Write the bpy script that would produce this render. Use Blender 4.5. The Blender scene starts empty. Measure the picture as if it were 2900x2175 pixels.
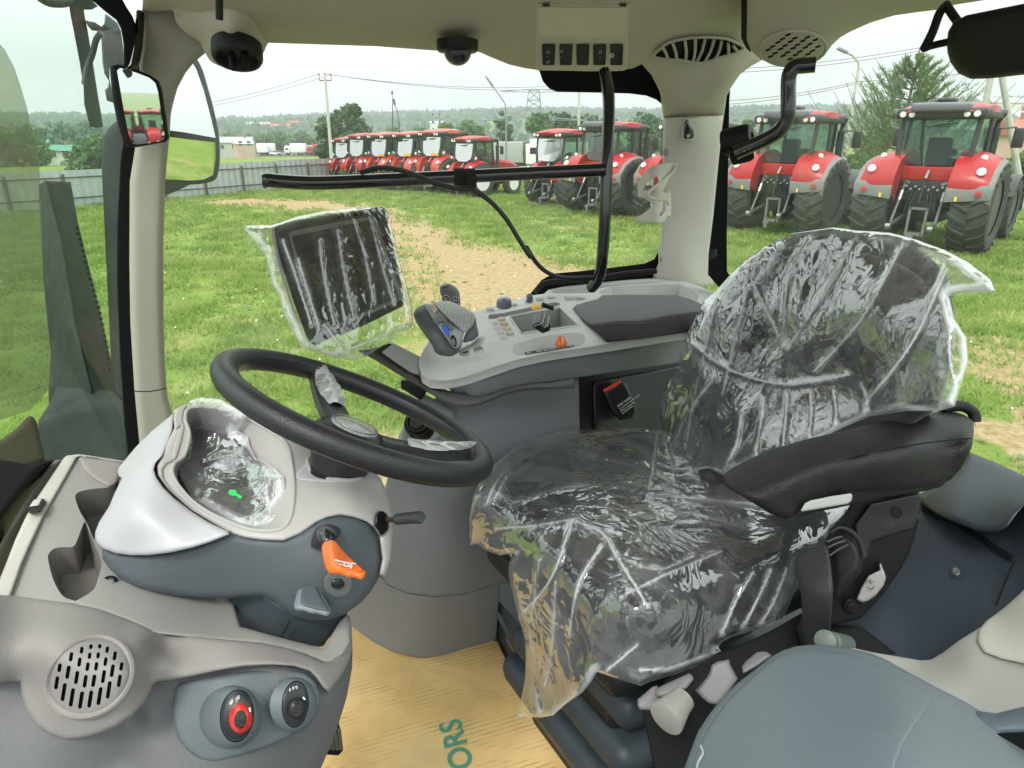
import bpy, math, random
import numpy as np
from mathutils import Vector, Matrix
from mathutils.geometry import delaunay_2d_cdt
random.seed(7)
rng = np.random.default_rng(11)
SC = bpy.context.scene
COL = SC.collection
pi = math.pi
# ---------------------------------------------------------------- camera
FPX, CX, CY = 1901.0, 1450.0, 1087.5          # focal length and centre in 2900 px wide picture units
PITCH = math.atan((CY - 367.0) / FPX)
CAMZ = 2.9
cam_d = bpy.data.cameras.new('camera'); cam = bpy.data.objects.new('camera', cam_d); COL.objects.link(cam)
cam_d.sensor_width = 36.0; cam_d.lens = 36.0 * FPX / 2900.0
cam_d.clip_start = 0.02; cam_d.clip_end = 6000
cam.location = (0, 0, CAMZ); cam.rotation_euler = (pi / 2 - PITCH, 0, 0)
SC.camera = cam
# ---------------------------------------------------------------- light
SUN_EL, SUN_AZ = math.radians(52), math.radians(205)
w = bpy.data.worlds.new('World'); SC.world = w; w.use_nodes = True
nt = w.node_tree; N = nt.nodes; L = nt.links
bg = N['Background']
sky = N.new('ShaderNodeTexSky'); sky.sky_type = 'NISHITA'; sky.sun_disc = False
sky.sun_elevation = SUN_EL; sky.sun_rotation = SUN_AZ; sky.air_density = 1.4; sky.dust_density = 4.0; sky.ozone_density = 1.0
# the cloud deck: overcast, brighter towards the zenith, faint streaks
tc = N.new('ShaderNodeTexCoord'); sep = N.new('ShaderNodeSeparateXYZ'); L.new(tc.outputs['Generated'], sep.inputs[0])
zr = N.new('ShaderNodeMapRange'); zr.inputs['From Min'].default_value = 0.0; zr.inputs['From Max'].default_value = 1.0
zr.inputs['To Min'].default_value = 1.0; zr.inputs['To Max'].default_value = 3.3
L.new(sep.outputs['Z'], zr.inputs['Value'])
mp = N.new('ShaderNodeMapping'); mp.inputs['Scale'].default_value = (1.2, 1.2, 7.0); L.new(tc.outputs['Generated'], mp.inputs[0])
cn = N.new('ShaderNodeTexNoise'); cn.inputs['Scale'].default_value = 2.2; cn.inputs['Detail'].default_value = 6; cn.inputs['Roughness'].default_value = 0.5
L.new(mp.outputs[0], cn.inputs[0])
cr = N.new('ShaderNodeMapRange'); cr.inputs['From Min'].default_value = 0.3; cr.inputs['From Max'].default_value = 0.75
cr.inputs['To Min'].default_value = 0.86; cr.inputs['To Max'].default_value = 1.07; L.new(cn.outputs[0], cr.inputs['Value'])
mu = N.new('ShaderNodeMath'); mu.operation = 'MULTIPLY'; L.new(zr.outputs[0], mu.inputs[0]); L.new(cr.outputs[0], mu.inputs[1])
cc = N.new('ShaderNodeVectorMath'); cc.operation = 'SCALE'; cc.inputs[0].default_value = (6.75, 7.3, 7.0)
L.new(mu.outputs[0], cc.inputs['Scale'])
mx = N.new('ShaderNodeMix'); mx.data_type = 'RGBA'; mx.inputs[0].default_value = 0.93
L.new(sky.outputs[0], mx.inputs[6]); L.new(cc.outputs[0], mx.inputs[7])
L.new(mx.outputs[2], bg.inputs['Color']); bg.inputs['Strength'].default_value = 0.11
sl = bpy.data.lights.new('sun', 'SUN'); sl.energy = 1.5; sl.angle = math.radians(14); sl.color = (1.0, 0.965, 0.9)
so = bpy.data.objects.new('sun', sl); COL.objects.link(so)
sd = Vector((math.sin(SUN_AZ) * math.cos(SUN_EL), math.cos(SUN_AZ) * math.cos(SUN_EL), math.sin(SUN_EL)))
so.rotation_euler = sd.to_track_quat('Z', 'Y').to_euler()
SC.view_settings.view_transform = 'Standard'; SC.view_settings.look = 'None'; SC.view_settings.gamma = 1
SC.view_settings.use_curve_mapping = False; SC.view_settings.exposure = 0.42
SC.cycles.use_denoising = True
SC.cycles.max_bounces = 10; SC.cycles.diffuse_bounces = 5; SC.cycles.glossy_bounces = 5; SC.cycles.transmission_bounces = 6
SC.cycles.transparent_max_bounces = 24; SC.cycles.sample_clamp_indirect = 8.0; SC.cycles.caustics_reflective = False; SC.cycles.caustics_refractive = False
# ---------------------------------------------------------------- picture points to places
_c, _s = math.cos(PITCH), math.sin(PITCH)
CF = np.array([0, _c, -_s]); CU = np.array([0, _s, _c]); CR = np.array([1.0, 0, 0]); CO = np.array([0, 0, CAMZ])
def rays(xy):
    xy = np.asarray(xy, float).reshape(-1, 2)
    return CF + ((xy[:, :1] - CX) / FPX) * CR + ((CY - xy[:, 1:2]) / FPX) * CU
def P(x, y, d): return CO + rays([(x, y)])[0] * d
def dZ(x, y, z):
    r = rays([(x, y)])[0]; return (z - CAMZ) / r[2]
YAW = math.radians(25)
AU = np.array([math.cos(YAW), math.sin(YAW), 0]); AV = np.array([-math.sin(YAW), math.cos(YAW), 0]); AZ = np.array([0, 0, 1.0])
def dV(x, y, v): return v / (rays([(x, y)])[0] @ AV)
def dU(x, y, u): return u / (rays([(x, y)])[0] @ AU)
def PZ(x, y, z): return P(x, y, dZ(x, y, z))
def PV(x, y, v): return P(x, y, dV(x, y, v))
_ZM = {'D': (0, 0, 2900 / 2212), 'Z1': (0, 0, .45208), 'Z2': (900, 0, .45208), 'Z3': (1900, 0, .45208), 'Z4': (0, 1150, .61795),
       'Z5': (550, 550, .45208), 'Z6': (1100, 700, .45208), 'Z7': (1300, 1150, .61767), 'Z8': (1900, 1000, .70822),
       'A1': (0, 0, .25), 'A2': (0, 400, .5725), 'A3': (2400, 250, .30139), 'A4': (2050, 250, .25), 'A5': (900, 350, .25),
       'A6': (1450, 330, .25), 'A7': (1150, 780, .25), 'B1': (0, 1250, .25), 'B2': (450, 1120, .25), 'B3': (800, 1400, .25),
       'B4': (0, 1760, .25), 'B5': (450, 1800, .25), 'B6': (1650, 1600, .3465), 'B7': (2100, 1150, .4522), 'B8': (1150, 1700, .2864), 'S': (0, 0, 1)}
def Q(k, pts):
    a, b, s = _ZM[k]; return [(a + s * p[0], b + s * p[1]) + tuple(p[2:]) for p in pts]
def q(k, x, y): a, b, s = _ZM[k]; return (a + s * x, b + s * y)
# depth surfaces: thin plate spline over inverse depth (three points give an exact plane)
class DS:
    def __init__(self, pts, lam=0.0):
        p = np.array([[a, b] for a, b, _ in pts], float) / 1000; v = 1 / np.array([c for *_, c in pts], float)
        self.p = p; n = len(p)
        K = self.k(np.linalg.norm(p[:, None] - p[None], axis=2)) + lam * np.eye(n)
        A = np.zeros((n + 3, n + 3)); A[:n, :n] = K; A[:n, n] = 1; A[:n, n + 1:] = p; A[n, :n] = 1; A[n + 1:, :n] = p.T
        self.w = np.linalg.lstsq(A, np.concatenate([v, np.zeros(3)]), rcond=None)[0]
    @staticmethod
    def k(r): return np.where(r > 0, r * r * np.log(np.maximum(r, 1e-9)), 0)
    def __call__(self, xy):
        xy = np.asarray(xy, float).reshape(-1, 2) / 1000
        r = np.linalg.norm(xy[:, None] - self.p[None], axis=2); n = len(self.p)
        return 1 / np.maximum(self.k(r) @ self.w[:n] + self.w[n] + xy @ self.w[n + 1:], 0.02)
class Off(DS):
    def __init__(self, ds, off): self.ds = ds; self.off = off
    def __call__(self, xy): return self.ds(xy) - self.off
def PD(ds, xy):
    xy = np.asarray(xy, float).reshape(-1, 2); return CO + rays(xy) * ds(xy)[:, None]
# ---------------------------------------------------------------- noise
def _h(ix, iy, iz):
    n = (ix * 374761393 + iy * 668265263 + iz * 2147483647) & 0x7fffffff
    n = ((n ^ (n >> 13)) * 1274126177) & 0x7fffffff
    return ((n ^ (n >> 16)) & 0xffff) / 65535.0
def vn(p):
    p = np.asarray(p, float); i = np.floor(p).astype(np.int64); f = p - i; f = f * f * (3 - 2 * f); o = 0
    for a in (0, 1):
        for b in (0, 1):
            for c in (0, 1):
                o = o + _h(i[:, 0] + a, i[:, 1] + b, i[:, 2] + c) * (f[:, 0] if a else 1 - f[:, 0]) * (f[:, 1] if b else 1 - f[:, 1]) * (f[:, 2] if c else 1 - f[:, 2])
    return o
def fbm(p, o=4):
    p = np.asarray(p, float); a = .5; s = 0
    for k in range(o): s = s + a * vn(p * 2 ** k + 17.3 * k); a *= .5
    return s
# ---------------------------------------------------------------- objects
ORG = {}
def tag(o, label=None, cat=None, group=None, kind=None):
    if label: o['label'] = label
    if cat: o['category'] = cat
    if group: o['group'] = group
    if kind: o['kind'] = kind
    return o
def thing(name, label, cat, loc=(0, 0, 0), group=None, rotz=0):
    o = bpy.data.objects.new(name, None); COL.objects.link(o); o.location = loc; o.rotation_euler = (0, 0, rotz)
    o.empty_display_size = 0.1; ORG[o.name] = np.array(loc, float)
    return tag(o, label, cat, group)
def mk(name, V, F, mat, parent=None, sharp=40, label=None):
    V = np.asarray(V, float).reshape(-1, 3)
    if parent is not None: V = V - ORG.get(parent.name, 0)
    me = bpy.data.meshes.new(name); me.from_pydata(V.tolist(), [], F); me.validate()
    if mat: 
        for m in (mat if isinstance(mat, (list, tuple)) else [mat]): me.materials.append(m)
    o = bpy.data.objects.new(name, me); COL.objects.link(o)
    if parent is not None:
        o.parent = parent; ORG[o.name] = ORG.get(parent.name, np.zeros(3))
    if sharp:
        me.polygons.foreach_set('use_smooth', [True] * len(me.polygons))
        if sharp < 180: me.set_sharp_from_angle(angle=math.radians(sharp))
    if label: o['label'] = label
    return o
class MB:
    def __init__(self): self.V = []; self.F = []
    def add(self, V, F):
        b = len(self.V); self.V += [tuple(v) for v in V]; self.F += [tuple(i + b for i in f) for f in F]; return self
    def box(self, c, s, R=None, bev=0):
        V, F = rbox(c, s, R, bev); return self.add(V, F)
    def tube(self, pts, r, n=10, cap=True): return self.add(*tube(pts, r, n, cap))
    def lathe(self, c, ax, prof, n=24): return self.add(*lathe(c, ax, prof, n))
    def build(self, name, mat, parent=None, sharp=40, **k): return mk(name, self.V, self.F, mat, parent, sharp, **k)
def rbox(c, s, R=None, bev=0):
    hx, hy, hz = s[0] / 2, s[1] / 2, s[2] / 2; c = np.array(c, float)
    if not bev:
        V = np.array([(x, y, z) for x in (-hx, hx) for y in (-hy, hy) for z in (-hz, hz)])
        F = [(0, 1, 3, 2), (4, 6, 7, 5), (0, 4, 5, 1), (2, 3, 7, 6), (0, 2, 6, 4), (1, 5, 7, 3)]
    else:
        bm = bmesh.new(); bmesh.ops.create_cube(bm, size=1)
        for v in bm.verts: v.co = (v.co.x * s[0], v.co.y * s[1], v.co.z * s[2])
        bmesh.ops.bevel(bm, geom=bm.edges[:] + bm.verts[:], offset=bev, segments=3, profile=.5, affect='EDGES')
        bm.verts.index_update(); V = np.array([v.co[:] for v in bm.verts]); F = [tuple(v.index for v in f.verts) for f in bm.faces]; bm.free()
    if R is not None: V = V @ np.array(R).T
    return V + c, F
import bmesh
def basis(ax):
    ax = np.array(ax, float); ax /= np.linalg.norm(ax); t = np.array([0, 0, 1.0]) if abs(ax[2]) < .9 else np.array([1.0, 0, 0])
    a = np.cross(t, ax); a /= np.linalg.norm(a); return a, np.cross(ax, a), ax
def frame(x, y):   # columns x, y', z
    x = np.array(x, float); x /= np.linalg.norm(x); y = np.array(y, float); y = y - x * (x @ y); y /= np.linalg.norm(y)
    return np.stack([x, y, np.cross(x, y)], axis=1)
def tube(pts, r, n=10, cap=True):
    pts = np.array(pts, float); m = len(pts); r = np.full(m, r) if np.isscalar(r) else np.array(r, float)
    T = np.gradient(pts, axis=0); T /= np.maximum(np.linalg.norm(T, axis=1, keepdims=True), 1e-9)
    a, b, _ = basis(T[0]); V = []
    for i in range(m):
        a = a - T[i] * (a @ T[i]); a /= np.linalg.norm(a); b = np.cross(T[i], a)
        for k in range(n):
            t = 2 * pi * k / n; V.append(pts[i] + r[i] * (math.cos(t) * a + math.sin(t) * b))
    F = [(i * n + k, i * n + (k + 1) % n, (i + 1) * n + (k + 1) % n, (i + 1) * n + k) for i in range(m - 1) for k in range(n)]
    if cap: F += [tuple(range(n))[::-1], tuple((m - 1) * n + k for k in range(n))]
    return V, F
def lathe(c, ax, prof, n=24, sx=1.0, a0=None):   # prof: (radius, offset along ax)
    a, b, ax = basis(ax); c = np.array(c, float)
    if a0 is not None: a = np.array(a0, float); a -= ax * (a @ ax); a /= np.linalg.norm(a); b = np.cross(ax, a)
    V = [c + ax * h + r * (math.cos(2 * pi * k / n) * a * sx + math.sin(2 * pi * k / n) * b) for r, h in prof for k in range(n)]
    m = len(prof)
    F = [(i * n + k, i * n + (k + 1) % n, (i + 1) * n + (k + 1) % n, (i + 1) * n + k) for i in range(m - 1) for k in range(n)]
    F += [tuple(range(n))[::-1], tuple((m - 1) * n + k for k in range(n))]
    return V, F
def spl(pts, n=8, closed=False):
    p = np.array(pts, float); m = len(p); o = []
    rng_ = range(m) if closed else range(m - 1)
    for i in rng_:
        g = (lambda k: p[k % m]) if closed else (lambda k: p[min(max(k, 0), m - 1)])
        p0, p1, p2, p3 = g(i - 1), g(i), g(i + 1), g(i + 2)
        for k in range(n):
            t = k / n; o.append(.5 * ((2 * p1) + (-p0 + p2) * t + (2 * p0 - 5 * p1 + 4 * p2 - p3) * t * t + (-p0 + 3 * p1 - 3 * p2 + p3) * t ** 3))
    if not closed: o.append(p[-1])
    return np.array(o)
def resample(poly, step):
    p = np.array(poly, float); out = []
    for i in range(len(p)):
        a, b = p[i], p[(i + 1) % len(p)]; n = max(1, int(round(np.linalg.norm(b - a) / step)))
        out += [a + (b - a) * k / n for k in range(n)]
    return np.array(out)
def bdist(xy, poly):
    a = poly; b = np.roll(poly, -1, 0); ab = b - a; l2 = np.maximum((ab ** 2).sum(1), 1e-9); out = np.empty(len(xy))
    for s in range(0, len(xy), 4000):
        q_ = xy[s:s + 4000]; t = np.clip(((q_[:, None] - a) * ab).sum(2) / l2, 0, 1)
        out[s:s + 4000] = np.sqrt((((q_[:, None] - a) - t[..., None] * ab) ** 2).sum(2)).min(1)
    return out
def inside(xy, poly):
    x, y = xy[:, 0], xy[:, 1]; c = np.zeros(len(xy), bool); n = len(poly); j = n - 1
    for i in range(n):
        xi, yi = poly[i]; xj, yj = poly[j]
        if yi != yj: c ^= ((yi > y) != (yj > y)) & (x < (xj - xi) * (y - yi) / (yj - yi) + xi)
        j = i
    return c
def circ(c, r, n=28, sy=1.0, rot=0, ph=0):
    return [(c[0] + r * math.cos(t) * math.cos(rot) - r * sy * math.sin(t) * math.sin(rot),
             c[1] + r * math.cos(t) * math.sin(rot) + r * sy * math.sin(t) * math.cos(rot)) for t in (2 * pi * k / n + ph for k in range(n))]
# a moulded part: an outline and a depth surface give its visible skin, with rounded rims, sides and a real thickness behind it
def relief(name, outline, ds, mat, parent=None, r=0.004, thick=0.02, step=None, smooth=0, back=None, holes=(), rin=0.0,
           bulge=None, hole_depth=None, sharp=60, jit=0, label=None, fn=None, seg=4, feat=None):
    if not isinstance(ds, DS): ds = DS([(a, b, c) for a, b, c in ds])
    ol = np.array(outline, float)[:, :2]
    if smooth: ol = spl(ol, smooth, True)
    area = 0.5 * abs(np.dot(ol[:, 0], np.roll(ol[:, 1], 1)) - np.dot(ol[:, 1], np.roll(ol[:, 0], 1)))
    if step is None: step = min(max(math.sqrt(area) / 22, 3.0), 26.0)
    ol = resample(ol, step)
    hs = [resample(np.array(h, float), min(step, 9)) for h in holes]
    allb = [ol] + hs
    ext = [h for h in allb]
    dm = float(np.median(ds(ol))); ppm = FPX / dm; rp = r * ppm
    pts = [ol] + hs; edges = []; base = 0
    for h in allb:
        n = len(h); edges += [(base + i, base + (i + 1) % n) for i in range(n)]; base += n
    def d2b(xy):
        d = bdist(xy, ol)
        return d
    cand = []
    if r > 0:
        d1 = np.roll(ol, -1, 0) - np.roll(ol, 1, 0); nn = np.stack([-d1[:, 1], d1[:, 0]], 1); nn /= np.maximum(np.linalg.norm(nn, axis=1, keepdims=True), 1e-9)
        t0 = ol + nn * min(1.0, rp * .3)
        sg = 1 if inside(t0, ol).mean() > .5 else -1
        for k in range(1, seg + 1):
            o_ = rp * (1 - math.cos(pi / 2 * k / seg)) if k < seg else rp
            c_ = ol + sg * nn * o_; c_ = c_[inside(c_, ol)]
            if len(c_): cand.append(c_[bdist(c_, ol) > .93 * o_])
    x0, y0 = ol.min(0); x1, y1 = ol.max(0)
    gx, gy = np.meshgrid(np.arange(x0 + step / 2, x1, step), np.arange(y0 + step / 2, y1, step)); g = np.stack([gx.ravel(), gy.ravel()], 1)
    if jit: g = g + rng.uniform(-jit, jit, g.shape) * step
    g = g[inside(g, ol)]
    if len(g): g = g[bdist(g, ol) > max(rp * 1.02 + step * .25, step * .35)]
    if feat is not None and len(feat):
        ft_ = feat[inside(feat, ol)]; ft_ = ft_[bdist(ft_, ol) > max(rp * 1.1, step * .5)]; keep = np.ones(len(g), bool)
        for s0 in range(0, len(g), 3000): keep[s0:s0 + 3000] = np.linalg.norm(g[s0:s0 + 3000, None] - ft_[None], axis=2).min(1) > step * .75
        g = np.concatenate([g[keep], ft_])
    if len(g): cand.append(g)
    cand = np.concatenate(cand) if cand else np.zeros((0, 2))
    for h in hs:
        if len(cand): cand = cand[~inside(cand, h)]
        if len(cand): cand = cand[bdist(cand, h) > 1.0]
    allp = np.concatenate(pts + [cand])
    res = delaunay_2d_cdt([Vector(p) for p in allp], edges, [], 0, 1e-5)
    vco = np.array([v[:] for v in res[0]]); fs = res[2]
    fc = np.array([vco[list(f)].mean(0) for f in fs]); ok = inside(fc, ol)
    for h in hs: ok &= ~inside(fc, h)
    fs = [f for f, k in zip(fs, ok) if k]
    dd = bdist(vco, ol); d = ds(vco)
    h_ = np.zeros(len(vco))
    if r > 0:
        t = np.clip(1 - dd / rp, 0, 1); h_ += r * (1 - np.sqrt(np.maximum(1 - t * t, 0)))
    if bulge is not None: h_ -= bulge(vco, dd / ppm)
    V = CO + rays(vco) * (d + h_)[:, None]
    if fn is not None: V = fn(V, vco, dd / ppm)
    F = [tuple(f)[::-1] for f in fs]
    if thick:
        bk = np.array(back, float) if back is not None else None
        # boundary edges of the face set
        cnt = {}
        for f in F:
            for a, b in zip(f, f[1:] + f[:1]): cnt[(a, b)] = 1
        be = [(a, b) for (a, b) in cnt if (b, a) not in cnt]
        vs = sorted({a for e in be for a in e}); mp_ = {v: len(V) + i for i, v in enumerate(vs)}
        dirs = rays(vco[vs]); dirs /= np.linalg.norm(dirs, axis=1, keepdims=True)
        if bk is not None: dirs = np.tile(bk / np.linalg.norm(bk), (len(vs), 1))
        V = np.concatenate([V, V[vs] + dirs * thick])
        F += [(b, a, mp_[a], mp_[b]) for a, b in be]
    # orientation: faces towards the camera
    f0 = F[0]; nrm = np.cross(V[f0[1]] - V[f0[0]], V[f0[2]] - V[f0[0]])
    if nrm @ (CO - V[f0[0]]) < 0: F = [f[::-1] for f in F]
    return mk(name, V, F, mat, parent, sharp, label)
def strip(A, B, closed=True, mids=0, prof=None):
    A = np.array(A); B = np.array(B); n = len(A); rows = [A + (B - A) * k / (mids + 1) for k in range(mids + 2)]
    V = np.concatenate(rows); m = n if closed else n - 1
    F = [(i * n + k, i * n + (k + 1) % n, (i + 1) * n + (k + 1) % n, (i + 1) * n + k) for i in range(mids + 1) for k in range(m)]
    return V, F
def loft(curves, closed=True):
    V = np.concatenate([np.array(c) for c in curves]); n = len(curves[0]); m = n if closed else n - 1
    return V, [(i * n + k, i * n + (k + 1) % n, (i + 1) * n + (k + 1) % n, (i + 1) * n + k) for i in range(len(curves) - 1) for k in range(m)]
# ---------------------------------------------------------------- materials
MATS = {}
def mat(name, col, rough=.5, metal=0, bump=0, bscale=300, var=0, vscale=6, spec=.5, coat=0, dirt=0, dirtcol=(.3, .25, .17), aniso=None, sheen=0):
    if name in MATS: return MATS[name]
    m = bpy.data.materials.new(name); m.use_nodes = True; t = m.node_tree; n = t.nodes; l = t.links
    b = n['Principled BSDF']; b.inputs['Base Color'].default_value = (*col, 1); b.inputs['Roughness'].default_value = rough
    b.inputs['Metallic'].default_value = metal; b.inputs['Specular IOR Level'].default_value = spec
    b.inputs['Coat Weight'].default_value = coat; b.inputs['Coat Roughness'].default_value = .06
    if sheen: b.inputs['Sheen Weight'].default_value = sheen
    tc = n.new('ShaderNodeTexCoord')
    if var or dirt:
        nz = n.new('ShaderNodeTexNoise'); nz.inputs['Scale'].default_value = vscale; nz.inputs['Detail'].default_value = 6; l.new(tc.outputs['Object'], nz.inputs[0])
        r = n.new('ShaderNodeMapRange'); r.inputs['From Min'].default_value = .3; r.inputs['From Max'].default_value = .7
        r.inputs['To Min'].default_value = 1 - var; r.inputs['To Max'].default_value = 1 + var; l.new(nz.outputs[0], r.inputs['Value'])
        s = n.new('ShaderNodeVectorMath'); s.operation = 'SCALE'; s.inputs[0].default_value = col; l.new(r.outputs[0], s.inputs['Scale'])
        out = s.outputs[0]; rv_ = n.new('ShaderNodeMapRange'); rv_.inputs['From Min'].default_value = .35; rv_.inputs['From Max'].default_value = .65; rv_.inputs['To Min'].default_value = rough * .88; rv_.inputs['To Max'].default_value = min(1, rough * 1.18)
        nr_ = n.new('ShaderNodeTexNoise'); nr_.inputs['Scale'].default_value = vscale * 4; nr_.inputs['Detail'].default_value = 5; l.new(tc.outputs['Object'], nr_.inputs[0]); l.new(nr_.outputs[0], rv_.inputs['Value']); l.new(rv_.outputs[0], b.inputs['Roughness'])
        if dirt:
            nz2 = n.new('ShaderNodeTexNoise'); nz2.inputs['Scale'].default_value = vscale * 3.1; nz2.inputs['Detail'].default_value = 8; nz2.inputs['Roughness'].default_value = .7; l.new(tc.outputs['Object'], nz2.inputs[0])
            r2 = n.new('ShaderNodeMapRange'); r2.inputs['From Min'].default_value = .5; r2.inputs['From Max'].default_value = .72; r2.inputs['To Max'].default_value = dirt; l.new(nz2.outputs[0], r2.inputs['Value'])
            mm = n.new('ShaderNodeMix'); mm.data_type = 'RGBA'; mm.inputs[7].default_value = (*dirtcol, 1); l.new(r2.outputs[0], mm.inputs[0]); l.new(out, mm.inputs[6]); out = mm.outputs[2]
        l.new(out, b.inputs['Base Color'])
    if bump:
        nb = n.new('ShaderNodeTexNoise'); nb.inputs['Scale'].default_value = bscale; nb.inputs['Detail'].default_value = 2; l.new(tc.outputs['Object'], nb.inputs[0])
        bp = n.new('ShaderNodeBump'); bp.inputs['Strength'].default_value = bump; bp.inputs['Distance'].default_value = 1.2 / bscale
        l.new(nb.outputs[0], bp.inputs['Height']); l.new(bp.outputs[0], b.inputs['Normal'])
    MATS[name] = m; return m
def glassmat(name, tint=(.93, .97, .94), refl=1.0, dirt=0.0, dirtcol=(.5, .52, .5), dscale=5, base=0.0):
    if name in MATS: return MATS[name]
    m = bpy.data.materials.new(name); m.use_nodes = True; t = m.node_tree; n = t.nodes; l = t.links
    n.remove(n['Principled BSDF']); out = n['Material Output']
    tr = n.new('ShaderNodeBsdfTransparent'); tr.inputs[0].default_value = (*tint, 1)
    gl = n.new('ShaderNodeBsdfGlossy'); gl.inputs['Roughness'].default_value = .02
    fr = n.new('ShaderNodeFresnel'); fr.inputs[0].default_value = 1.5
    mulr = n.new('ShaderNodeMath'); mulr.operation = 'MULTIPLY'; mulr.inputs[1].default_value = refl; l.new(fr.outputs[0], mulr.inputs[0])
    mx = n.new('ShaderNodeMixShader'); l.new(mulr.outputs[0], mx.inputs[0]); l.new(tr.outputs[0], mx.inputs[1]); l.new(gl.outputs[0], mx.inputs[2])
    res = mx.outputs[0]
    if dirt or base:
        tc = n.new('ShaderNodeTexCoord'); nz = n.new('ShaderNodeTexNoise'); nz.inputs['Scale'].default_value = dscale; nz.inputs['Detail'].default_value = 9; nz.inputs['Roughness'].default_value = .72
        l.new(tc.outputs['Object'], nz.inputs[0])
        r = n.new('ShaderNodeMapRange'); r.inputs['From Min'].default_value = .45; r.inputs['From Max'].default_value = .8; r.inputs['To Min'].default_value = base; r.inputs['To Max'].default_value = base + dirt
        l.new(nz.outputs[0], r.inputs['Value'])
        df = n.new('ShaderNodeBsdfTranslucent'); df.inputs[0].default_value = (*dirtcol, 1)
        m2 = n.new('ShaderNodeMixShader'); l.new(r.outputs[0], m2.inputs[0]); l.new(res, m2.inputs[1]); l.new(df.outputs[0], m2.inputs[2]); res = m2.outputs[0]
    l.new(res, out.inputs[0]); MATS[name] = m; return m
# ================================================================= the field
def PY(x, y, Y):
    r = rays([(x, y)])[0]; return CO + r * (Y / r[1])
def terr(X, Y):
    X = np.asarray(X, float); Y = np.asarray(Y, float); r = np.hypot(X, Y)
    z = np.interp(r, [0, 44, 62, 250, 420, 700, 1150, 1500, 3000], [0, 0, -.9, -5.6, -5.5, 6, 21, 22, -20])
    k = np.clip((r - 500) / 500, 0, 1); ang = np.arctan2(X, Y)
    return z + k * (7 * np.sin(ang * 3.1 + .4) + 3 * np.sin(ang * 9.7 + 2) + 1.2 * np.sin(ang * 23 + 1) + 6 * np.clip(ang, 0, 1))
dirt_px = Q('D', [(400, 437), (520, 428), (700, 431), (860, 452), (960, 495), (1060, 528), (1180, 555), (1330, 590), (1440, 640), (1300, 760), (1000, 760), (880, 690), (850, 600), (835, 530), (780, 478), (640, 455), (500, 446)])
dirt_poly = np.array([PZ(x, y, 0)[:2] for x, y in dirt_px])
def dirtmask(X, Y):
    p = np.stack([X, Y], 1); d = bdist(p, dirt_poly); ins = inside(p, dirt_poly)
    s = np.where(ins, d, -d); soft = np.interp(s, [-1.6, 0, 1.2], [0, .5, 1])
    # worn patches behind the rear window and by the right window sill
    nz = fbm(np.stack([X * .55 + 9, Y * .55, X * 0], 1), 4)
    fade = np.clip((7.2 - np.hypot(X, Y)) / 2, 0, 1.6) + np.clip((11 - np.hypot(X - 1, Y)) / 6, 0, 1) * .5 + np.clip((5 - np.hypot(X - 5.5, Y - 6)) / 4, 0, 1) * .6  # first term: bare ring round the cab, added against green bounce light
    fade = fade + np.clip((1.5 - Y) / 1.5, 0, 1.5)  # unseen bare ground behind the camera, added to keep reflections from going green
    return np.clip(soft + fade * np.clip((nz - .42) * 6, 0, 1) + np.clip((nz - .62) * 4, 0, .5), 0, 1)
rad = np.concatenate([np.linspace(.5, 45, 150), np.linspace(46, 120, 30), np.geomspace(130, 3000, 60)])
an = np.concatenate([np.linspace(-50, 50, 221), np.linspace(54, 306, 42)]); an = np.radians(an); na = len(an)
RR, AA = np.meshgrid(rad, an, indexing='ij'); X = (RR * np.sin(AA)).ravel(); Y = (RR * np.cos(AA)).ravel()
Zt = terr(X, Y) + np.where(np.hypot(X, Y) < 60, (fbm(np.stack([X * 1.2, Y * 1.2, X * 0], 1), 3) - .45) * .10, 0)
V = np.stack([X, Y, Zt], 1); V = np.concatenate([V, [[0, 0, 0]]])
F = [(i * na + k, i * na + (k + 1) % na, (i + 1) * na + (k + 1) % na, (i + 1) * na + k) for i in range(len(rad) - 1) for k in range(na)]
F += [(len(V) - 1, (k + 1) % na, k) for k in range(na)]
F = [f[::-1] for f in F]
gm = bpy.data.materials.new('field'); gm.use_nodes = True; t = gm.node_tree; n = t.nodes; l = t.links; b = n['Principled BSDF']
b.inputs['Roughness'].default_value = .95; b.inputs['Specular IOR Level'].default_value = .1
def NZ(n, l, src, sc, det=6, ro=.6):
    a = n.new('ShaderNodeTexNoise'); a.inputs['Scale'].default_value = sc; a.inputs['Detail'].default_value = det; a.inputs['Roughness'].default_value = ro; l.new(src, a.inputs[0]); return a.outputs[0]
def RAMP(n, l, src, stops):
    r = n.new('ShaderNodeValToRGB'); e = r.color_ramp.elements
    while len(e) < len(stops): e.new(.5)
    for i, (p_, c_) in enumerate(stops): e[i].position = p_; e[i].color = (*c_, 1)
    l.new(src, r.inputs[0]); return r.outputs[0]
tc = n.new('ShaderNodeTexCoord'); at = n.new('ShaderNodeAttribute'); at.attribute_name = 'dirt'
g1 = RAMP(n, l, NZ(n, l, tc.outputs['Object'], 1.1, 8), [(.3, (.10, .16, .03)), (.5, (.16, .23, .045)), (.7, (.25, .27, .09))])
fine = NZ(n, l, tc.outputs['Object'], 9, 8, .75)
d1 = RAMP(n, l, fine, [(.3, (.21, .148, .07)), (.5, (.33, .245, .13)), (.7, (.47, .37, .22))])
ad = n.new('ShaderNodeMath'); ad.operation = 'ADD'; l.new(at.outputs['Fac'], ad.inputs[0])
sb = n.new('ShaderNodeMath'); sb.operation = 'MULTIPLY_ADD'; sb.inputs[1].default_value = 1.3; sb.inputs[2].default_value = -.65
l.new(NZ(n, l, tc.outputs['Object'], 3.3, 8, .7), sb.inputs[0]); l.new(sb.outputs[0], ad.inputs[1])
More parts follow.
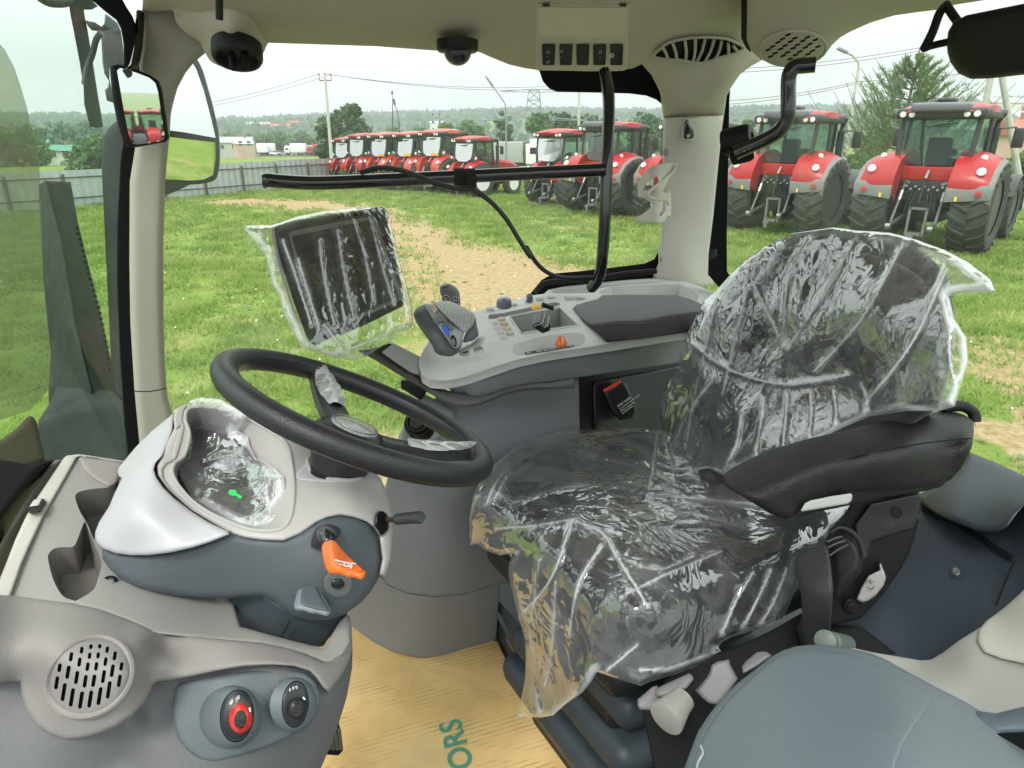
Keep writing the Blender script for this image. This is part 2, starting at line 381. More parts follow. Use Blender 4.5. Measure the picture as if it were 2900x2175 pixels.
rr = n.new('ShaderNodeMapRange'); rr.inputs['From Min'].default_value = .38; rr.inputs['From Max'].default_value = .62; l.new(ad.outputs[0], rr.inputs['Value'])
mm = n.new('ShaderNodeMix'); mm.data_type = 'RGBA'; l.new(rr.outputs[0], mm.inputs[0]); l.new(g1, mm.inputs[6]); l.new(d1, mm.inputs[7])
ag = n.new('ShaderNodeAttribute'); ag.attribute_name = 'added_gravel'; mg = n.new('ShaderNodeMix'); mg.data_type = 'RGBA'; l.new(ag.outputs['Fac'], mg.inputs[0]); l.new(mm.outputs[2], mg.inputs[6]); l.new(RAMP(n, l, fine, [(.3, (.13, .128, .135)), (.7, (.24, .235, .245))]), mg.inputs[7]); l.new(mg.outputs[2], b.inputs['Base Color'])
bp = n.new('ShaderNodeBump'); bp.inputs['Strength'].default_value = .7; bp.inputs['Distance'].default_value = .05; l.new(fine, bp.inputs['Height']); l.new(bp.outputs[0], b.inputs['Normal'])
g = mk('ground', V, F, gm, None, 180); tag(g, kind='structure')
dm_ = np.where(np.hypot(V[:, 0], V[:, 1]) < 44, dirtmask(V[:, 0], V[:, 1]), 0)
aa = g.data.attributes.new('dirt', 'FLOAT', 'POINT'); aa.data.foreach_set('value', dm_.astype(np.float32))
ag_ = g.data.attributes.new('added_gravel', 'FLOAT', 'POINT'); ag_.data.foreach_set('value', np.clip((1.2 - V[:, 1]) / 1.0, 0, 1).astype(np.float32) * (np.hypot(V[:, 0], V[:, 1]) < 40))  # unseen grey ground behind the camera, added to neutralise reflections and bounce
# grass blades
gb = bpy.data.materials.new('grass_blade'); gb.use_nodes = True; t = gb.node_tree; n = t.nodes; l = t.links; b = n['Principled BSDF']
b.inputs['Roughness'].default_value = .55; b.inputs['Specular IOR Level'].default_value = .25
tc = n.new('ShaderNodeTexCoord')
c1 = RAMP(n, l, NZ(n, l, tc.outputs['Object'], .9, 9, .75), [(.3, (.13, .20, .04)), (.46, (.21, .315, .068)), (.58, (.33, .40, .12)), (.70, (.48, .43, .20))])
l.new(c1, b.inputs['Base Color'])
tl = n.new('ShaderNodeBsdfTranslucent'); l.new(c1, tl.inputs[0]); ms = n.new('ShaderNodeMixShader'); ms.inputs[0].default_value = .45
l.new(b.outputs[0], ms.inputs[1]); l.new(tl.outputs[0], ms.inputs[2]); l.new(ms.outputs[0], n['Material Output'].inputs[0])
def trimesh(name, V, mat, n=3):
    me = bpy.data.meshes.new(name); m = len(V) // n
    me.vertices.add(len(V)); me.vertices.foreach_set('co', V.astype(np.float32).ravel())
    me.loops.add(len(V)); me.loops.foreach_set('vertex_index', np.arange(len(V), dtype=np.int32))
    me.polygons.add(m); me.polygons.foreach_set('loop_start', np.arange(0, len(V), n, dtype=np.int32)); me.polygons.foreach_set('loop_total', np.full(m, n, dtype=np.int32))
    me.materials.append(mat); me.update(); me.validate(); return me
NT = 85000
u = rng.random(NT); r_ = 5.0 + 38 * u ** .8; a_ = np.radians(rng.uniform(-45, 45, NT)); tx = r_ * np.sin(a_); ty = r_ * np.cos(a_)
dk = dirtmask(tx, ty); nzc = fbm(np.stack([tx * 1.3, ty * 1.3, tx * 0 + 5], 1), 3)
keep = (rng.random(NT) > dk * 1.05 - .03) & (rng.random(NT) < np.clip((nzc - .22) * 4, .2, 1)); tx, ty, r_ = tx[keep], ty[keep], r_[keep]; nzc = nzc[keep]
K = 5; m = len(tx); tot = m * K; bx = np.repeat(tx, K) + rng.normal(0, .07, tot); by = np.repeat(ty, K) + rng.normal(0, .07, tot); rb = np.repeat(r_, K)
hh = rng.uniform(.04, .13, tot) * np.repeat(.5 + nzc, K) * np.interp(rb, [5, 40], [1, 1.5]); ww = rng.uniform(.007, .013, tot) * np.interp(rb, [5, 12, 43], [1, 1.6, 4]); th = rng.uniform(0, 2 * pi, tot); ln = rng.normal(0, .6, (tot, 2)) * hh[:, None]
zz = np.where(True, (fbm(np.stack([bx * 1.2, by * 1.2, bx * 0], 1), 3) - .45) * .10, 0) - .004
A = np.stack([bx - ww * np.cos(th), by - ww * np.sin(th), zz], 1); B = np.stack([bx + ww * np.cos(th), by + ww * np.sin(th), zz], 1); C_ = np.stack([bx + ln[:, 0], by + ln[:, 1], zz + hh], 1)
V = np.stack([A, B, C_], 1).reshape(-1, 3)
go = bpy.data.objects.new('grass', trimesh('grass', V, gb)); COL.objects.link(go); tag(go, 'short bright green grass of the parking field', 'grass', kind='stuff')
# low broad-leaved weeds in the worn ground and the grass
wr_ = 5.5 + 17 * rng.random(260) ** .8; wa_ = np.radians(rng.uniform(-44, 44, 260)); wc = []
for rr0, aa0 in zip(wr_, wa_):
    k0 = 14; th0 = rng.uniform(0, 2 * pi, k0); L0 = rng.uniform(.03, .075, k0); c0 = np.array([rr0 * math.sin(aa0), rr0 * math.cos(aa0), 0.0])
    for t0, l0 in zip(th0, L0):
        d0 = np.array([math.cos(t0), math.sin(t0), .55]); s0 = np.array([-math.sin(t0), math.cos(t0), 0]) * l0 * .28; wc += [c0, c0 + d0 * l0 * .5 - s0, c0 + d0 * l0, c0 + d0 * l0 * .5 + s0]
wo = bpy.data.objects.new('weeds', trimesh('weeds', np.array(wc), mat('weed_leaf', (.10, .19, .05), .6, var=.4, vscale=2), 4)); COL.objects.link(wo); tag(wo, 'low broad-leaved weeds scattered over field and track', 'weeds', kind='stuff')
# small white clover heads
M_white = mat('clover_white', (.8, .8, .72), .8); mb = []
for i in range(150):
    r0 = 8 + 24 * random.random(); a0 = math.radians(random.uniform(-40, 43)); x0, y0 = r0 * math.sin(a0), r0 * math.cos(a0)
    z0 = .1; s_ = .017
    o_ = np.array([x0, y0, z0])
    for tri in (((1, 0, 0), (0, 1, 0), (0, 0, 1)), ((-1, 0, 0), (0, -1, 0), (0, 0, 1)), ((1, 0, 0), (0, -1, 0), (0, 0, 1)), ((-1, 0, 0), (0, 1, 0), (0, 0, 1))):
        mb += [o_ + np.array(v) * s_ for v in tri]
co = bpy.data.objects.new('clover', trimesh('clover', np.array(mb), M_white)); COL.objects.link(co); tag(co, 'scattered white clover heads in the grass', 'clover', kind='stuff')
# ================================================================= trees
def leafmat(name, c1, c2, c3):
    m = bpy.data.materials.new(name); m.use_nodes = True; n = m.node_tree.nodes; l = m.node_tree.links; b = n['Principled BSDF']
    b.inputs['Roughness'].default_value = .6; b.inputs['Specular IOR Level'].default_value = .2
    tc = n.new('ShaderNodeTexCoord'); c = RAMP(n, l, NZ(n, l, tc.outputs['Object'], 1.6, 6, .8), [(.35, c1), (.5, c2), (.68, c3)]); l.new(c, b.inputs['Base Color'])
    tl = n.new('ShaderNodeBsdfTranslucent'); l.new(c, tl.inputs[0]); ms = n.new('ShaderNodeMixShader'); ms.inputs[0].default_value = .35
    l.new(b.outputs[0], ms.inputs[1]); l.new(tl.outputs[0], ms.inputs[2]); l.new(ms.outputs[0], n['Material Output'].inputs[0]); return m
LM = {'dark': leafmat('leaf_dark', (.05, .10, .045), (.075, .14, .06), (.11, .19, .08)),
      'mid': leafmat('leaf_mid', (.07, .135, .05), (.11, .20, .07), (.16, .27, .09)),
      'light': leafmat('leaf_light', (.09, .15, .03), (.14, .23, .05), (.22, .31, .08)),
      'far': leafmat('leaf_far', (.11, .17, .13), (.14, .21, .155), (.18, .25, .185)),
      'pine': leafmat('needle', (.11, .19, .07), (.17, .27, .10), (.25, .36, .15))}
bark = mat('bark', (.16, .12, .09), .9, var=.3, vscale=20)
def quads(C_, size, up=.0):
    m = len(C_); n1 = rng.normal(size=(m, 3)); n1 /= np.linalg.norm(n1, axis=1, keepdims=True); r2 = rng.normal(size=(m, 3)); a = np.cross(n1, r2); a /= np.linalg.norm(a, axis=1, keepdims=True); b = np.cross(n1, a)
    s = (np.asarray(size) * rng.uniform(.6, 1.4, m))[:, None]
    return np.stack([C_ - a * s - b * s * .5, C_ + a * s * .2 - b * s * .7, C_ + a * s + b * s * .4, C_ - a * s * .3 + b * s * .8], 1).reshape(-1, 3)
def crownpts(h, w, n, base=.25, lobes=14, shape='round'):
    c = []
    for i in range(lobes):
        f = random.random(); zz_ = h * (base + (1 - base) * f); prof = {'round': math.sin(pi * min(.95, f * .8 + .15)), 'col': .9, 'cone': 1 - f * .85}[shape]
        a = random.uniform(0, 2 * pi); rr_ = w / 2 * prof * random.uniform(.25, .75); c.append((rr_ * math.cos(a), rr_ * math.sin(a), zz_, w * random.uniform(.14, .26) * (.6 + .4 * prof)))
    c = np.array(c); k = rng.integers(0, lobes, n); d = rng.normal(size=(n, 3)); d /= np.linalg.norm(d, axis=1, keepdims=True)
    return c[k, :3] + d * (c[k, 3] * rng.uniform(.45, 1.05, n) ** .6)[:, None] * np.array([1, 1, .8])
def tree(x, yb, Y, htop_px, w, kind, label, leaf=.35, n=1500, shape='round', name='leafy_tree', base=.2, group=None):
    p0 = PY(x, yb, Y); p1 = PY(x, htop_px, Y); zg = float(terr(p0[0], p0[1])); h = p1[2] - zg
    t_ = thing(name, label, 'tree', (p0[0], p0[1], zg), group)
    mb = MB(); mb.tube([(0, 0, -.3), (0.05, 0, h * .3), (.0, .05, h * .6), (0, 0, h * .85)], [w * .045 + .05, w * .035 + .03, w * .02 + .02, .02], 8)
    for i in range(6):
        a = random.uniform(0, 2 * pi); z0 = h * random.uniform(.25, .6); mb.tube([(0, 0, z0), (w * .2 * math.cos(a), w * .2 * math.sin(a), z0 + h * .12), (w * .36 * math.cos(a), w * .36 * math.sin(a), z0 + h * .2)], [w * .02 + .02, .03, .015], 6)
    V = np.array(mb.V) + ORG[t_.name]; mk('trunk', V, mb.F, bark, t_)
    me = trimesh('crown', quads(crownpts(h, w, n, base, 18, shape), leaf), LM[kind], 4); o = bpy.data.objects.new('crown', me); COL.objects.link(o); o.parent = t_
    return t_
S_ = 2900 / 2212
tree(730 * S_, 345 * S_, 85, 226 * S_, 6.5, 'dark', 'tall dark tree with a narrow top just right of the concrete power pole', .28, 2600, 'round', base=.1)
tree(768 * S_, 345 * S_, 88, 238 * S_, 6.2, 'dark', 'broad dark tree behind the row of red tractors, right of the narrow one', .28, 2400, base=.1)
tree(1081 * S_, 330 * S_, 150, 243 * S_, 2.8, 'mid', 'slim poplar, left one of a pair, behind the leaning lamp post', .3, 900, 'col', 'poplar_tree', .1, 'slim poplars')
tree(1095 * S_, 330 * S_, 150, 249 * S_, 2.8, 'mid', 'slim poplar, right one of a pair, behind the leaning lamp post', .3, 900, 'col', 'poplar_tree', .1, 'slim poplars')
for i, (x, top, w_, k_, Y_, lb) in enumerate([
    (1015, 272, 14, 'mid', 140, 'round bushy tree over the tractor roofs, left of the pair of poplars'), (965, 274, 9, 'light', 160, 'pale round tree over the fourth tractor roof'),
    (1165, 255, 13, 'mid', 120, 'dense tree at the foot of the steel pylon'), (1205, 250, 15, 'dark', 135, 'dark spreading tree right of the pylon'), (1260, 262, 15, 'dark', 140, 'dark spreading tree behind the plain pole'),
    (1310, 258, 14, 'dark', 135, 'dark tree behind the black grab rail upright'), (1390, 256, 16, 'dark', 130, 'dark tree left of the white rear pillar'), (905, 279, 8, 'mid', 200, 'round tree over the third tractor roof'),
    (860, 282, 10, 'mid', 150, 'low tree behind the two street lamps'), (655, 296, 9, 'mid', 300, 'tree behind the red lorry on the road'), (600, 294, 10, 'mid', 310, 'tree behind the white lorries on the road'),
    (548, 296, 7, 'mid', 290, 'tree behind the pink house by the outside mirror'), (500, 296, 8, 'mid', 300, 'tree next to the outside mirror'),
    (1600, 260, 9, 'mid', 80, 'bush tree right of the white rear pillar'), (1640, 290, 7, 'light', 50, 'bright yellow-green bush behind the second red tractor'),
    (1905, 275, 9, 'mid', 42, 'leafy bush between the two large red tractors'), (1870, 300, 8, 'light', 40, 'pale leafy bush left of the small pine'),
    (2200, 330, 8, 'light', 45, 'pale bush right of the large red tractor')]):
    tree(x * S_, 345 * S_, Y_, top * S_, w_ * Y_ / 165, k_, lb, .22 * Y_ / 100 + .05, 2100, base=.02)
for i, (x, top, w_, Y_) in enumerate([(20, 300, 9, 60), (110, 285, 13, 90), (150, 296, 12, 95), (215, 288, 14, 90), (60, 288, 12, 90), (182, 300, 9, 70), (232, 315, 6, 48)]):
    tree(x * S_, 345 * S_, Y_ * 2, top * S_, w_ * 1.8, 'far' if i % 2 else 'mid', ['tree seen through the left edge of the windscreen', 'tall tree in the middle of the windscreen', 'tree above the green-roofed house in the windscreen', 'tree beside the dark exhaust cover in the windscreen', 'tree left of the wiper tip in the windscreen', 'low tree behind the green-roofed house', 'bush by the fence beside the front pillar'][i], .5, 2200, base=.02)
# young pine: whorls of upturned limbs
def pine(x, yb, Y, top, w_, label):
    p0 = PY(x, yb, Y); h = PY(x, top, Y)[2]; t_ = thing('pine_tree', label, 'tree', (p0[0], p0[1], 0)); o0 = ORG[t_.name]
    mb = MB(); mb.tube([(0, 0, -.1), (0, 0, h * .5), (.03, 0, h * .96)], [.13, .08, .02], 8); lf = []
    nl = 14
    for k in range(nl):
        f = k / (nl - 1); z0 = h * (.10 + .80 * f); R_ = w_ / 2 * (1 - f) ** .75 + .12
        for j in range(7 if k < nl - 1 else 3):
            a = j * 2 * pi / 7 + k * .9 + random.uniform(-.25, .25); rr_ = R_ * random.uniform(.7, 1.1); e = np.array([math.cos(a), math.sin(a), 0])
            pts = [np.array([0, 0, z0]), e * rr_ * .5 + [0, 0, z0 + rr_ * .12], e * rr_ + [0, 0, z0 + rr_ * .8]]
            mb.tube(pts, [.03, .02, .008], 5)
            for s in range(20):
                u_ = .25 + .75 * s / 25; base = pts[0] * (1 - u_) ** 2 + 2 * u_ * (1 - u_) * pts[1] + u_ * u_ * pts[2]
                for q_ in range(5):
                    dv = rng.normal(size=3) * .6 + e * .5 + [0, 0, .7]; dv /= np.linalg.norm(dv); L_ = .16; side = np.cross(dv, rng.normal(size=3)); side /= np.linalg.norm(side)
                    bb = base + rng.normal(size=3) * .03; lf += [bb - side * .012, bb + side * .012, bb + dv * L_ + side * .004, bb + dv * L_ - side * .004]
                if s % 6 == 3 and rr_ > .5:
                    sd_ = np.cross(e, [0, 0, 1]) * random.choice([-1, 1]); tip = base + (sd_ * .7 + e * .5 + [0, 0, .55]) * rr_ * .3; mb.tube([base, tip], [.012, .005], 4)
                    for v_ in range(10):
                        c_ = base + (tip - base) * v_ / 9
                        for q_ in range(4):
                            dv = rng.normal(size=3) * .6 + [0, 0, .6]; dv /= np.linalg.norm(dv); side = np.cross(dv, rng.normal(size=3)); side /= np.linalg.norm(side)
                            lf += [c_ - side * .012, c_ + side * .012, c_ + dv * .14 + side * .004, c_ + dv * .14 - side * .004]
    mk('trunk', np.array(mb.V) + o0, mb.F, bark, t_)
    o = bpy.data.objects.new('crown', trimesh('crown', np.array(lf), LM['pine'], 4)); COL.objects.link(o); o.parent = t_
pine(1928 * S_, 400 * S_, 29, 88 * S_, 7.6, 'young pine with upturned shoots behind the two large red tractors')
# the far wood on the hills, one mass
nf = 26000; r0 = 330 + 900 * rng.random(nf) ** .8; a0 = np.radians(rng.uniform(-48, 48, nf)); x0 = r0 * np.sin(a0); y0 = r0 * np.cos(a0)
kk = fbm(np.stack([x0 * .012, y0 * .012, x0 * 0], 1), 3) + np.clip((r0 - 600) / 900, 0, .4); s_ = (kk > .46); x0, y0, r0 = x0[s_], y0[s_], r0[s_]
c_ = np.stack([x0, y0, terr(x0, y0) + rng.uniform(.5, 5.0, len(x0))], 1)
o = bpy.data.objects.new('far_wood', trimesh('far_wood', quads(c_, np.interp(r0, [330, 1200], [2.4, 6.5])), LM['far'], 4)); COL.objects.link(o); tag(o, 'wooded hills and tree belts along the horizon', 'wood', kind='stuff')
# ================================================================= fence
A0 = PZ(118 - 260, 600, 0); FA = np.array([-21.0, 22.5, 0]); FB = np.array([-3.0, 49.0, 0])
m_fence = mat('galvanised_sheet', (.52, .56, .60), .45, .55, var=.08, vscale=2); m_post = mat('fence_post_brown', (.09, .07, .06), .7)
fd = FB - FA; fl = np.linalg.norm(fd); fd /= fl; fn_ = np.array([fd[1], -fd[0], 0]); nb = int(fl // 2.0)
ft = thing('sheet_metal_fence', 'light grey corrugated metal fence with brown posts across the far side of the field', 'fence', tuple(FA))
def corr(p0, L_, h):
    V = []; F = []; n_ = 24
    for i in range(n_ + 1):
        off = .03 if (i // 2) % 2 else 0
        for z in (.02, h): V.append(p0 + fd * (L_ * i / n_) + fn_ * off + [0, 0, z])
    for i in range(n_): F.append((2 * i, 2 * i + 2, 2 * i + 3, 2 * i + 1))
    return V, F
for i in range(nb):
    p_ = FA + fd * 2.0 * i
    V, F = corr(p_, 1.99, 1.42 + .02 * math.sin(i * 1.7)); mk('sheet_panel', V, F, m_fence, ft, 20)
    mb = MB(); R_ = frame(fd, fn_); mb.box(p_ + fn_ * .09 + [0, 0, .62], (.07, .07, 1.3), R_); mb.build('post', m_post, ft)
for z in (1.13, .35):
    mb = MB(); mb.box((FA + FB) / 2 + fn_ * .055 + [0, 0, z], (fl, .03, .045), frame(fd, fn_)); mb.build('rail', m_post, ft)
# road, bank
m_road = mat('asphalt', (.09, .09, .095), .9, var=.1, vscale=1)
rp = [PY(x, 330 * S_, Y_) for x, Y_ in ((-200, 235), (600, 240), (1000, 245), (1500, 250), (2000, 250), (3000, 245))]
V = []
for p_ in rp:
    for dy in (-6, 6): V.append((p_[0], p_[1] + dy, float(terr(p_[0], p_[1] + dy)) + .25))
V = np.array(V); F = [(2 * i, 2 * i + 2, 2 * i + 3, 2 * i + 1) for i in range(len(rp) - 1)]; V = np.concatenate([V, V - [0, 0, .6]])
k_ = len(rp) * 2; F += [(2 * i, 2 * i + k_, 2 * i + 2 + k_, 2 * i + 2) for i in range(len(rp) - 1)] + [(2 * i + 1, 2 * i + 3, 2 * i + 3 + k_, 2 * i + 1 + k_) for i in range(len(rp) - 1)]
tag(mk('road', V, F, m_road), kind='structure')
# ================================================================= vehicles on the road
M = {}
M['vwhite'] = mat('white_paint', (.78, .79, .80), .35, coat=.4); M['vred'] = mat('lorry_red', (.42, .035, .03), .35, coat=.4)
M['vglass'] = mat('dark_window', (.03, .04, .045), .1); M['tyre'] = mat('tyre_rubber', (.05, .055, .05), .85, bump=.3, bscale=60, var=.2, vscale=8, dirt=.35, dirtcol=(.16, .125, .085))
M['orange'] = mat('orange_paint', (.75, .22, .04), .4); M['vgreen'] = mat('pale_green_tarp', (.45, .52, .44), .8); M['vgrey'] = mat('grey_paint', (.35, .36, .37), .4)
def wheel(mb, c, r, w_, ax):
    mb.lathe(c, ax, [(r * .55, -w_ / 2), (r * .95, -w_ / 2), (r, -w_ * .35), (r, w_ * .35), (r * .95, w_ / 2), (r * .55, w_ / 2)], 16)
def lorry(x, yb, Y, label, cabm, boxm, ang=0, Lb=6.0, hb=2.9, sc=1.0, open_=False, grp='vehicles on the far road'):
    p = PY(x, yb, Y); z = p[2] if Y < 100 else float(terr(p[0], p[1])) + .26; t_ = thing('lorry', label, 'lorry', (p[0], p[1], z), grp); o = ORG[t_.name]
    ca, sa = math.cos(ang), math.sin(ang); R_ = np.array([[ca, -sa, 0], [sa, ca, 0], [0, 0, 1]])
    def bld(mb, nm, m_, par=t_): V = (np.array(mb.V) * sc) @ R_.T + o; return mk(nm, V, mb.F, m_, par)
    mb = MB(); mb.box((Lb / 2 + .3, 0, .95 + hb / 2), (Lb, 2.4, hb if not open_ else hb * .6), bev=.04); bld(mb, 'cargo_box', boxm)
    mb = MB(); mb.box((-.9, 0, 1.7), (1.8, 2.3, 1.9), bev=.15); mb.box((-1.0, 0, 2.85), (1.2, 2.0, .5), bev=.12); bld(mb, 'cab', cabm)
    mb = MB(); mb.box((-1.805, 0, 2.0), (.03, 2.0, .75)); mb.box((-.9, -1.155, 2.05), (1.0, .03, .6)); mb.box((-.9, 1.155, 2.05), (1.0, .03, .6)); bld(mb, 'window', M['vglass'])
    mb = MB(); mb.box((Lb / 2 - .6, 0, .75), (Lb + 1.6, .9, .3)); bld(mb, 'chassis', m_post)
    for xx in (-1.0, Lb - .9, Lb - 2.1):
        for yy in (-1, 1): mb = MB(); wheel(mb, (xx, yy * 1.0, .5), .5, .3, (0, 1, 0)); bld(mb, 'wheel', M['tyre'])
    return t_
def car(x, yb, Y, label, m_):
    p = PY(x, yb, Y); z = float(terr(p[0], p[1])) + .26; t_ = thing('car', label, 'car', (p[0], p[1], z), 'vehicles on the far road'); o = ORG[t_.name]
    mb = MB(); mb.box((0, 0, .6), (4.2, 1.7, .6), bev=.18); mk('body', np.array(mb.V) + o, mb.F, m_, t_)
    mb = MB(); mb.box((.1, 0, 1.12), (2.2, 1.5, .55), bev=.2); mk('cabin', np.array(mb.V) + o, mb.F, M['vglass'], t_)
    for xx in (-1.3, 1.3):
        for yy in (-1, 1): mb = MB(); wheel(mb, (xx, yy * .75, .32), .32, .2, (0, 1, 0)); mk('wheel', np.array(mb.V) + o, mb.F, M['tyre'], t_)
YR = 243; yy = 330 * S_
lorry(556 * S_, yy, YR, 'red lorry cab with a white trailer, leftmost on the far road', M['vred'], M['vwhite'], 0, 3.5)
lorry(577 * S_, yy, YR + 3, 'white lorry right behind the red cab on the far road', M['vwhite'], M['vwhite'], 0, 2.5)
lorry(628 * S_, yy, YR, 'white box lorry in the middle of the far road', M['vwhite'], M['vwhite'], 0, 5)
lorry(660 * S_, yy, YR + 2, 'white van lorry just left of the red tipper', M['vwhite'], M['vwhite'], 0, 3, 2.2)
lorry(676 * S_, yy, YR - 3, 'red tipper lorry beside the concrete power pole', M['vred'], M['vred'], 0, 4, 2.6)
for x_, lb, m_ in ((596, 'white car between two white lorries on the far road', 'vwhite'), (612, 'grey car behind the white box lorry', 'vgrey'), (645, 'silver car on the far road before the red tipper', 'vwhite'), (508, 'dark car at the left end of the far road', 'vgrey')):
    car(x_ * S_, yy, YR, lb, M[m_])
lorry(1135 * S_, 372 * S_, 56, 'white and orange old lorry parked behind the red tractors', M['vwhite'], M['vgrey'], pi, 3.2, 1.9, .8, grp=None)
lorry(1188 * S_, 372 * S_, 58, 'pale green box lorry parked behind the sixth tractor', M['vgreen'], M['vgreen'], 0.4, 3.6, 1.9, .8, grp=None)
# ================================================================= houses
def gable(mb, w_, d_, z, h, ov=.3):
    a = w_ / 2 + ov; b_ = d_ / 2 + ov; mb.add([(-a, -b_, z), (a, -b_, z), (a, b_, z), (-a, b_, z), (-a, 0, z + h), (a, 0, z + h)], [(0, 1, 5, 4), (2, 3, 4, 5), (0, 4, 3), (1, 2, 5), (0, 3, 2, 1)])
wallc = {'white': mat('plaster_white', (.62, .62, .58), .9, var=.1, vscale=1), 'pink': mat('plaster_pink', (.5, .36, .3), .9, var=.1, vscale=1), 'grey': mat('plaster_grey', (.42, .42, .4), .9, var=.1, vscale=1), 'brick': mat('wall_brick', (.36, .2, .15), .9, var=.15, vscale=2)}
roofc = {'green': mat('roof_green', (.08, .24, .17), .6), 'red': mat('roof_red', (.36, .13, .09), .7, var=.15, vscale=1), 'grey': mat('roof_grey', (.33, .34, .35), .7, var=.1, vscale=1), 'white': mat('roof_white', (.6, .62, .62), .6)}
m_wpane = mat('house_pane', (.06, .075, .09), .15)
def house(x, yb, Y, w_, d_, h, rh, wc, rc, label, ang=.2, name='house', ups=1):
    p = PY(x, yb, Y); zg = p[2]; t_ = thing(name, label, 'house' if name == 'house' else 'building', (p[0], p[1], zg)); o = ORG[t_.name]
    ca, sa = math.cos(ang), math.sin(ang); R_ = np.array([[ca, -sa, 0], [sa, ca, 0], [0, 0, 1]])
    def bld(mb, nm, m_, par=t_): return mk(nm, np.array(mb.V) @ R_.T + o, mb.F, m_, par, 0)
    mb = MB(); mb.box((0, 0, h / 2 - 1.5), (w_, d_, h + 3)); bld(mb, 'wall', wallc[wc])
    mb = MB(); gable(mb, w_, d_, h, rh); rf = bld(mb, 'roof', roofc[rc])
    mb = MB(); mb.box((w_ * .2, .3, h + rh * .8), (.6, .6, 1.6)); bld(mb, 'chimney', wallc['brick'], rf)
    nw = max(2, int(w_ // 3))
    for f in range(ups):
        for i in range(nw):
            mb = MB(); mb.box((-w_ / 2 + w_ * (i + .5) / nw, -d_ / 2 - .02, 1.5 + f * 2.9), (1.1, .1, 1.3)); wn = bld(mb, 'window', wallc['white'])
            mb = MB(); mb.box((-w_ / 2 + w_ * (i + .5) / nw, -d_ / 2 - .075, 1.5 + f * 2.9), (.9, .03, 1.1)); bld(mb, 'pane', m_wpane, wn)
house(162 * S_, 345 * S_, 150, 8, 7, 2.6, 1.5, 'white', 'green', 'white house with a green roof seen through the windscreen', .35)
house(190 * S_, 338 * S_, 165, 7, 6, 3, 1.4, 'white', 'grey', 'white house with a grey roof seen through the windscreen, right of the green roof', .2)
house(140 * S_, 350 * S_, 130, 4, 4, 2, 1, 'white', 'green', 'small shed with a green roof left of the white house', .3)
house(526 * S_, 322 * S_, 190, 4.2, 3.6, 1.4, 1.3, 'pink', 'white', 'pink house with a pale roof right of the outside mirror', .6)
house(500 * S_, 328 * S_, 200, 12, 8, 2.5, 1.5, 'grey', 'grey', 'low grey house close to the outside mirror', .2)
house(600 * S_, 285 * S_, 560, 20, 10, 4, 2, 'pink', 'red', 'long pink block with a red roof far away above the lorries', .1, 'town_block', 2)
house(690 * S_, 283 * S_, 600, 15, 10, 4, 2, 'pink', 'red', 'pink block with a red roof far away left of the power pole', -.1, 'town_block', 2)
house(560 * S_, 279 * S_, 640, 20, 10, 4, 2, 'white', 'grey', 'far white block left of the long pink one', .15, 'town_block', 2)
house(640 * S_, 276 * S_, 660, 18, 10, 4, 2, 'grey', 'red', 'far grey block above the long pink one', 0, 'town_block', 2)
house(893 * S_, 300 * S_, 330, 12, 8, 1.5, .7, 'white', 'white', 'far flat white shed over the third tractor roof', 0, 'town_block', 1)
house(945 * S_, 288 * S_, 300, 5.5, 5, 4.2, .5, 'white', 'white', 'far pale tower block above the fourth tractor roof', 0, 'town_block', 3)
house(1000 * S_, 292 * S_, 320, 8, 5, 1.6, 1, 'grey', 'white', 'far pale house above the fourth tractor cab', .3)
house(2190 * S_, 335 * S_, 60, 4.2, 4, 1.6, 1.2, 'pink', 'red', 'house with a red roof behind the exhaust of the nearest red tractor', .4)
house(2196 * S_, 290 * S_, 90, 5, 4, 1.6, 1.1, 'grey', 'grey', 'grey house on the slope at the right edge behind the leaning poles', .4)
house(2150 * S_, 262 * S_, 260, 22, 9, 6, 2.0, 'white', 'grey', 'far pale house on the right-hand hill', .2)
# ================================================================= poles, pylons, wires
m_conc = mat('pole_concrete', (.46, .46, .42), .9, var=.15, vscale=3); m_steel = mat('galvanised_steel', (.28, .32, .33), .5, .6); m_dkst = mat('dark_steel', (.08, .09, .1), .5, .3); m_rust = mat('rust_pole', (.3, .2, .14), .8)
m_wire = mat('wire', (.1, .1, .1), .6)
def solo(name, mb, m_, label, cat, group=None, sharp=40): o = mb.build(name, m_, None, sharp); tag(o, label, cat, group); return o
def base_of(x, yb, Y): p = PY(x, yb, Y); p[2] = min(p[2], float(terr(p[0], p[1]))) - .3; return p
pt = PY(702 * S_, 164 * S_, 62); pb = base_of(716 * S_, 345 * S_, 62)
t_ = thing('power_pole', 'tall concrete power pole with a small crossarm left of the two dark trees', 'pole', tuple(pb))
mb = MB(); mb.tube([pb, pt], [.17, .10], 8); mb.build('post', m_conc, t_)
mb = MB(); mb.box(pt - [0, 0, .35], (1.0, .08, .08)); mb.tube([pt - [.5, 0, .35], pt - [.5, 0, -.02]], .03, 6); mb.tube([pt - [-.5, 0, .35], pt - [-.5, 0, -.02]], .03, 6); mb.build('crossarm', m_dkst, t_)
for dx in (-.5, 0, .5): mb = MB(); mb.lathe(pt + [dx, 0, .02 if dx else .05], (0, 0, 1), [(.03, 0), (.07, .04), (.07, .12), (.03, .18)], 8); mb.build('insulator', mat('insulator_glass', (.2, .12, .08), .2), t_)
def wire(a, b_, sag, r, label):
    u_ = np.linspace(0, 1, 25)[:, None]; p_ = a + (b_ - a) * u_ - np.array([0, 0, 1]) * sag * 4 * u_ * (1 - u_); mb = MB(); mb.tube(p_, r, 4); return solo('wire', mb, m_wire, label, 'wire', 'overhead wires')
wire(pt + [-.5, 0, .15], PY(370 * S_, 235 * S_, 66), .3, .016, 'thin wire from the concrete power pole down to the left, upper one')
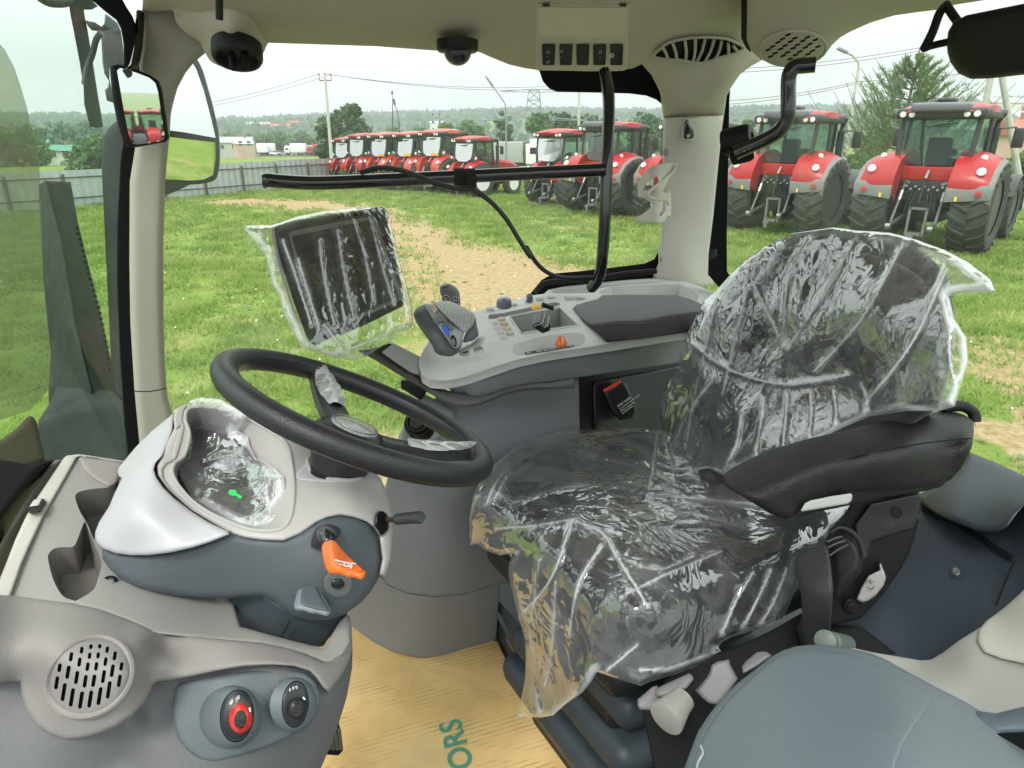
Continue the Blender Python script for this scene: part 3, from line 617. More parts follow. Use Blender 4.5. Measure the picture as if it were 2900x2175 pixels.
wire(pt + [.5, 0, .1], PY(370 * S_, 243 * S_, 66), .3, .016, 'thin wire from the concrete power pole down to the left, lower one')
wire(pt + [0, 0, .15], PY(1240 * S_, 183 * S_, 75), .6, .02, 'thin wire from the concrete power pole to the right, upper one')
wire(pt + [.5, 0, .1], PY(1240 * S_, 190 * S_, 75), .6, .02, 'thin wire from the concrete power pole to the right, lower one')
wire(PY(1560 * S_, 150 * S_, 60), PY(2020 * S_, 97 * S_, 60), .3, .022, 'thin wire above the pine, upper one')
wire(PY(1560 * S_, 158 * S_, 60), PY(2020 * S_, 104 * S_, 60), .3, .022, 'thin wire above the pine, second one')
wire(PY(1560 * S_, 218 * S_, 50), PY(1846 * S_, 178 * S_, 50), .2, .018, 'thin wire to the right-hand lamp post, upper one')
wire(PY(1560 * S_, 226 * S_, 50), PY(1846 * S_, 182 * S_, 50), .2, .018, 'thin wire to the right-hand lamp post, lower one')
wire(PY(1846 * S_, 176 * S_, 50), PY(2212 * S_, 140 * S_, 50), .2, .018, 'thin wire from the right-hand lamp post towards the leaning poles')
# lamps
def lamp(px, Y, label, m1, r0=.09, headl=.7):
    pts = [PY(x * S_, y * S_, Y) for x, y in px]; pts[0] = base_of(px[0][0] * S_, px[0][1] * S_, Y); t_ = thing('street_lamp', label, 'street lamp', tuple(pts[0]), 'street lamps')
    mb = MB(); mb.tube(pts[:3], [r0, r0 * .7, r0 * .6], 8); mb.build('post', m1, t_); mb = MB(); mb.tube(pts[2:], r0 * .5, 8); mb.build('arm', m1, t_)
    e = pts[-1]; d_ = pts[-1] - pts[-2]; d_ /= np.linalg.norm(d_); mb = MB(); mb.box(e + d_ * headl * .4, (headl, .26, .14), frame(d_, (0, 1, 0.01)), bev=.03); mb.build('lamp_head', m_dkst if m1 is m_dkst else m_steel, t_)
lamp([(1094, 300), (1093, 260), (1092, 226), (1081, 208), (1070, 194), (1063, 184)], 45, 'street lamp with a leaning arm above the fifth red tractor', m_steel, .07)
lamp([(848, 320), (848, 260), (848, 225), (848, 215), (847, 208), (847, 203)], 70, 'slim dark lamp post left of the curved one, above the third tractor', m_dkst, .07, .3)
lamp([(862, 320), (862, 270), (860, 248), (857, 238), (854, 230), (853, 226)], 60, 'dark lamp post with a short curved head, right of the straight slim one', m_dkst, .06, .5)
lamp([(1843, 250), (1846, 200), (1855, 148), (1854, 134), (1842, 120), (1828, 113)], 40, 'street lamp with a long bent arm left of the pine', m_conc, .12, .6)
mb = MB(); mb.tube([base_of(1252 * S_, 300 * S_, 70), PY(1251 * S_, 196 * S_, 70)], [.15, .1], 8); solo('utility_pole', mb, m_conc, 'plain pole behind the tractors left of the black grab rail upright', 'pole')
mb = MB(); mb.tube([base_of(2122 * S_, 300 * S_, 26), PY(2145 * S_, 140 * S_, 26)], [.13, .1], 8); solo('utility_pole', mb, m_conc, 'upright concrete pole behind the roof of the nearest red tractor', 'pole')
mb = MB(); mb.tube([base_of(2255 * S_, 330 * S_, 26), PY(2160 * S_, 140 * S_, 26)], [.13, .1], 8); solo('utility_pole', mb, m_conc, 'leaning concrete brace pole at the right edge of the picture', 'pole')
# lattice pylons
def pylon(x, yb, ytop, Y, W, label, arm=1.0):
    pb = PY(x, yb, Y); h = PY(x, ytop, Y)[2] - pb[2]; t_ = thing('lattice_pylon', label, 'pylon', tuple(pb), 'power line pylons'); r = h * .006
    def P_(a, b_, z): return pb + np.array([a, b_, z])
    mb = MB(); lev = [0, .3, .52, .7, .84, 1.0]; wd = [W, W * .62, W * .40, W * .30, W * .26, W * .22]
    for i in range(5):
        z0, z1 = h * lev[i], h * lev[i + 1]; a, b_ = wd[i] / 2, wd[i + 1] / 2
        c0 = [(-a, -a), (a, -a), (a, a), (-a, a)]; c1 = [(-b_, -b_), (b_, -b_), (b_, b_), (-b_, b_)]
        for k in range(4):
            j = (k + 1) % 4; mb.tube([P_(*c0[k], z0), P_(*c1[k], z1)], r, 4); mb.tube([P_(*c0[k], z0), P_(*c1[j], z1)], r * .7, 4); mb.tube([P_(*c0[j], z0), P_(*c1[k], z1)], r * .7, 4); mb.tube([P_(*c1[k], z1), P_(*c1[j], z1)], r * .7, 4)
    mb.build('tower', m_steel, t_)
    for z, ln_ in ((h * .99, W * .7), (h * .52, W * 1.15)):
        mb = MB(); 
        for s in (-1, 1):
            mb.tube([P_(0, 0, z + h * .04), P_(s * ln_, 0, z - (h * .03 if z < h * .9 else 0))], r, 4); mb.tube([P_(0, 0, z - h * .02), P_(s * ln_, 0, z - (h * .03 if z < h * .9 else 0))], r, 4)
            for q_ in (.3, .6): mb.tube([P_(s * ln_ * q_, 0, z + h * .02 * (1 - q_)), P_(s * ln_ * q_, 0, z - h * .02)], r * .7, 4)
        mb.build('crossarm', m_steel, t_)
pylon(1152 * S_, 320 * S_, 196 * S_, 130, 8.5, 'large lattice pylon above the tractors right of the leaning street lamp')
pylon(823 * S_, 290 * S_, 246 * S_, 420, 9, 'small far lattice pylon left of the slim dark lamp post')
# ================================================================= tractors
R = {}
R['red'] = mat('tractor_red', (.36, .013, .016), .36, spec=.3, coat=.12, var=.06, vscale=2); R['org'] = mat('tractor_orange_red', (.44, .035, .02), .4, coat=.3)
R['blk'] = mat('black_plastic', (.03, .032, .034), .45); R['dk'] = mat('dark_running_gear', (.022, .022, .024), .5, .2); R['grey'] = mat('fender_grey', (.17, .175, .17), .55, var=.05)
R['glass'] = glassmat('tractor_glass', (.55, .72, .66), .9, .1, (.45, .55, .5), 3, .12); R['rim'] = mat('rim_dark', (.10, .105, .10), .5, .3); R['rimw'] = mat('rim_white', (.75, .76, .76), .5)
R['lamp'] = mat('lamp_lens', (.85, .87, .88), .12, coat=.5); R['steel'] = mat('bright_steel', (.30, .30, .30), .4, .8); R['tail'] = mat('tail_lens', (.5, .03, .02), .2, coat=.5); R['yel'] = mat('yellow_sticker', (.8, .55, .08), .5)
R['plate'] = mat('number_plate', (.75, .35, .04), .5)
R['seatb'] = mat('seat_black', (.03, .03, .035), .8)
def tyre_mesh(r, w_, nl):
    mb = MB(); Vt, Ft = lathe((0, 0, 0), (0, 1, 0), [(r * .60, -w_ * .42), (r * .78, -w_ * .5), (r * .90, -w_ * .47), (r * .945, -w_ * .36), (r * .955, 0), (r * .945, w_ * .36), (r * .90, w_ * .47), (r * .78, w_ * .5), (r * .60, w_ * .42)], 40); mb.add(Vt, Ft[:-2])
    for i in range(nl):
        for s in (-1, 1):
            a = 2 * pi * (i + (.5 if s > 0 else 0)) / nl; V = []
            for (yy, da, hh_) in ((.015 * s, 0, 1.0), (s * w_ * .30, .105, 1.0), (s * w_ * .5, .21, .955)):
                for dd_ in (-.030, .030):
                    for rr_ in (r * .93 * (hh_ if hh_ < 1 else 1), r * hh_):
                        an_ = a - da + dd_ * (1 if rr_ > r * .95 else 1.25); V.append((rr_ * math.cos(an_), yy, rr_ * math.sin(an_)))
            F = []
            for k in range(2):
                b_ = 4 * k; F += [(b_ + 1, b_ + 3, b_ + 7, b_ + 5), (b_, b_ + 1, b_ + 5, b_ + 4), (b_ + 2, b_ + 6, b_ + 7, b_ + 3)]
            F += [(0, 2, 3, 1), (8, 9, 11, 10)]
            mb.add(V, F)
    return mb
def rim_mb(r, w_, s):
    mb = MB(); mb.lathe((0, 0, 0), (0, s, 0), [(r * .62, w_ * .38), (r * .60, w_ * .30), (r * .55, w_ * .24), (r * .50, w_ * .02), (r * .30, -w_ * .02), (r * .24, w_ * .10), (r * .20, w_ * .2), (0.01, w_ * .2)], 28)
    for k in range(8):
        a = 2 * pi * k / 8; mb.lathe((r * .26 * math.cos(a), s * w_ * .04, r * .26 * math.sin(a)), (0, s, 0), [(.025, 0), (.025, .04), (.01, .045)], 6)
    return mb
def make_tractor(big=True, rimm='rim', body='red', plate=False):
    t = thing('tractor', 'proto', 'tractor', (0, 0, 0), 'red tractors parked in the row'); RD = R[body]
    # local frame: +x forward, +y left, z up ; origin under the rear axle
    rr, rw, fr, fw, wb, tr = (.97, .76, .74, .58, 2.75, 1.0) if big else (.86, .52, .62, .42, 2.45, .86)
    b = lambda mb, nm, m_, par=t, sh=40: mk(nm, mb.V, mb.F, m_, par, sh)
    mb = MB(); mb.box((0, 0, .92), (.9, .62, .6), bev=.08); mb.box((1.2, 0, .80), (1.8, .55, .5), bev=.06); mb.tube([(0, -tr, rr), (0, tr, rr)], .14, 12); mb.box((2.6, 0, .72), (.5, .5, .3), bev=.04); mb.tube([(wb, -tr * .95, fr), (wb, tr * .95, fr)], .09, 10); b(mb, 'chassis', R['dk'])
    for s in (-1, 1):
        for (x_, z_, r_, w_, nl) in ((0, rr, rr, rw, 21), (wb, fr, fr, fw, 18)):
            mb = tyre_mesh(r_, w_, nl); V = np.array(mb.V) + [x_, s * tr, z_]; wv = mk('wheel', V, mb.F, M['tyre'], t, 35)
            mb = rim_mb(r_, w_, s); mk('rim', np.array(mb.V) + [x_, s * tr, z_], mb.F, R[rimm], wv, 40)
    # rear fenders: red shell tapering down to the rear with a grey lip
    for s in (-1, 1):
        cur = []
        y0, y1 = .52 * s * tr / .98, s * (tr + rw * .46)
        arc = [(-.98, 1.24), (-1.0, 1.44), (-.94, 1.64), (-.70, 1.88), (-.35, 2.03), (.05, 2.10), (.45, 2.05), (.75, 1.92), (.92, 1.74)]
        k_ = rr / .97
        cur_in = [(x_ * k_, y0, z_ * k_ + (.06 if i > 2 else 0)) for i, (x_, z_) in enumerate(arc)]; cur_mid = [(x_ * k_ * .99, (y0 + y1) / 2, z_ * k_ + (.02 if i > 2 else 0)) for i, (x_, z_) in enumerate(arc)]
        cur_out = [(x_ * k_ * .93, y1 - s * .1, z_ * k_ - .10) for x_, z_ in arc]
        V, F = loft([cur_in, cur_mid, cur_out], closed=False); mb = MB(); mb.add(V, F)
        V2, F2 = loft([[(x_, y_, z_) for x_, y_, z_ in cur_in], [(x_ * .6, y_, min(z_ * .8, 1.6)) for x_, y_, z_ in cur_in]], closed=False); mb.add(V2, F2)
        f = b(mb, 'fender', RD)
        if big:
            lip0 = cur_out; lip1 = [(x_ * 1.01, y1, z_ - .05) for x_, y_, z_ in cur_out]; lip2 = [(x_ * .97, y1, z_ - .18) for x_, y_, z_ in cur_out]
            mb = MB(); mb.add(*loft([lip0, lip1, lip2], closed=False)); b(mb, 'fender_lip', R['grey'], f)
            # grey lower rear band
            mb = MB(); A_ = [(-1.0 * k_, y0, 1.12), (-1.03 * k_, y0, 1.36), (-.99 * k_, y0, 1.43)]; B_ = [(-.94 * k_, y1, 1.20), (-.955 * k_, y1, 1.42), (-.90 * k_, y1, 1.50)]
            mb.add(*loft([A_, B_], closed=False)); b(mb, 'rear_band', R['grey'], f)
        yl = (y0 + y1) / 2
        mb = MB(); mb.lathe((-.83 * k_, yl + s * .12, 1.74 * k_), (-1, 0, .45), [(.085, 0), (.085, .05), (.07, .065), (.01, .07)], 14); b(mb, 'work_lamp', R['lamp'], f)
        mb = MB(); mb.lathe((-1.02 * k_ + .02, yl + s * .18, 1.32 * k_), (-1, 0, 0), [(.055, 0), (.055, .03), (.01, .035)], 12); b(mb, 'tail_lamp', R['tail'], f)
        mb = MB(); mb.box((-1.03 * k_, yl - s * .2, 1.20 * k_), (.02, .05, .09)); b(mb, 'reflector', R['yel'], f)
    # red panel between the fenders
    mb = MB(); mb.box((-.42, 0, 1.66 * rr / .97), (.10, 1.06, .30), bev=.03); b(mb, 'rear_panel', RD)
    mb = MB(); mb.box((-.43, 0, 1.30), (.08, 1.0, .42), bev=.02); b(mb, 'valve_bank', R['dk'])
    for k in range(8): pass
    mb = MB()
    for k in range(9): mb.lathe((-.5, -.36 + .09 * k, 1.38 - .06 * (k % 2)), (-1, 0, 0), [(.028, 0), (.028, .07), (.01, .08)], 8)
    b(mb, 'hydraulic_coupling', R['steel'])
    # hitch
    mb = MB()
    for s in (-1, 1):
        mb.tube([(-.35, s * .36, .72), (-1.15, s * .42, .55)], .045, 8); mb.tube([(-.45, s * .42, 1.45), (-.95, s * .44, .62)], .032, 8); mb.tube([(-.5, s * .30, 1.42), (-.45, s * .42, 1.47)], .05, 8)
    b(mb, 'lift_arm', R['rim'])
    mb = MB()
    for s in (-1, 1):
        mb.tube([(-.56, s * .425, 1.28), (-.66, s * .43, 1.08)], .05, 8); mb.lathe((-1.15, s * .42, .55), (0, 1, 0), [(.07, -.05), (.07, .05)], 10)
    b(mb, 'lift_rod_end', R['steel']); mb = MB(); mb.tube([(-.42, 0, 1.75), (-.60, 0, 1.55)], .035, 8); b(mb, 'top_link_bracket', R['steel']); mb = MB(); mb.tube([(-.60, 0, 1.52), (-.74, 0, 1.05)], .026, 8); b(mb, 'top_link', R['dk'])
    mb = MB()
    for s in (-1, 1):
        for k in range(3): mb.tube([(-.48, s * (.08 + .07 * k), 1.3), (-.62, s * (.12 + .09 * k), 1.05 - .1 * k), (-.55, s * (.2 + .06 * k), .8)], .014, 6)
    b(mb, 'hydraulic_hose', R['dk'])
    mb = MB(); 
    for s in (-1, 1): mb.box((-.62, s * .17, .62), (.06, .05, .62))
    mb.box((-.62, 0, .92), (.06, .36, .05)); mb.box((-.62, 0, .36), (.3, .3, .05)); mb.box((-.85, 0, .34), (.3, .14, .05)); mb.lathe((-.95, 0, .2), (0, 0, 1), [(.05, 0), (.05, .2)], 10); b(mb, 'drawbar', R['grey'])
    # hood
    V = []; secs = [(1.15, .44, 1.95), (1.9, .46, 1.93), (2.8, .45, 1.82), (3.35, .40, 1.62), (3.5, .34, 1.35)]
    cs = []
    for x_, hw, zt in secs: cs.append([(x_, -hw, 1.0), (x_, -hw, zt - .16), (x_, -hw * .75, zt - .03), (x_, 0, zt), (x_, hw * .75, zt - .03), (x_, hw, zt - .16), (x_, hw, 1.0)])
    mb = MB(); V, F = loft(cs, closed=True); F += [tuple(range(28, 35))]; mb.add(V, F); b(mb, 'hood', RD)
    # cab
    ct = 2.82; x0, x1 = -.42, 1.18; hw = .82
    mb = MB(); mb.box((.42, 0, 1.42), (1.5, 1.25, .35), bev=.05); b(mb, 'cab_floor', R['blk'])
    for (xa, ya, xb, yb, r_) in ((x0 - .02, hw * .82, x0 + .12, hw * .9, .055), (.42, hw, .45, hw * .97, .05), (x1 + .12, hw * .72, x1 - .1, hw * .85, .045)):
        for s in (-1, 1): mb = MB(); mb.tube([(xa, s * ya, 1.62), ((xa + xb) / 2 - .02, s * (ya + yb) / 2 * 1.02, 2.2), (xb, s * yb, ct)], r_, 8); b(mb, 'cab_pillar', R['blk'])
    g = R['glass']
    mk('rear_window', [(x0 - .03, -.60, 1.98), (x0 - .06, -.3, 1.84), (x0 - .06, .3, 1.84), (x0 - .03, .60, 1.98), (x0 + .02, .68, 2.3), (x0 + .1, .70, ct), (x0 + .1, -.70, ct), (x0 + .02, -.68, 2.3)], [tuple(range(8))], g, t, 0)
    for s in (-1, 1):
        mk('side_window', [(x0 + .05, s * .74, 2.08), (.40, s * hw, 2.05), (.43, s * hw * .98, ct), (x0 + .14, s * .76, ct)], [(0, 1, 2, 3)], g, t, 0)
        mk('door_window', [(.46, s * hw, 1.6), (x1 + .08, s * hw * .75, 1.6), (x1 - .08, s * hw * .86, ct), (.47, s * hw * .98, ct)], [(0, 1, 2, 3)], g, t, 0)
    mk('front_window', [(x1 + .13, -.56, 1.75), (x1 + .13, .56, 1.75), (x1 - .08, .66, ct), (x1 - .08, -.66, ct)], [(0, 1, 2, 3)], g, t, 0)
    mb = MB(); mb.box((.35, 0, ct + .08), (1.86, 1.72, .22), bev=.07); r_ = b(mb, 'roof', R['blk'])
    mb = MB()
    cs = []
    for x_, hw_, zt in ((-.62, .62, .16), (-.45, .80, .22), (.2, .88, .30), (.9, .86, .28), (1.42, .70, .18)): cs.append([(x_, -hw_, ct + .10), (x_, -hw_ * .96, ct + zt - .05), (x_, -hw_ * .6, ct + zt), (x_, 0, ct + zt + .03), (x_, hw_ * .6, ct + zt), (x_, hw_ * .96, ct + zt - .05), (x_, hw_, ct + .10)])
    V, F = loft(cs, closed=True); F += [tuple(range(7))[::-1], tuple(range(28, 35))]; mb.add(V, F); b(mb, 'roof_cap', RD, r_)
    if big:
        mb = MB(); mb.box((-.36, 0, ct + .20), (.7, 1.1, .19), bev=.06); b(mb, 'roof_centre', mat('roof_dark_grey', (.12, .12, .15), .4, coat=.3), r_)
        mb = MB(); mb.box((.1, .05, ct + .36), (.4, .34, .09), bev=.04); b(mb, 'antenna_dome', R['blk'], r_)
    for s in (-1, 1):
        for dy in (.62, .80): mb = MB(); mb.lathe((-.56, s * (dy - .1), ct + .06), (-1, 0, 0), [(.062, 0), (.062, .04), (.05, .05), (.01, .055)], 12); b(mb, 'roof_lamp', R['lamp'], r_)
        mb = MB(); mb.lathe((-.38, s * .98, 2.02), (-1, 0, 0), [(.05, 0), (.065, .05), (.01, .06)], 10); mb.tube([(-.3, s * .75, 1.95), (-.36, s * .98, 2.0)], .015, 6); b(mb, 'indicator', R['lamp'])
        mb = MB(); mb.tube([(x1, s * .8, 2.6), (x1 + .1, s * 1.15, 2.62)], .02, 6); mb.box((x1 + .1, s * 1.22, 2.4), (.08, .22, .42), bev=.03); b(mb, 'mirror', R['blk'])
    # exhaust on the right side
    mb = MB(); mb.tube([(1.42, -.74, 1.2), (1.42, -.74, 2.62)], .095, 12); mb.tube([(1.42, -.74, 2.6), (1.44, -.74, 2.75), (1.3, -.86, 2.95)], .06, 10); b(mb, 'exhaust_stack', R['blk'])
    mb = MB(); mb.box((.95, -.75, 1.15), (.6, .35, .5), bev=.05); b(mb, 'step_box', R['dk'])
    if big:
        for s in (-1, 1):
            arc = [(wb + (fr + .1) * math.cos(a), (fr + .1) * math.sin(a) + fr) for a in np.linspace(-.1, 2.7, 12)]
            mb = MB(); mb.add(*loft([[(x_, s * (tr - fw * .45), z_) for x_, z_ in arc], [(x_, s * (tr + fw * .52), z_ - .02) for x_, z_ in arc]], closed=False)); b(mb, 'front_fender', R['blk'])
    # seat and wheel inside
    mb = MB(); mb.box((.25, 0, 1.75), (.5, .5, .18), bev=.06); mb.box((.02, 0, 2.1), (.16, .48, .62), bev=.07); b(mb, 'seat', R['seatb'])
    mb = MB(); mb.lathe((.85, 0, 2.05), (-.5, 0, .8), [(.19, 0), (.205, .012), (.19, .024), (.175, .012)], 20); mb.tube([(1.0, 0, 1.6), (.86, 0, 2.05)], .04, 8); b(mb, 'steering_wheel', R['blk'])
    mb = MB(); mb.tube([(x0 + .05, -.35, 2.70), (x0 + .04, .1, 2.66)], .012, 6); mb.box((x0 + .02, .05, 2.64), (.02, .5, .02)); b(mb, 'wiper', R['blk'])
    if plate: mb = MB(); mb.box((x0 - .12, -.42, 1.92), (.02, .55, .13)); b(mb, 'number_plate', R['plate'])
    return t
def copy_tree(o, par=None):
    c = o.copy(); COL.objects.link(c)
    if par: c.parent = par
    for ch in list(o.children): copy_tree(ch, c)
    return c
HD = math.radians(44)
def place(t, X, Y, h, label, dh=0):
    t.location = (X, Y, 0); t.rotation_euler = (0, 0, pi / 2 - HD - dh); s = h / 3.15; t.scale = (s, s, s); t['label'] = label; return t
kinds = {}
for spec in ((10.75, 17.9, 3.55, 'a', 'largest and nearest red tractor with grey fender lips, right of the seat back'),
             (8.15, 20.8, 3.45, 'a', 'second nearest red tractor, left of the nearest one, partly behind the bent black rail'),
             (5.75, 23.2, 3.25, 'a', 'red tractor mostly hidden by the white rear pillar'),
             (3.35, 25.4, 3.2, 'a', 'red tractor behind the black grab rail upright, left of the rear pillar'),
             (1.75, 28.4, 2.95, 'b', 'smaller red tractor just left of the black grab rail upright'),
             (-1.95, 32.3, 2.65, 'w', 'small red tractor with white wheel rims above the strap on the grab rail'),
             (-3.6, 34.3, 2.95, 'p', 'orange-red tractor with a number plate, right one of three alike'),
             (-5.05, 35.3, 2.85, 'p', 'orange-red tractor with a number plate, middle one of three alike'),
             (-6.5, 36.2, 2.8, 'p', 'orange-red tractor with a number plate, left one of three alike'),
             (-7.85, 37.2, 2.75, 'b', 'red tractor second from the far left end of the row'),
             (-8.95, 38.4, 2.55, 'b', 'small red tractor at the far left end of the row next to the fence')):
    k = spec[3]
    if k not in kinds:
        kinds[k] = make_tractor(*{'a': (True, 'rim', 'red'), 'b': (False, 'rim', 'red'), 'w': (False, 'rimw', 'red'), 'p': (False, 'rim', 'org', True)}[k]); t = kinds[k]
    else: t = copy_tree(kinds[k])
    place(t, spec[0], spec[1], spec[2], spec[4])
# ================================================================= the cab
K = {}
K['beige'] = mat('cab_beige', (.52, .46, .39), .7, bump=.25, bscale=600, var=.025, vscale=3)
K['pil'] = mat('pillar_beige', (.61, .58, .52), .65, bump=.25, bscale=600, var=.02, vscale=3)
K['lt'] = mat('trim_light_grey', (.225, .208, .20), .6, bump=.3, bscale=550, var=.03, vscale=4)
K['deck'] = mat('deck_grey', (.25, .24, .228), .55, bump=.3, bscale=550, var=.03, vscale=4)
K['white'] = mat('hood_silver_white', (.43, .425, .45), .38, bump=.04, bscale=1400, var=.01)
K['shell'] = mat('shell_grey', (.40, .38, .37), .45, bump=.08, bscale=1200, var=.015)
K['blue'] = mat('blue_grey_plastic', (.072, .086, .10), .55, bump=.3, bscale=550, var=.03, vscale=5)
K['blue2'] = mat('blue_grey_light', (.16, .195, .22), .42, bump=.1, bscale=1100, var=.03, vscale=5)
K['low'] = mat('lower_grey', (.125, .124, .132), .6, bump=.35, bscale=550, var=.04, vscale=4)
K['dkb'] = mat('dark_blue_panel', (.028, .037, .052), .5, bump=.3, bscale=550, var=.04, vscale=4)
K['blk'] = mat('cab_black', (.007, .007, .008), .5, spec=.3, bump=.08, bscale=900)
K['seal'] = mat('rubber_seal', (.006, .006, .007), .7, spec=.15)
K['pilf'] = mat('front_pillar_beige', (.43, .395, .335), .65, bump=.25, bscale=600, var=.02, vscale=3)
K['tube'] = mat('black_tube_gloss', (.012, .012, .014), .22, coat=.7)
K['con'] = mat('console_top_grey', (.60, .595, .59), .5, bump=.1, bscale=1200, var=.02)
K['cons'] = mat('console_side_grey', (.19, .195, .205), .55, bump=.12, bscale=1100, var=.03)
K['ped'] = mat('pedestal_grey', (.19, .193, .213), .5, bump=.3, bscale=550, var=.04, vscale=3)
K['orange'] = mat('orange_lever', (.80, .16, .02), .32, coat=.3)
K['red'] = mat('red_knob', (.62, .03, .02), .28, coat=.4)
K['yel'] = mat('yellow_knob', (.8, .5, .03), .4)
K['ink'] = mat('white_print', (.75, .75, .75), .6)
K['rub'] = mat('wheel_rubber', (.018, .018, .019), .5, bump=.55, bscale=420)
K['gglass'] = glassmat('side_glass', (.97, .985, .97), .4, .10, (.75, .78, .74), 3.0, .015)
K['wglass'] = glassmat('windscreen_glass', (.80, .90, .83), .25, .05, (.62, .70, .62), 2.2, .0)
K['rglass'] = glassmat('rear_glass', (.95, .98, .96), .07, .06, (.75, .8, .76), 3.0, .015)
VW, UR = 1.92, 1.62
def dVP(x, y, A, B):       # depth on the vertical plane through ground points A, B
    n_ = np.array([-(B[1] - A[1]), B[0] - A[0], 0.0]); r = rays([(x, y)])[0]; return (n_ @ (np.array([A[0], A[1], 0]))) / (r @ n_)
def TB(kd, pts, d):        # picture points plus depths to places
    d = np.atleast_1d(d); d = np.interp(np.linspace(0, 1, len(pts)), np.linspace(0, 1, len(d)), d)
    return np.array([P(*q(kd, *p_[:2]), dd_) for p_, dd_ in zip(pts, d)])
def tubeobj(name, kd, pts, d, r, m, parent=None, n=14, sp=8, **k):
    p_ = spl(TB(kd, pts, d), sp); mb = MB(); mb.tube(p_, r, n); return mb.build(name, m, parent, 50, **k)
cab = thing('tractor_cab', 'cab interior shell with beige pillars, roof lining and large windows around the seat', 'cab', (0.3, 1.0, 1.6))
def V4(kd, pts, v): return [(*q(kd, *p_), dV(*q(kd, *p_), v)) for p_ in pts]
def U4(kd, pts, u): return [(*q(kd, *p_), dU(*q(kd, *p_), u)) for p_ in pts]
# glass
def pane(name, kd, pts, dp, m): 
    ds = DS(dp); ol = resample(np.array(Q(kd, pts)), 200); return mk(name, PD(ds, ol), [tuple(range(len(ol)))], m, cab, 0)
pane('side_window', 'D', [(300, -80), (1500, -80), (1500, 640), (1300, 900), (300, 1300)], V4('D', [(300, 0), (1500, 0), (900, 900)], VW), K['gglass'])
pane('rear_window', 'D', [(1500, -80), (2320, -80), (2320, 1100), (1500, 700)], U4('D', [(1500, 0), (2200, 0), (1900, 900)], UR), K['rglass'])
relief('windscreen', Q('D', [(-80, -90), (262, -90), (262, 60), (258, 300), (258, 800), (290, 1000), (100, 1050), (-80, 1060)]), [(345, 0, 1.63), (345, 1300, 1.66), (-100, 0, 1.02), (-100, 1300, 1.05), (130, 600, 1.42)], K['wglass'], cab, r=0, thick=0, step=40)
# front right pillar, black seal beside it
pl = Q('A1', [(1615, -100), (1615, 170), (1590, 520), (1565, 790), (1560, 1100)]) + Q('A2', [(668, 35), (642, 200), (640, 600), (645, 900), (665, 1230), (690, 1500), (700, 1620), (900, 1500), (848, 1330), (828, 1260), (816, 1100), (810, 900), (808, 500), (818, 200), (830, 60)]) + \
     Q('A1', [(1915, 1600), (1925, 1500), (1935, 1300), (1960, 1180), (2010, 1000), (2100, 830), (2200, 705)]) + Q('Z1', [(1290, 330), (1400, 290), (1500, 200), (1500, -60)])
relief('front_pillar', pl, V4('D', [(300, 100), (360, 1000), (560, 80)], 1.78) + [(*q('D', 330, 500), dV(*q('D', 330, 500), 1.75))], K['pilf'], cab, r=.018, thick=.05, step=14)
relief('window_seal', Q('A2', [(610, -10), (595, 100), (580, 400), (578, 700), (590, 1000), (605, 1250), (615, 1400), (640, 1600), (720, 1640), (700, 1500), (680, 1230), (660, 900), (655, 400), (672, 35)]), V4('D', [(280, 300), (300, 900), (260, 600)], 1.80), K['seal'], cab, r=.004, thick=.03, step=14)
relief('windscreen_seal', Q('A1', [(1000, -120), (1040, 0), (1180, 120), (1320, 230), (1370, 330), (1398, 500), (1405, 760), (1500, 800), (1580, 800), (1570, 500), (1545, 300), (1500, 180), (1440, 90), (1390, 0), (1390, -120)]), V4('D', [(280, 100), (330, 300), (240, 0)], 1.74), K['seal'], cab, r=.006, thick=.03, step=8)
# seam across the pillar foot
tubeobj('pillar_seam', 'A2', [(665, 1236), (740, 1238), (822, 1222)], 1.475, .0012, K['seal'], cab, 6, 3)
# roof lining
lb = Q('Z1', [(900, -120), (890, 80), (1010, 70), (1120, 60), (1200, 150), (1290, 240), (1500, 270), (1675, 268)]) + Q('Z2', [(0, 278), (370, 290), (500, 300), (745, 318), (1010, 325), (1100, 365), (1200, 405), (1300, 428), (1390, 440), (1700, 447), (1880, 445), (1980, 425), (2030, 402), (2090, 470), (2140, 570), (2162, 650), (2165, 735)]) + \
     Q('Z3', [(0, 738), (180, 732), (328, 722), (345, 630), (370, 560), (430, 470), (500, 415), (580, 372), (560, 330), (500, 300), (470, 240), (455, -120)])
ld = V4('Z2', [(0, 278), (745, 318), (1390, 440), (1880, 445)], 1.76) + V4('Z1', [(1290, 240), (1010, 70)], 1.70) + V4('Z3', [(0, 738), (320, 722)], 1.84) + V4('Z3', [(430, 470), (560, 330)], 1.70) + \
     V4('Z2', [(0, 120), (745, 120)], 1.52) + V4('Z2', [(1390, 250), (1900, 250)], 1.62) + V4('Z2', [(0, -100), (745, -100), (1390, -50), (1900, -50)], 1.36) + V4('Z1', [(1000, -100)], 1.40) + V4('Z3', [(300, 200)], 1.62) + V4('Z3', [(440, -60)], 1.38)
LDS = DS(ld)
relief('roof_lining', lb, LDS, K['beige'], cab, r=.03, thick=.12, step=18, back=(0, .6, .5))
relief('lining_gap', Q('Z3', [(440, -120), (500, -120), (500, 330), (470, 300), (440, 240)]), [(*q('Z3', 470, 260), 1.72), (*q('Z3', 470, -60), 1.46), (*q('Z3', 500, 100), 1.58)], K['seal'], cab, r=0, thick=.02)
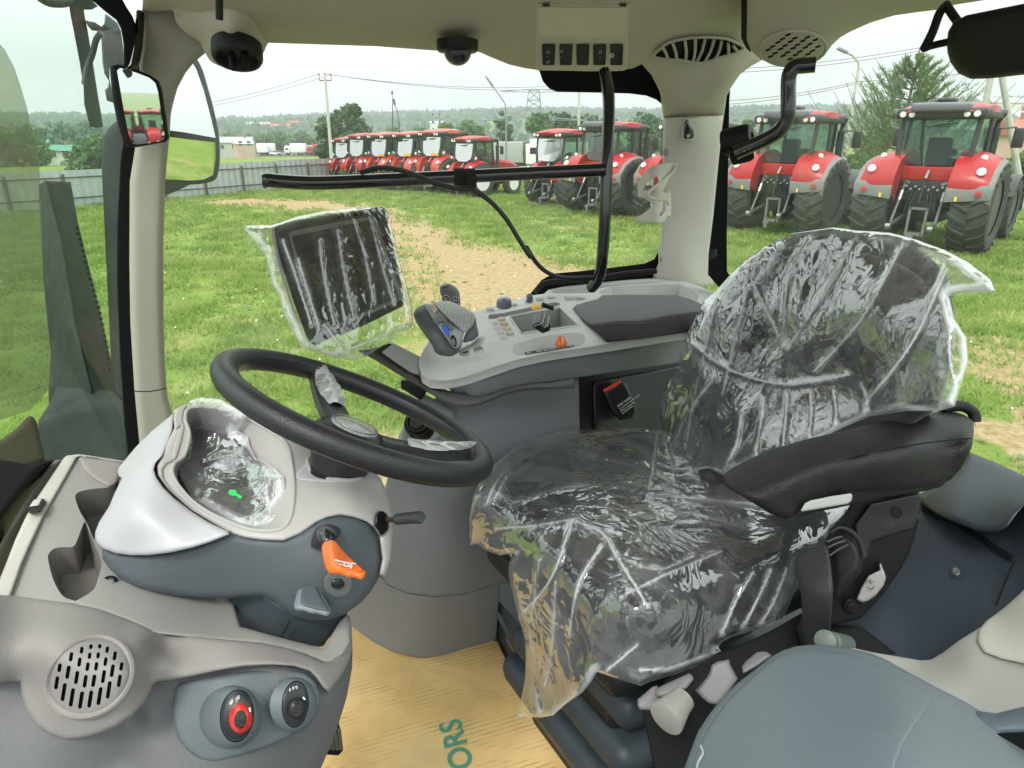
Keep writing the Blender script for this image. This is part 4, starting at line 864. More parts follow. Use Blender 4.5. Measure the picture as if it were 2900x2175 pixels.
# rear roof lining with the round loudspeaker
rl = Q('Z3', [(478, -120), (475, 250), (500, 315), (560, 372), (640, 402), (750, 415), (870, 400), (960, 350), (1010, 282), (1060, 235), (1120, 200), (1250, 142), (1400, 97), (1540, 77), (1700, 58), (1780, 30), (2000, -5), (2300, -50), (2300, -120)])
rd = [(*q('Z3', 500, 300), 1.66), (*q('Z3', 750, 415), 1.70), (*q('Z3', 1010, 282), 1.62), (*q('Z3', 1540, 77), 1.5), (*q('Z3', 2200, -30), 1.22), (*q('Z3', 480, -80), 1.42), (*q('Z3', 1000, -80), 1.38), (*q('Z3', 1540, -80), 1.3), (*q('Z3', 760, 150), 1.52)]
RDS = DS(rd)
relief('rear_roof_lining', rl, RDS, K['beige'], cab, r=.03, thick=.1, step=16, back=(.3, .5, .5))
def slotgrille(name, label, cat, kd, c, rx, ry, rot, ds, m, slots, lift=.006, ringr=.004, group=None):
    o3 = P(*q(kd, *c), float(ds([q(kd, *c)])[0])); t_ = thing(name, label, cat, tuple(o3), group)
    sc = _ZM[kd][2]; ol = circ(q(kd, *c), rx * sc, 48, ry / rx, rot)
    sub = lambda off: Off(ds, off)
    relief('dark_backing', circ(q(kd, *c), rx * sc * .97, 40, ry / rx, rot), sub(.001 + .1 * 0), K['seal'], t_, r=0, thick=0)
    hs = []
    for sx, sy, w_, h_, a in slots:
        n_ = 6; pts = []
        ca, sa = math.cos(a), math.sin(a); r_ = w_ / 2; L_ = max(h_ / 2 - r_, .1)
        for k in range(n_ + 1): t_a = pi * k / n_; pts.append((r_ * math.cos(t_a), -L_ - r_ * math.sin(t_a)))
        for k in range(n_ + 1): t_a = pi + pi * k / n_; pts.append((r_ * math.cos(t_a), L_ - r_ * math.sin(t_a)))
        hs.append([q(kd, sx + x * ca - y * sa, sy + x * sa + y * ca) for x, y in pts])
    relief('grille_plate', ol, sub(lift), m, t_, r=.003, thick=lift * .8, holes=hs, step=8)
    p_ = PD(sub(lift * .7), np.array(circ(q(kd, *c), rx * sc * 1.02, 48, ry / rx, rot))); mb = MB(); mb.tube(np.concatenate([p_, p_[:2]]), ringr, 8, False); mb.build('rim', m, t_)
    return t_
sl_ = []
for j in range(-4, 5):
    for i in range(-3, 4):
        x_ = 765 + i * 78 + j * 8 + (j % 2) * 36; y_ = 302 + j * 21 - i * 5
        if ((x_ - 765) / 178) ** 2 + ((y_ - 302) / 86) ** 2 < 1: sl_.append((x_, y_, 13, 38, pi / 2 - .35))
slotgrille('roof_loudspeaker', 'round beige slotted loudspeaker grille in the roof lining above the bent black rail', 'loudspeaker', 'Z3', (765, 302), 205, 108, -.06, RDS, K['beige'], sl_)
# slatted air vent in the lining
t_ = thing('roof_air_vent', 'beige slatted air vent in the roof lining above the rear pillar', 'air vent', tuple(P(*q('D', 1510, 110), 1.7)))
vo = Q('D', [(1412, 122), (1428, 104), (1450, 90), (1500, 81), (1560, 82), (1592, 93), (1606, 103), (1590, 114), (1556, 124), (1515, 136), (1470, 130), (1440, 128)])
lift = lambda off, ds, pts: Off(ds, off)
relief('dark_backing', vo, lift(.012, LDS, vo[::2]), K['seal'], t_, r=0, thick=.0, smooth=3)
top_ = spl(Q('D', [(1432, 102), (1500, 84), (1560, 86), (1596, 100)]), 6); bot_ = spl(Q('D', [(1418, 122), (1470, 131), (1520, 134), (1592, 112)]), 6); vl = lift(.020, LDS, vo[::2])
for i in range(9):
    f = (i + .5) / 9; a_ = np.array(q('D', 1418 + 178 * f * .62 - 4, 119 - 32 * min(1, f * 1.6))); b_ = np.array(q('D', 1455 + 150 * f, 133 - 30 * f ** 1.6)); mid = (a_ + b_) / 2 + np.array([8, 6])
    a_ = top_[int(f * (len(top_) - 1))] + [-12, 0]; b_ = bot_[min(len(bot_) - 1, int((f * .9 + .1) * (len(bot_) - 1)))] + [14, 0]
    mb = MB(); mb.tube(PD(vl, spl([a_, (a_ + b_) / 2 + [3, 3], b_], 5)), .0042, 6); mb.build('slat', K['beige'], t_)
fr_ = spl(vo, 4, True); mb = MB(); pr = PD(vl, fr_); mb.tube(np.concatenate([pr, pr[:2]]), .004, 6, False); mb.build('rim', K['beige'], t_)
# overhead switch panel
t_ = thing('overhead_switch_panel', 'beige overhead panel with five black rocker switches and a blank lid', 'switch panel', tuple(P(*q('D', 1258, 80), 1.6)))
po = Q('D', [(1157, 8), (1363, 11), (1354, 150), (1345, 153), (1160, 152), (1156, 148)]); pds = lift(.004, LDS, po); K['pan'] = mat('panel_beige', (.56, .51, .44), .5, bump=.08, bscale=900); K['lid'] = mat('lid_beige', (.66, .59, .50), .5, bump=.08, bscale=900)
relief('panel_body', po, pds, K['pan'], t_, r=.003, thick=.01)
relief('lid', Q('D', [(1163, 15), (1354, 17), (1352, 78), (1346, 81), (1166, 79), (1162, 75)]), lift(.009, LDS, po), K['lid'], t_, r=.003, thick=.005)
for x_ in (1172, 1338): relief('hinge', Q('D', [(x_, 9), (x_ + 16, 9), (x_ + 15, 14), (x_ + 1, 14)]), lift(.011, LDS, po), K['seal'], t_, r=0, thick=.006)
sds = lift(.012, LDS, po)
def mark(kd, segs, ds, parent, r=.0007, m=None, name='symbol'):
    mb = MB()
    for s in segs: mb.tube(PD(ds, np.array(Q(kd, s))), r, 5)
    return mb.build(name, m or K['ink'], parent)
for i, x_ in enumerate((1172, 1210, 1247, 1284, 1321)):
    x_ -= 1; sx_ = -i * .6
    so_ = relief('rocker_switch', Q('D', [(x_ + 2 + sx_, 96), (x_ + 27 + sx_, 96), (x_ + 29 + sx_, 99), (x_ + 27 + sx_, 139), (x_ + 25 + sx_, 141), (x_ + 3 + sx_, 141), (x_ + 1 + sx_, 139), (x_ + sx_, 99)]), sds, K['dkb'] if 0 else mat('switch_navy', (.006, .008, .018), .6, spec=.2), t_, r=.0025, thick=.01)
    if i == 3: continue
    zx = 1440 + i * 82 - 0; g_ = {0: [[(1430, 330), (1445, 318), (1455, 325), (1445, 333), (1430, 330)], [(1430, 392), (1445, 380), (1455, 387), (1445, 395), (1430, 392)]], 1: [[(1515, 318), (1535, 318)], [(1512, 330), (1525, 322), (1538, 330)]],
            2: [[(1600, 312), (1600, 332), (1612, 332), (1612, 312), (1600, 312)], [(1592, 315), (1592, 322)], [(1620, 315), (1620, 322)]], 4: [[(1762, 335), (1770, 312), (1780, 332), (1762, 335)]]}[i]
    g_.append([(zx - 5, 358), (zx + 5, 358)]); mark('Z2', g_, lift(.0135, LDS, po), t_, .00045)
relief('round_button', circ(q('D', 1322, 120), 10.5, 16), sds, K['pan'], t_, r=.003, thick=.008)
# pod with black socket on the left, camera-like dome, small black hook
t_ = thing('roof_lamp_pod', 'round beige roof pod with a black pronged socket left of the side window', 'lamp pod', tuple(P(*q('Z1', 1460, 300), 1.4)))
pd_ = [(*q('Z1', 1090, 80), 1.32), (*q('Z1', 1290, 330), 1.40), (*q('Z1', 1500, 420), 1.36), (*q('Z1', 1675, 270), 1.45), (*q('Z1', 1450, 200), 1.24), (*q('Z1', 1400, 20), 1.2), (*q('Z1', 1750, 60), 1.34)]
relief('pod_body', Q('Z1', [(1085, -60), (1090, 80), (1110, 150), (1180, 222), (1250, 260), (1285, 330), (1335, 395), (1450, 430), (1560, 420), (1640, 350), (1680, 268), (1760, 180), (1900, 60), (2000, -60)]), pd_, K['beige'], t_, r=.035, thick=.08, smooth=3, step=9, back=(0, .7, .5))
c_ = P(*q('Z1', 1487, 345), 1.29); ax_ = np.array([.05, -.42, -.9]); W_ = 152 * .45208 * 1.29 / FPX
mb = MB(); mb.lathe(c_, ax_, [(W_ * 1.0, -.02), (W_ * 1.0, .004), (W_ * .93, .010), (W_ * .82, .010), (W_ * .76, .002), (W_ * .70, -.004), (.001, -.004)], 32); mb.build('socket', K['blk'], t_)
for x_ in (1460, 1540): mb = MB(); mb.tube([P(*q('Z1', x_ - 10, 340), 1.275), P(*q('Z1', x_ + 4, 432 if x_ < 1500 else 420), 1.255)], [.008, .005], 8); mb.build('prong', K['blk'], t_)
t_ = thing('camera_dome', 'black domed sensor under the roof lining above the side window', 'sensor', tuple(P(*q('Z2', 875, 310), 1.56)))
c_ = P(*q('Z2', 875, 312), 1.54); W_ = 130 * .45208 * 1.54 / FPX
mb = MB(); mb.lathe(c_, (0, -.05, -1), [(W_, -.02), (W_, -.002), (W_ * .93, .004), (W_ * .62, .006)], 32); mb.build('flange', K['blk'], t_)
mb = MB(); mb.lathe(c_, (0, -.05, -1), [(W_ * .66, .004)] + [(W_ * .66 * math.cos(a), .004 + W_ * .62 * math.sin(a)) for a in np.linspace(0, 1.5, 8)], 32); mb.build('dome', K['tube'], t_)
o = tubeobj('roof_hook', 'Z1', [(1374, -40), (1374, 60), (1374, 125)], [1.12, 1.13], .0062, K['blk'], None); tag(o, 'short black rod hanging from the roof above the round pod', 'hook')
# rear pillar
pc = Q('Z2', [(2165, 735), (2160, 1100), (2150, 1500)]) + Q('Z6', [(1690, 0), (1692, 100), (1655, 190), (1800, 260), (2035, 240), (2028, 160), (2020, 0)]) + Q('Z3', [(240, 1659), (270, 1300), (300, 1000), (320, 800), (326, 724), (180, 734), (0, 740)])
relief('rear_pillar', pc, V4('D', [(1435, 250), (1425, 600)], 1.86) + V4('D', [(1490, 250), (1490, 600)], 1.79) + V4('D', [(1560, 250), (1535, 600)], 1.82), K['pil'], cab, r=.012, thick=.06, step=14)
relief('rear_window_seal', Q('Z3', [(372, 560), (350, 600), (335, 700), (322, 800), (300, 1000), (272, 1300), (235, 1600), (232, 1720), (300, 1800), (420, 1800), (352, 1700), (350, 1500), (362, 900), (366, 640)]), [(*q('Z3', 340, 700), 1.99), (*q('Z3', 240, 1650), 2.12), (*q('Z3', 350, 1650), 2.06)], K['seal'], cab, r=.004, thick=.03, step=10)
relief('window_border_top', Q('Z2', [(1380, 425), (1410, 510), (1450, 555), (1500, 576), (1780, 581), (1950, 586), (2060, 600), (2120, 625), (2175, 668), (2180, 600), (2150, 480), (2060, 390), (1880, 430)]), V4('D', [(1200, 150), (1420, 200), (1300, 210)], VW - .015), K['seal'], cab, r=.0, thick=.008)
relief('window_border_bottom', Q('Z6', [(860, 330), (905, 270), (960, 205), (1030, 165), (1200, 150), (1400, 127), (1600, 103), (1665, 75), (1700, 10), (1740, 200), (1700, 330), (1000, 400)]), V4('D', [(1200, 600), (1420, 580), (1300, 650)], VW - .02), K['seal'], cab, r=.006, thick=.01)
# glass edge moulding lines of the black surround
tubeobj('window_channel', 'Z6', [(920, 285), (960, 235), (1040, 215), (1260, 200), (1500, 165), (1680, 150)], 2.05, .008, K['blk'], cab)
# hook and caps on the rear pillar
t_ = thing('coat_hook', 'small glossy black coat hook set in the white rear pillar', 'hook', tuple(P(*q('Z3', 115, 815), 1.95)))
cds = V4('D', [(1490, 260), (1490, 300), (1520, 280)], 1.783)
relief('recess_rim', Q('Z3', [(70, 870), (72, 800), (90, 750), (110, 742), (135, 760), (152, 810), (158, 850), (140, 878), (100, 880)]), V4('D', [(1490, 260), (1490, 300), (1520, 280)], 1.787), K['pil'], t_, r=.003, thick=.004, smooth=3)
relief('hook_body', Q('Z3', [(80, 860), (84, 780), (96, 750), (108, 750), (120, 780), (143, 810), (148, 845), (135, 868), (100, 872)]), cds, K['tube'], t_, r=.006, thick=.012, smooth=3)
mb = MB(); mb.lathe(P(*q('Z3', 110, 851), 1.925), CO - P(*q('Z3', 110, 851), 1.92), [(.005, 0), (.005, .003), (.001, .0032)], 12); mb.build('screw', R['steel'], t_)
for c_, w_, h_, nm in (((2182, 955), 22, 34, 'upper'), ((2150, 1625), 12, 24, 'lower')):
    o = relief('screw_cap', circ(q('Z2', *c_), w_ * .452 * .8, 16, h_ / w_), V4('D', [(1440, 300), (1440, 600), (1460, 400)], 1.80), mat('cap_grey', (.28, .28, .25), .5), cab, r=.002, thick=.004)
# bottle holder clipped on the pillar
t_ = thing('bottle_holder', 'cream plastic bottle holder clipped to the left of the white rear pillar', 'bottle holder', tuple(P(*q('A6', 1650, 900), 1.85)))
bd_ = [(a, b, c - .05) for a, b, c in [(*q('A6', 1870, 540), 1.86), (*q('A6', 1430, 800), 1.80), (*q('A6', 1600, 750), 1.70), (*q('A6', 1890, 1130), 1.86), (*q('A6', 1420, 1180), 1.80), (*q('A6', 1650, 1190), 1.72), (*q('A6', 1750, 950), 1.78)]]
relief('basket', Q('A6', [(1868, 532), (1780, 526), (1690, 532), (1600, 560), (1520, 610), (1460, 690), (1424, 760), (1426, 905), (1500, 930), (1560, 965), (1590, 1010), (1540, 1060), (1470, 1110), (1412, 1145), (1414, 1185), (1500, 1204), (1620, 1210), (1720, 1200), (1752, 1160), (1760, 1130), (1800, 1132), (1800, 890), (1790, 830), (1760, 870), (1720, 862), (1705, 850), (1760, 740), (1830, 620)]),
       bd_, K['pil'], t_, r=.006, thick=.012, step=5, holes=[Q('A6', [(1645, 672), (1662, 738), (1575, 832), (1520, 838), (1478, 828), (1545, 745)]), Q('A6', [(1712, 962), (1738, 975), (1742, 1060), (1700, 1120), (1672, 1130), (1700, 1050)])])
p_ = spl(TB('A6', [(1866, 535), (1830, 620), (1740, 700), (1600, 810), (1545, 860), (1560, 910), (1650, 945), (1740, 950), (1775, 1000)], [1.79, 1.65, 1.63, 1.67]), 5); mb = MB(); mb.tube(p_, .0035, 8); mb.build('rim', K['pil'], t_)
relief('clip_plate', Q('A6', [(1780, 890), (1850, 885), (1868, 870), (1893, 895), (1897, 1135), (1770, 1135)]), V4('D', [(1440, 400), (1440, 440), (1470, 420)], 1.755), K['pil'], t_, r=.002, thick=.02)
# bent rail by the rear window
t_ = thing('bent_grab_handle', 'thick bent black handle rail hanging in front of the rear window', 'handle', tuple(P(*q('Z3', 735, 600), 1.6)))
mb = MB(); mb.tube(spl(TB('Z3', [(905, 405), (850, 410), (775, 420), (745, 460), (736, 520), (735, 680), (722, 750), (680, 820), (600, 870), (500, 915), (405, 958)], [1.60, 1.62, 1.66, 1.74]), 7), .0178, 18); mb.build('rail', K['tube'], t_, 60)
relief('mount_plate', Q('Z3', [(362, 930), (400, 960), (520, 945), (524, 990), (500, 1010), (390, 1038), (370, 1000)]), [(*q('Z3', 370, 930), 1.80), (*q('Z3', 520, 945), 1.78), (*q('Z3', 390, 1035), 1.79)], K['blk'], t_, r=.004, thick=.012)
c_ = P(*q('Z3', 400, 880), 1.82); mb = MB(); mb.lathe(c_, (P(*q('Z3', 480, 860), 1.80) - c_), [(.034, -.03), (.036, -.025), (.036, .035), (.03, .045), (.012, .047), (.012, .04), (.001, .04)], 24); mb.build('clamp', K['blk'], t_)
relief('hinge_bracket', Q('Z3', [(322, 860), (345, 850), (372, 860), (366, 920), (330, 915)]), [(*q('Z3', 370, 930), 1.84), (*q('Z3', 320, 945), 1.84), (*q('Z3', 340, 860), 1.84)], K['blk'], t_, r=.004, thick=.02)
o = relief('window_latch', Q('Z3', [(238, 1570), (285, 1560), (290, 1600), (270, 1625), (240, 1630)]), [(*q('Z3', 240, 1570), 1.99), (*q('Z3', 280, 1570), 1.99), (*q('Z3', 240, 1620), 1.99)], K['blk'], cab, r=.004, thick=.03)
# long grab rail across the side window
t_ = thing('side_grab_rail', 'black tubular grab rail with upright and crossbar in front of the side window', 'grab rail', tuple(P(*q('Z2', 1800, 1065), 1.66)))
mb = MB(); mb.tube(spl(TB('S', [(752, 512), (762, 510), (790, 513), (900, 518), (1100, 510), (1307, 500), (1709, 481)], [1.50, 1.50, 1.51, 1.53, 1.57, 1.61, 1.68]), 6), .0158, 18); mb.tube([P(752, 512, 1.50), P(748, 511, 1.50)], [.0175, .012], 18); mb.build('crossbar', K['tube'], t_, 60)
mb = MB(); mb.tube(spl(TB('S', [(1712, 205), (1722, 260), (1724, 330), (1718, 480), (1712, 640), (1704, 745), (1694, 790), (1675, 815)], [1.74, 1.69, 1.68, 1.70, 1.76, 1.84, 1.90]), 6), .0155, 18); mb.build('upright', K['tube'], t_, 60)
t_ = thing('fastening_strap', 'brown-black hook and loop strap wrapped twice round the grab rail', 'strap', tuple(P(1317, 508, 1.6)))
for x_ in (1301, 1331):
    ax_ = P(1709, 481, 1.68) - P(900, 518, 1.53); c_ = P(x_, 505, 1.607); mb = MB(); mb.lathe(c_, ax_, [(.0185, -.0125), (.0225, -.012), (.0235, 0), (.0225, .012), (.0185, .0125)], 20); mb.build('band', mat('strap_brown', (.022, .015, .012), .95, bump=.6, bscale=600), t_)
c1_ = spl(TB('Z2', [(270, 1082), (380, 1052), (500, 1062), (620, 1100), (740, 1150), (880, 1182), (960, 1182)], [1.53, 1.50, 1.50, 1.55, 1.575]), 14)
c2_ = spl(np.concatenate([TB('Z2', [(960, 1182), (1080, 1262), (1180, 1372), (1260, 1500), (1330, 1608)], [1.575, 1.66]), TB('Z6', [(865, 0), (925, 95), (1000, 160), (1100, 192), (1260, 192), (1290, 200)], [1.68, 1.86])]), 14)
t_ = thing('wiring_conduit', 'black corrugated cable conduit looped over the grab rail and hanging down to the console', 'cable', tuple(c1_[0]))
mb = MB()
def ribbed(pts, r0, r1, per):
    p_ = np.array(pts); s = np.concatenate([[0], np.cumsum(np.linalg.norm(np.diff(p_, axis=0), axis=1))]); n_ = int(s[-1] / per) * 2; si = np.linspace(0, s[-1], n_)
    pp = np.stack([np.interp(si, s, p_[:, k]) for k in range(3)], 1); rr_ = np.where(np.arange(n_) % 2, r0, r1); return pp, rr_
a_, b_ = ribbed(c1_, .0062, .0052, .0034); mb.tube(a_, b_, 10); mb.build('ribbed_section', mat('conduit_black', (.014, .014, .015), .4), t_, 20)
mb = MB(); mb.tube(c2_, .0058, 10); mb.build('smooth_section', mat('conduit_black', (0, 0, 0)), t_)
# rear view blind, top right
t_ = thing('black_sun_visor', 'large black rounded panel hanging at the top right before the rear window', 'sun visor', tuple(P(*q('Z3', 2000, 250), 1.05)))
relief('panel', Q('Z3', [(1728, 270), (1735, 200), (1770, 140), (1850, 95), (2212, 22), (2330, 0), (2330, 475), (2212, 468), (2000, 492), (1880, 496), (1800, 460), (1750, 390), (1732, 330)]), [(*q('Z3', 1740, 250), 1.15), (*q('Z3', 2300, 100), .98), (*q('Z3', 2300, 450), 1.0)], K['blk'], t_, r=.015, thick=.03, step=14)
for pts, r_ in (([(1715, 40), (1680, 90), (1640, 200), (1590, 300)], .0075), ([(1588, 305), (1640, 285), (1740, 262)], .0062), ([(1725, 30), (1750, 70), (1795, 135)], .0072)): tubeobj('arm', 'Z3', pts, [1.22, 1.17], r_, K['blk'], t_)
# ---------------------------------------------------------------- mirrors
mirr = bpy.data.materials.new('mirror_glass'); mirr.use_nodes = True; b_ = mirr.node_tree.nodes['Principled BSDF']; b_.inputs['Metallic'].default_value = 1; b_.inputs['Roughness'].default_value = .015; b_.inputs['Base Color'].default_value = (.86, .9, .88, 1)
t_ = thing('inner_mirror', 'small rectangular convex mirror in a black housing on a stalk by the front pillar', 'mirror', tuple(P(*q('D', 300, 230), 1.33)))
md = [(*q('D', 240, 150), 1.30), (*q('D', 350, 180), 1.36), (*q('D', 290, 315), 1.3595)]
relief('housing', Q('A1', [(1240, 745), (1330, 725), (1480, 760), (1700, 850), (1800, 915), (1840, 1000), (1910, 1500), (1920, 1570), (1880, 1610), (1540, 1670), (1440, 1665), (1390, 1600), (1330, 1400), (1270, 1100)]), md, K['blk'], t_, r=.008, thick=.035, step=8)
relief('mirror_face', Q('A1', [(1325, 800), (1360, 770), (1480, 800), (1690, 880), (1760, 940), (1790, 1040), (1868, 1560), (1840, 1595), (1560, 1640), (1500, 1625), (1450, 1500), (1400, 1230)]), [(a, b, c - .006) for a, b, c in md], mirr, t_, r=.0, thick=.004)
tubeobj('stalk', 'A1', [(1590, 150), (1580, 350), (1560, 560), (1510, 760), (1440, 830)], [1.42, 1.40, 1.37, 1.31], .0085, K['tube'], t_)
t_ = thing('outside_mirror', 'tall two-part outside mirror in a thin dark frame beyond the front pillar', 'mirror', tuple(P(*q('D', 420, 300), 2.1)))
od = [(*q('D', 370, 200), 2.05), (*q('D', 470, 300), 2.25), (*q('D', 370, 390), 2.09)]
relief('housing', Q('D', [(330, 60), (400, 100), (432, 138), (448, 185), (464, 245), (474, 300), (475, 345), (469, 382), (452, 394), (410, 399), (340, 396)]), od, mat('mirror_back', (.05, .055, .06), .5), t_, r=.006, thick=.05, smooth=3)
relief('upper_mirror', Q('D', [(340, 80), (400, 110), (424, 150), (440, 195), (456, 255), (466, 298), (400, 286), (340, 278)]), [(*q('D', 370, 200), 1.98), (*q('D', 470, 200), 2.15), (*q('D', 370, 300), 1.985)], mirr, t_, r=0, thick=.003)
relief('lower_mirror', Q('D', [(340, 292), (400, 300), (466, 308), (466, 345), (460, 378), (440, 388), (410, 390), (340, 386)]), [(*q('D', 370, 300), 1.985), (*q('D', 470, 300), 2.155), (*q('D', 370, 390), 2.025)], mirr, t_, r=0, thick=.003)
# ---------------------------------------------------------------- outside the windscreen
K['cover'] = mat('cover_dark_grey', (.020, .026, .024), .65, spec=.2, bump=.1, bscale=300, var=.06, vscale=3)
t_ = thing('intake_cover', 'tall dark grey tapering cover standing outside the windscreen', 'engine cover', tuple(P(*q('A2', 350, 900), 2.2)))
relief('left_face', Q('A2', [(190, 215), (225, 195), (300, 480), (370, 900), (450, 1220), (480, 1480), (250, 1620), (240, 1230), (250, 1050), (215, 700)]), [(*q('A2', 200, 200), 2.5), (*q('A2', 300, 200), 2.3), (*q('A2', 400, 1300), 2.15)], K['cover'], t_, r=.01, thick=.2)
relief('right_face', Q('A2', [(225, 195), (350, 200), (385, 400), (440, 620), (500, 860), (548, 1080), (600, 1400), (480, 1480), (450, 1220), (370, 900), (300, 480)]), [(*q('A2', 300, 200), 2.3), (*q('A2', 360, 200), 2.38), (*q('A2', 500, 1300), 2.2)], K['cover'], t_, r=.008, thick=.2)
mb = MB()
for i in range(26):
    f = i / 25; x_, y_ = np.interp(f, [0, .3, .6, 1], [388, 440, 500, 552]), 430 + f * 700; c_ = P(*q('A2', x_ - 6, y_), 2.22 - .02 * f); mb.lathe(c_, CO - c_, [(.006, -.002), (.006, .004), (.001, .0045)], 8)
o = mb.build('rivet', K['seal'], t_); tag(o, kind='stuff')
relief('box_side', Q('A2', [(190, 1385), (300, 1345), (470, 1310), (610, 1290), (640, 1400), (640, 1700), (200, 1700)]), [(*q('A2', 200, 1400), 1.95), (*q('A2', 620, 1300), 1.95), (*q('A2', 400, 1650), 1.9)], K['cover'], t_, r=.015, thick=.3)
relief('box_top', Q('A2', [(260, 1270), (280, 1210), (560, 1235), (610, 1290), (470, 1310), (190, 1385)]), [(*q('A2', 200, 1400), 1.95), (*q('A2', 620, 1300), 1.95), (*q('A2', 400, 1220), 2.15)], K['cover'], t_, r=.005, thick=.05)
t_ = thing('exhaust_pipe', 'round-topped dark blue-grey exhaust guard between the windscreen and the black seal', 'exhaust', tuple(P(*q('A2', 550, 800), 2.1)))
relief('guard', Q('A1', [(1150, 1700), (1170, 1560), (1230, 1450), (1320, 1370), (1400, 1350), (1450, 1700)]) + Q('A2', [(620, 100), (620, 700), (640, 1200), (650, 1600), (570, 1640), (560, 1290), (545, 1000), (530, 700), (516, 400), (502, 130)]), [(*q('A2', 500, 100), 2.15), (*q('A2', 600, 100), 2.05), (*q('A2', 570, 1300), 2.05)], mat('guard_blue_grey', (.006, .008, .013), .6, spec=.3), t_, r=.03, thick=.08, step=10)
# wipers and lamp brackets seen through the windscreen, dark with pale dust
K['wip'] = mat('wiper_grey', (.10, .11, .115), .6, var=.15, vscale=20)
t_ = thing('windscreen_wiper', 'dark parked wiper with its blade hanging down outside the windscreen', 'wiper', tuple(P(*q('A1', 950, 500), 1.75)))
wd_ = [(*q('A1', 800, 0), 1.62), (*q('A1', 1100, 1400), 1.78), (*q('A1', 1200, 0), 1.70)]
relief('arm', Q('A1', [(800, -80), (785, 80), (800, 180), (840, 380), (900, 700), (945, 980), (952, 1180), (985, 1310), (1015, 1430), (1090, 1448), (1168, 1434), (1140, 1250), (1110, 1080), (1060, 760), (1035, 590), (990, 330), (960, 180), (950, 110), (1040, 110), (1110, 70), (1060, 20), (1050, -80)]), wd_, K['wip'], t_, r=.004, thick=.02, step=7)
relief('link', Q('A1', [(960, 230), (1070, 250), (1150, 300), (1190, 260), (1250, 330), (1150, 360), (1040, 345), (1000, 300)]), [(a, b, c - .01) for a, b, c in wd_], K['wip'], t_, r=.003, thick=.015, step=6)
tubeobj('blade_spring', 'A1', [(1150, 370), (1090, 450), (1045, 620), (985, 780), (955, 960)], [1.66, 1.70], .007, K['wip'], t_)
t_ = thing('lamp_bracket', 'dark grey lamp bracket with a round bolt outside the top of the windscreen', 'bracket', tuple(P(*q('A1', 1280, 400), 1.8)))
relief('plate', Q('A1', [(1190, 150), (1260, 200), (1330, 260), (1370, 350), (1395, 520), (1410, 740), (1240, 760), (1240, 900), (1300, 1170), (1210, 1140), (1185, 1020), (1220, 990), (1235, 920), (1180, 830), (1160, 700), (1145, 420), (1180, 280)]), [(*q('A1', 1200, 200), 1.78), (*q('A1', 1400, 700), 1.82), (*q('A1', 1200, 1100), 1.80)], mat('bracket_grey', (.12, .135, .145), .55, var=.1, vscale=20), t_, r=.004, thick=.03, step=7)
c_ = P(*q('A1', 1332, 355), 1.765); mb = MB(); mb.lathe(c_, CO - c_, [(.008, 0), (.008, .005), (.005, .006), (.001, .006)], 16); mb.build('bolt', R['steel'], t_)
t_ = tag(relief('work_lamp_housing', Q('A1', [(380, -60), (430, 10), (520, 65), (620, 88), (780, 78), (860, 0), (880, -60)]), [(*q('A1', 400, 0), 1.5), (*q('A1', 800, 0), 1.6), (*q('A1', 600, 80), 1.55)], mat('lamp_housing', (.14, .16, .19), .5), None, r=.02, thick=.08, smooth=3), 'rounded grey lamp housing at the very top of the windscreen', 'lamp')
# soft windscreen reflection at the left edge, built as a see-through olive panel
t_ = tag(relief('reflection_panel', Q('A1', [(-120, 480), (0, 500), (60, 570), (160, 760), (235, 980), (300, 1200), (345, 1400), (420, 1640)]) + Q('A2', [(190, 60), (205, 300), (213, 600), (235, 900), (255, 1130), (268, 1200), (150, 1330), (-60, 1400)]), [(-60, 200, 1.06), (110, 400, 1.22), (140, 1100, 1.22), (-60, 1150, 1.06), (60, 700, 1.16)], glassmat('reflection_tint', (.50, .53, .42), .6, .2, (.30, .32, .24), 3, .18), None, r=.0, thick=0, step=20), 'see-through olive panel standing in for the reflection down the left edge of the windscreen', 'panel')
K['olive'] = mat('olive_black_cloth', (.045, .045, .02), .8)
tag(relief('dark_cover', Q('A2', [(-60, 1500), (0, 1478), (80, 1420), (130, 1368), (160, 1362), (185, 1400), (200, 1480), (218, 1580), (120, 1620), (-60, 1640)]), [(-20, 1250, 1.02), (110, 1190, 1.10), (110, 1310, 1.05)], K['olive'], None, r=.01, thick=.03, smooth=3), 'dark olive cloth-like cover behind the dashboard at the left edge', 'cover')
tag(relief('dashboard_underside', Q('B1', [(-200, 200), (0, 210), (150, 230), (280, 260), (430, 240), (560, 220), (300, 500), (0, 900), (-200, 1300)]), [(-20, 1350, .98), (110, 1310, 1.02), (0, 1450, .95)], K['seal'], None, r=.01, thick=.05), 'black hollow between the windscreen and the dashboard edge', 'dashboard recess')
# ================================================================= floor, cardboard, pedestal, console
FZ = 1.6
fl = [PZ(*q('D', x, y), FZ) for x, y in ((640, 1250), (1000, 1180), (1500, 1150), (1900, 1150))]
c0 = AU * .1 + AV * .12; 
fv = [np.array([*(AU * a + AV * b_)[:2], z]) for z in (FZ, FZ - .06) for a, b_ in ((-.45, .05), (1.6, .05), (1.6, 1.85), (-.45, 1.85))]
o = mk('cab_floor', fv, [(0, 1, 2, 3), (7, 6, 5, 4), (0, 4, 5, 1), (1, 5, 6, 2), (2, 6, 7, 3), (3, 7, 4, 0)], mat('floor_mat_dark', (.03, .032, .034), .7, bump=.3, bscale=300), cab, 0)
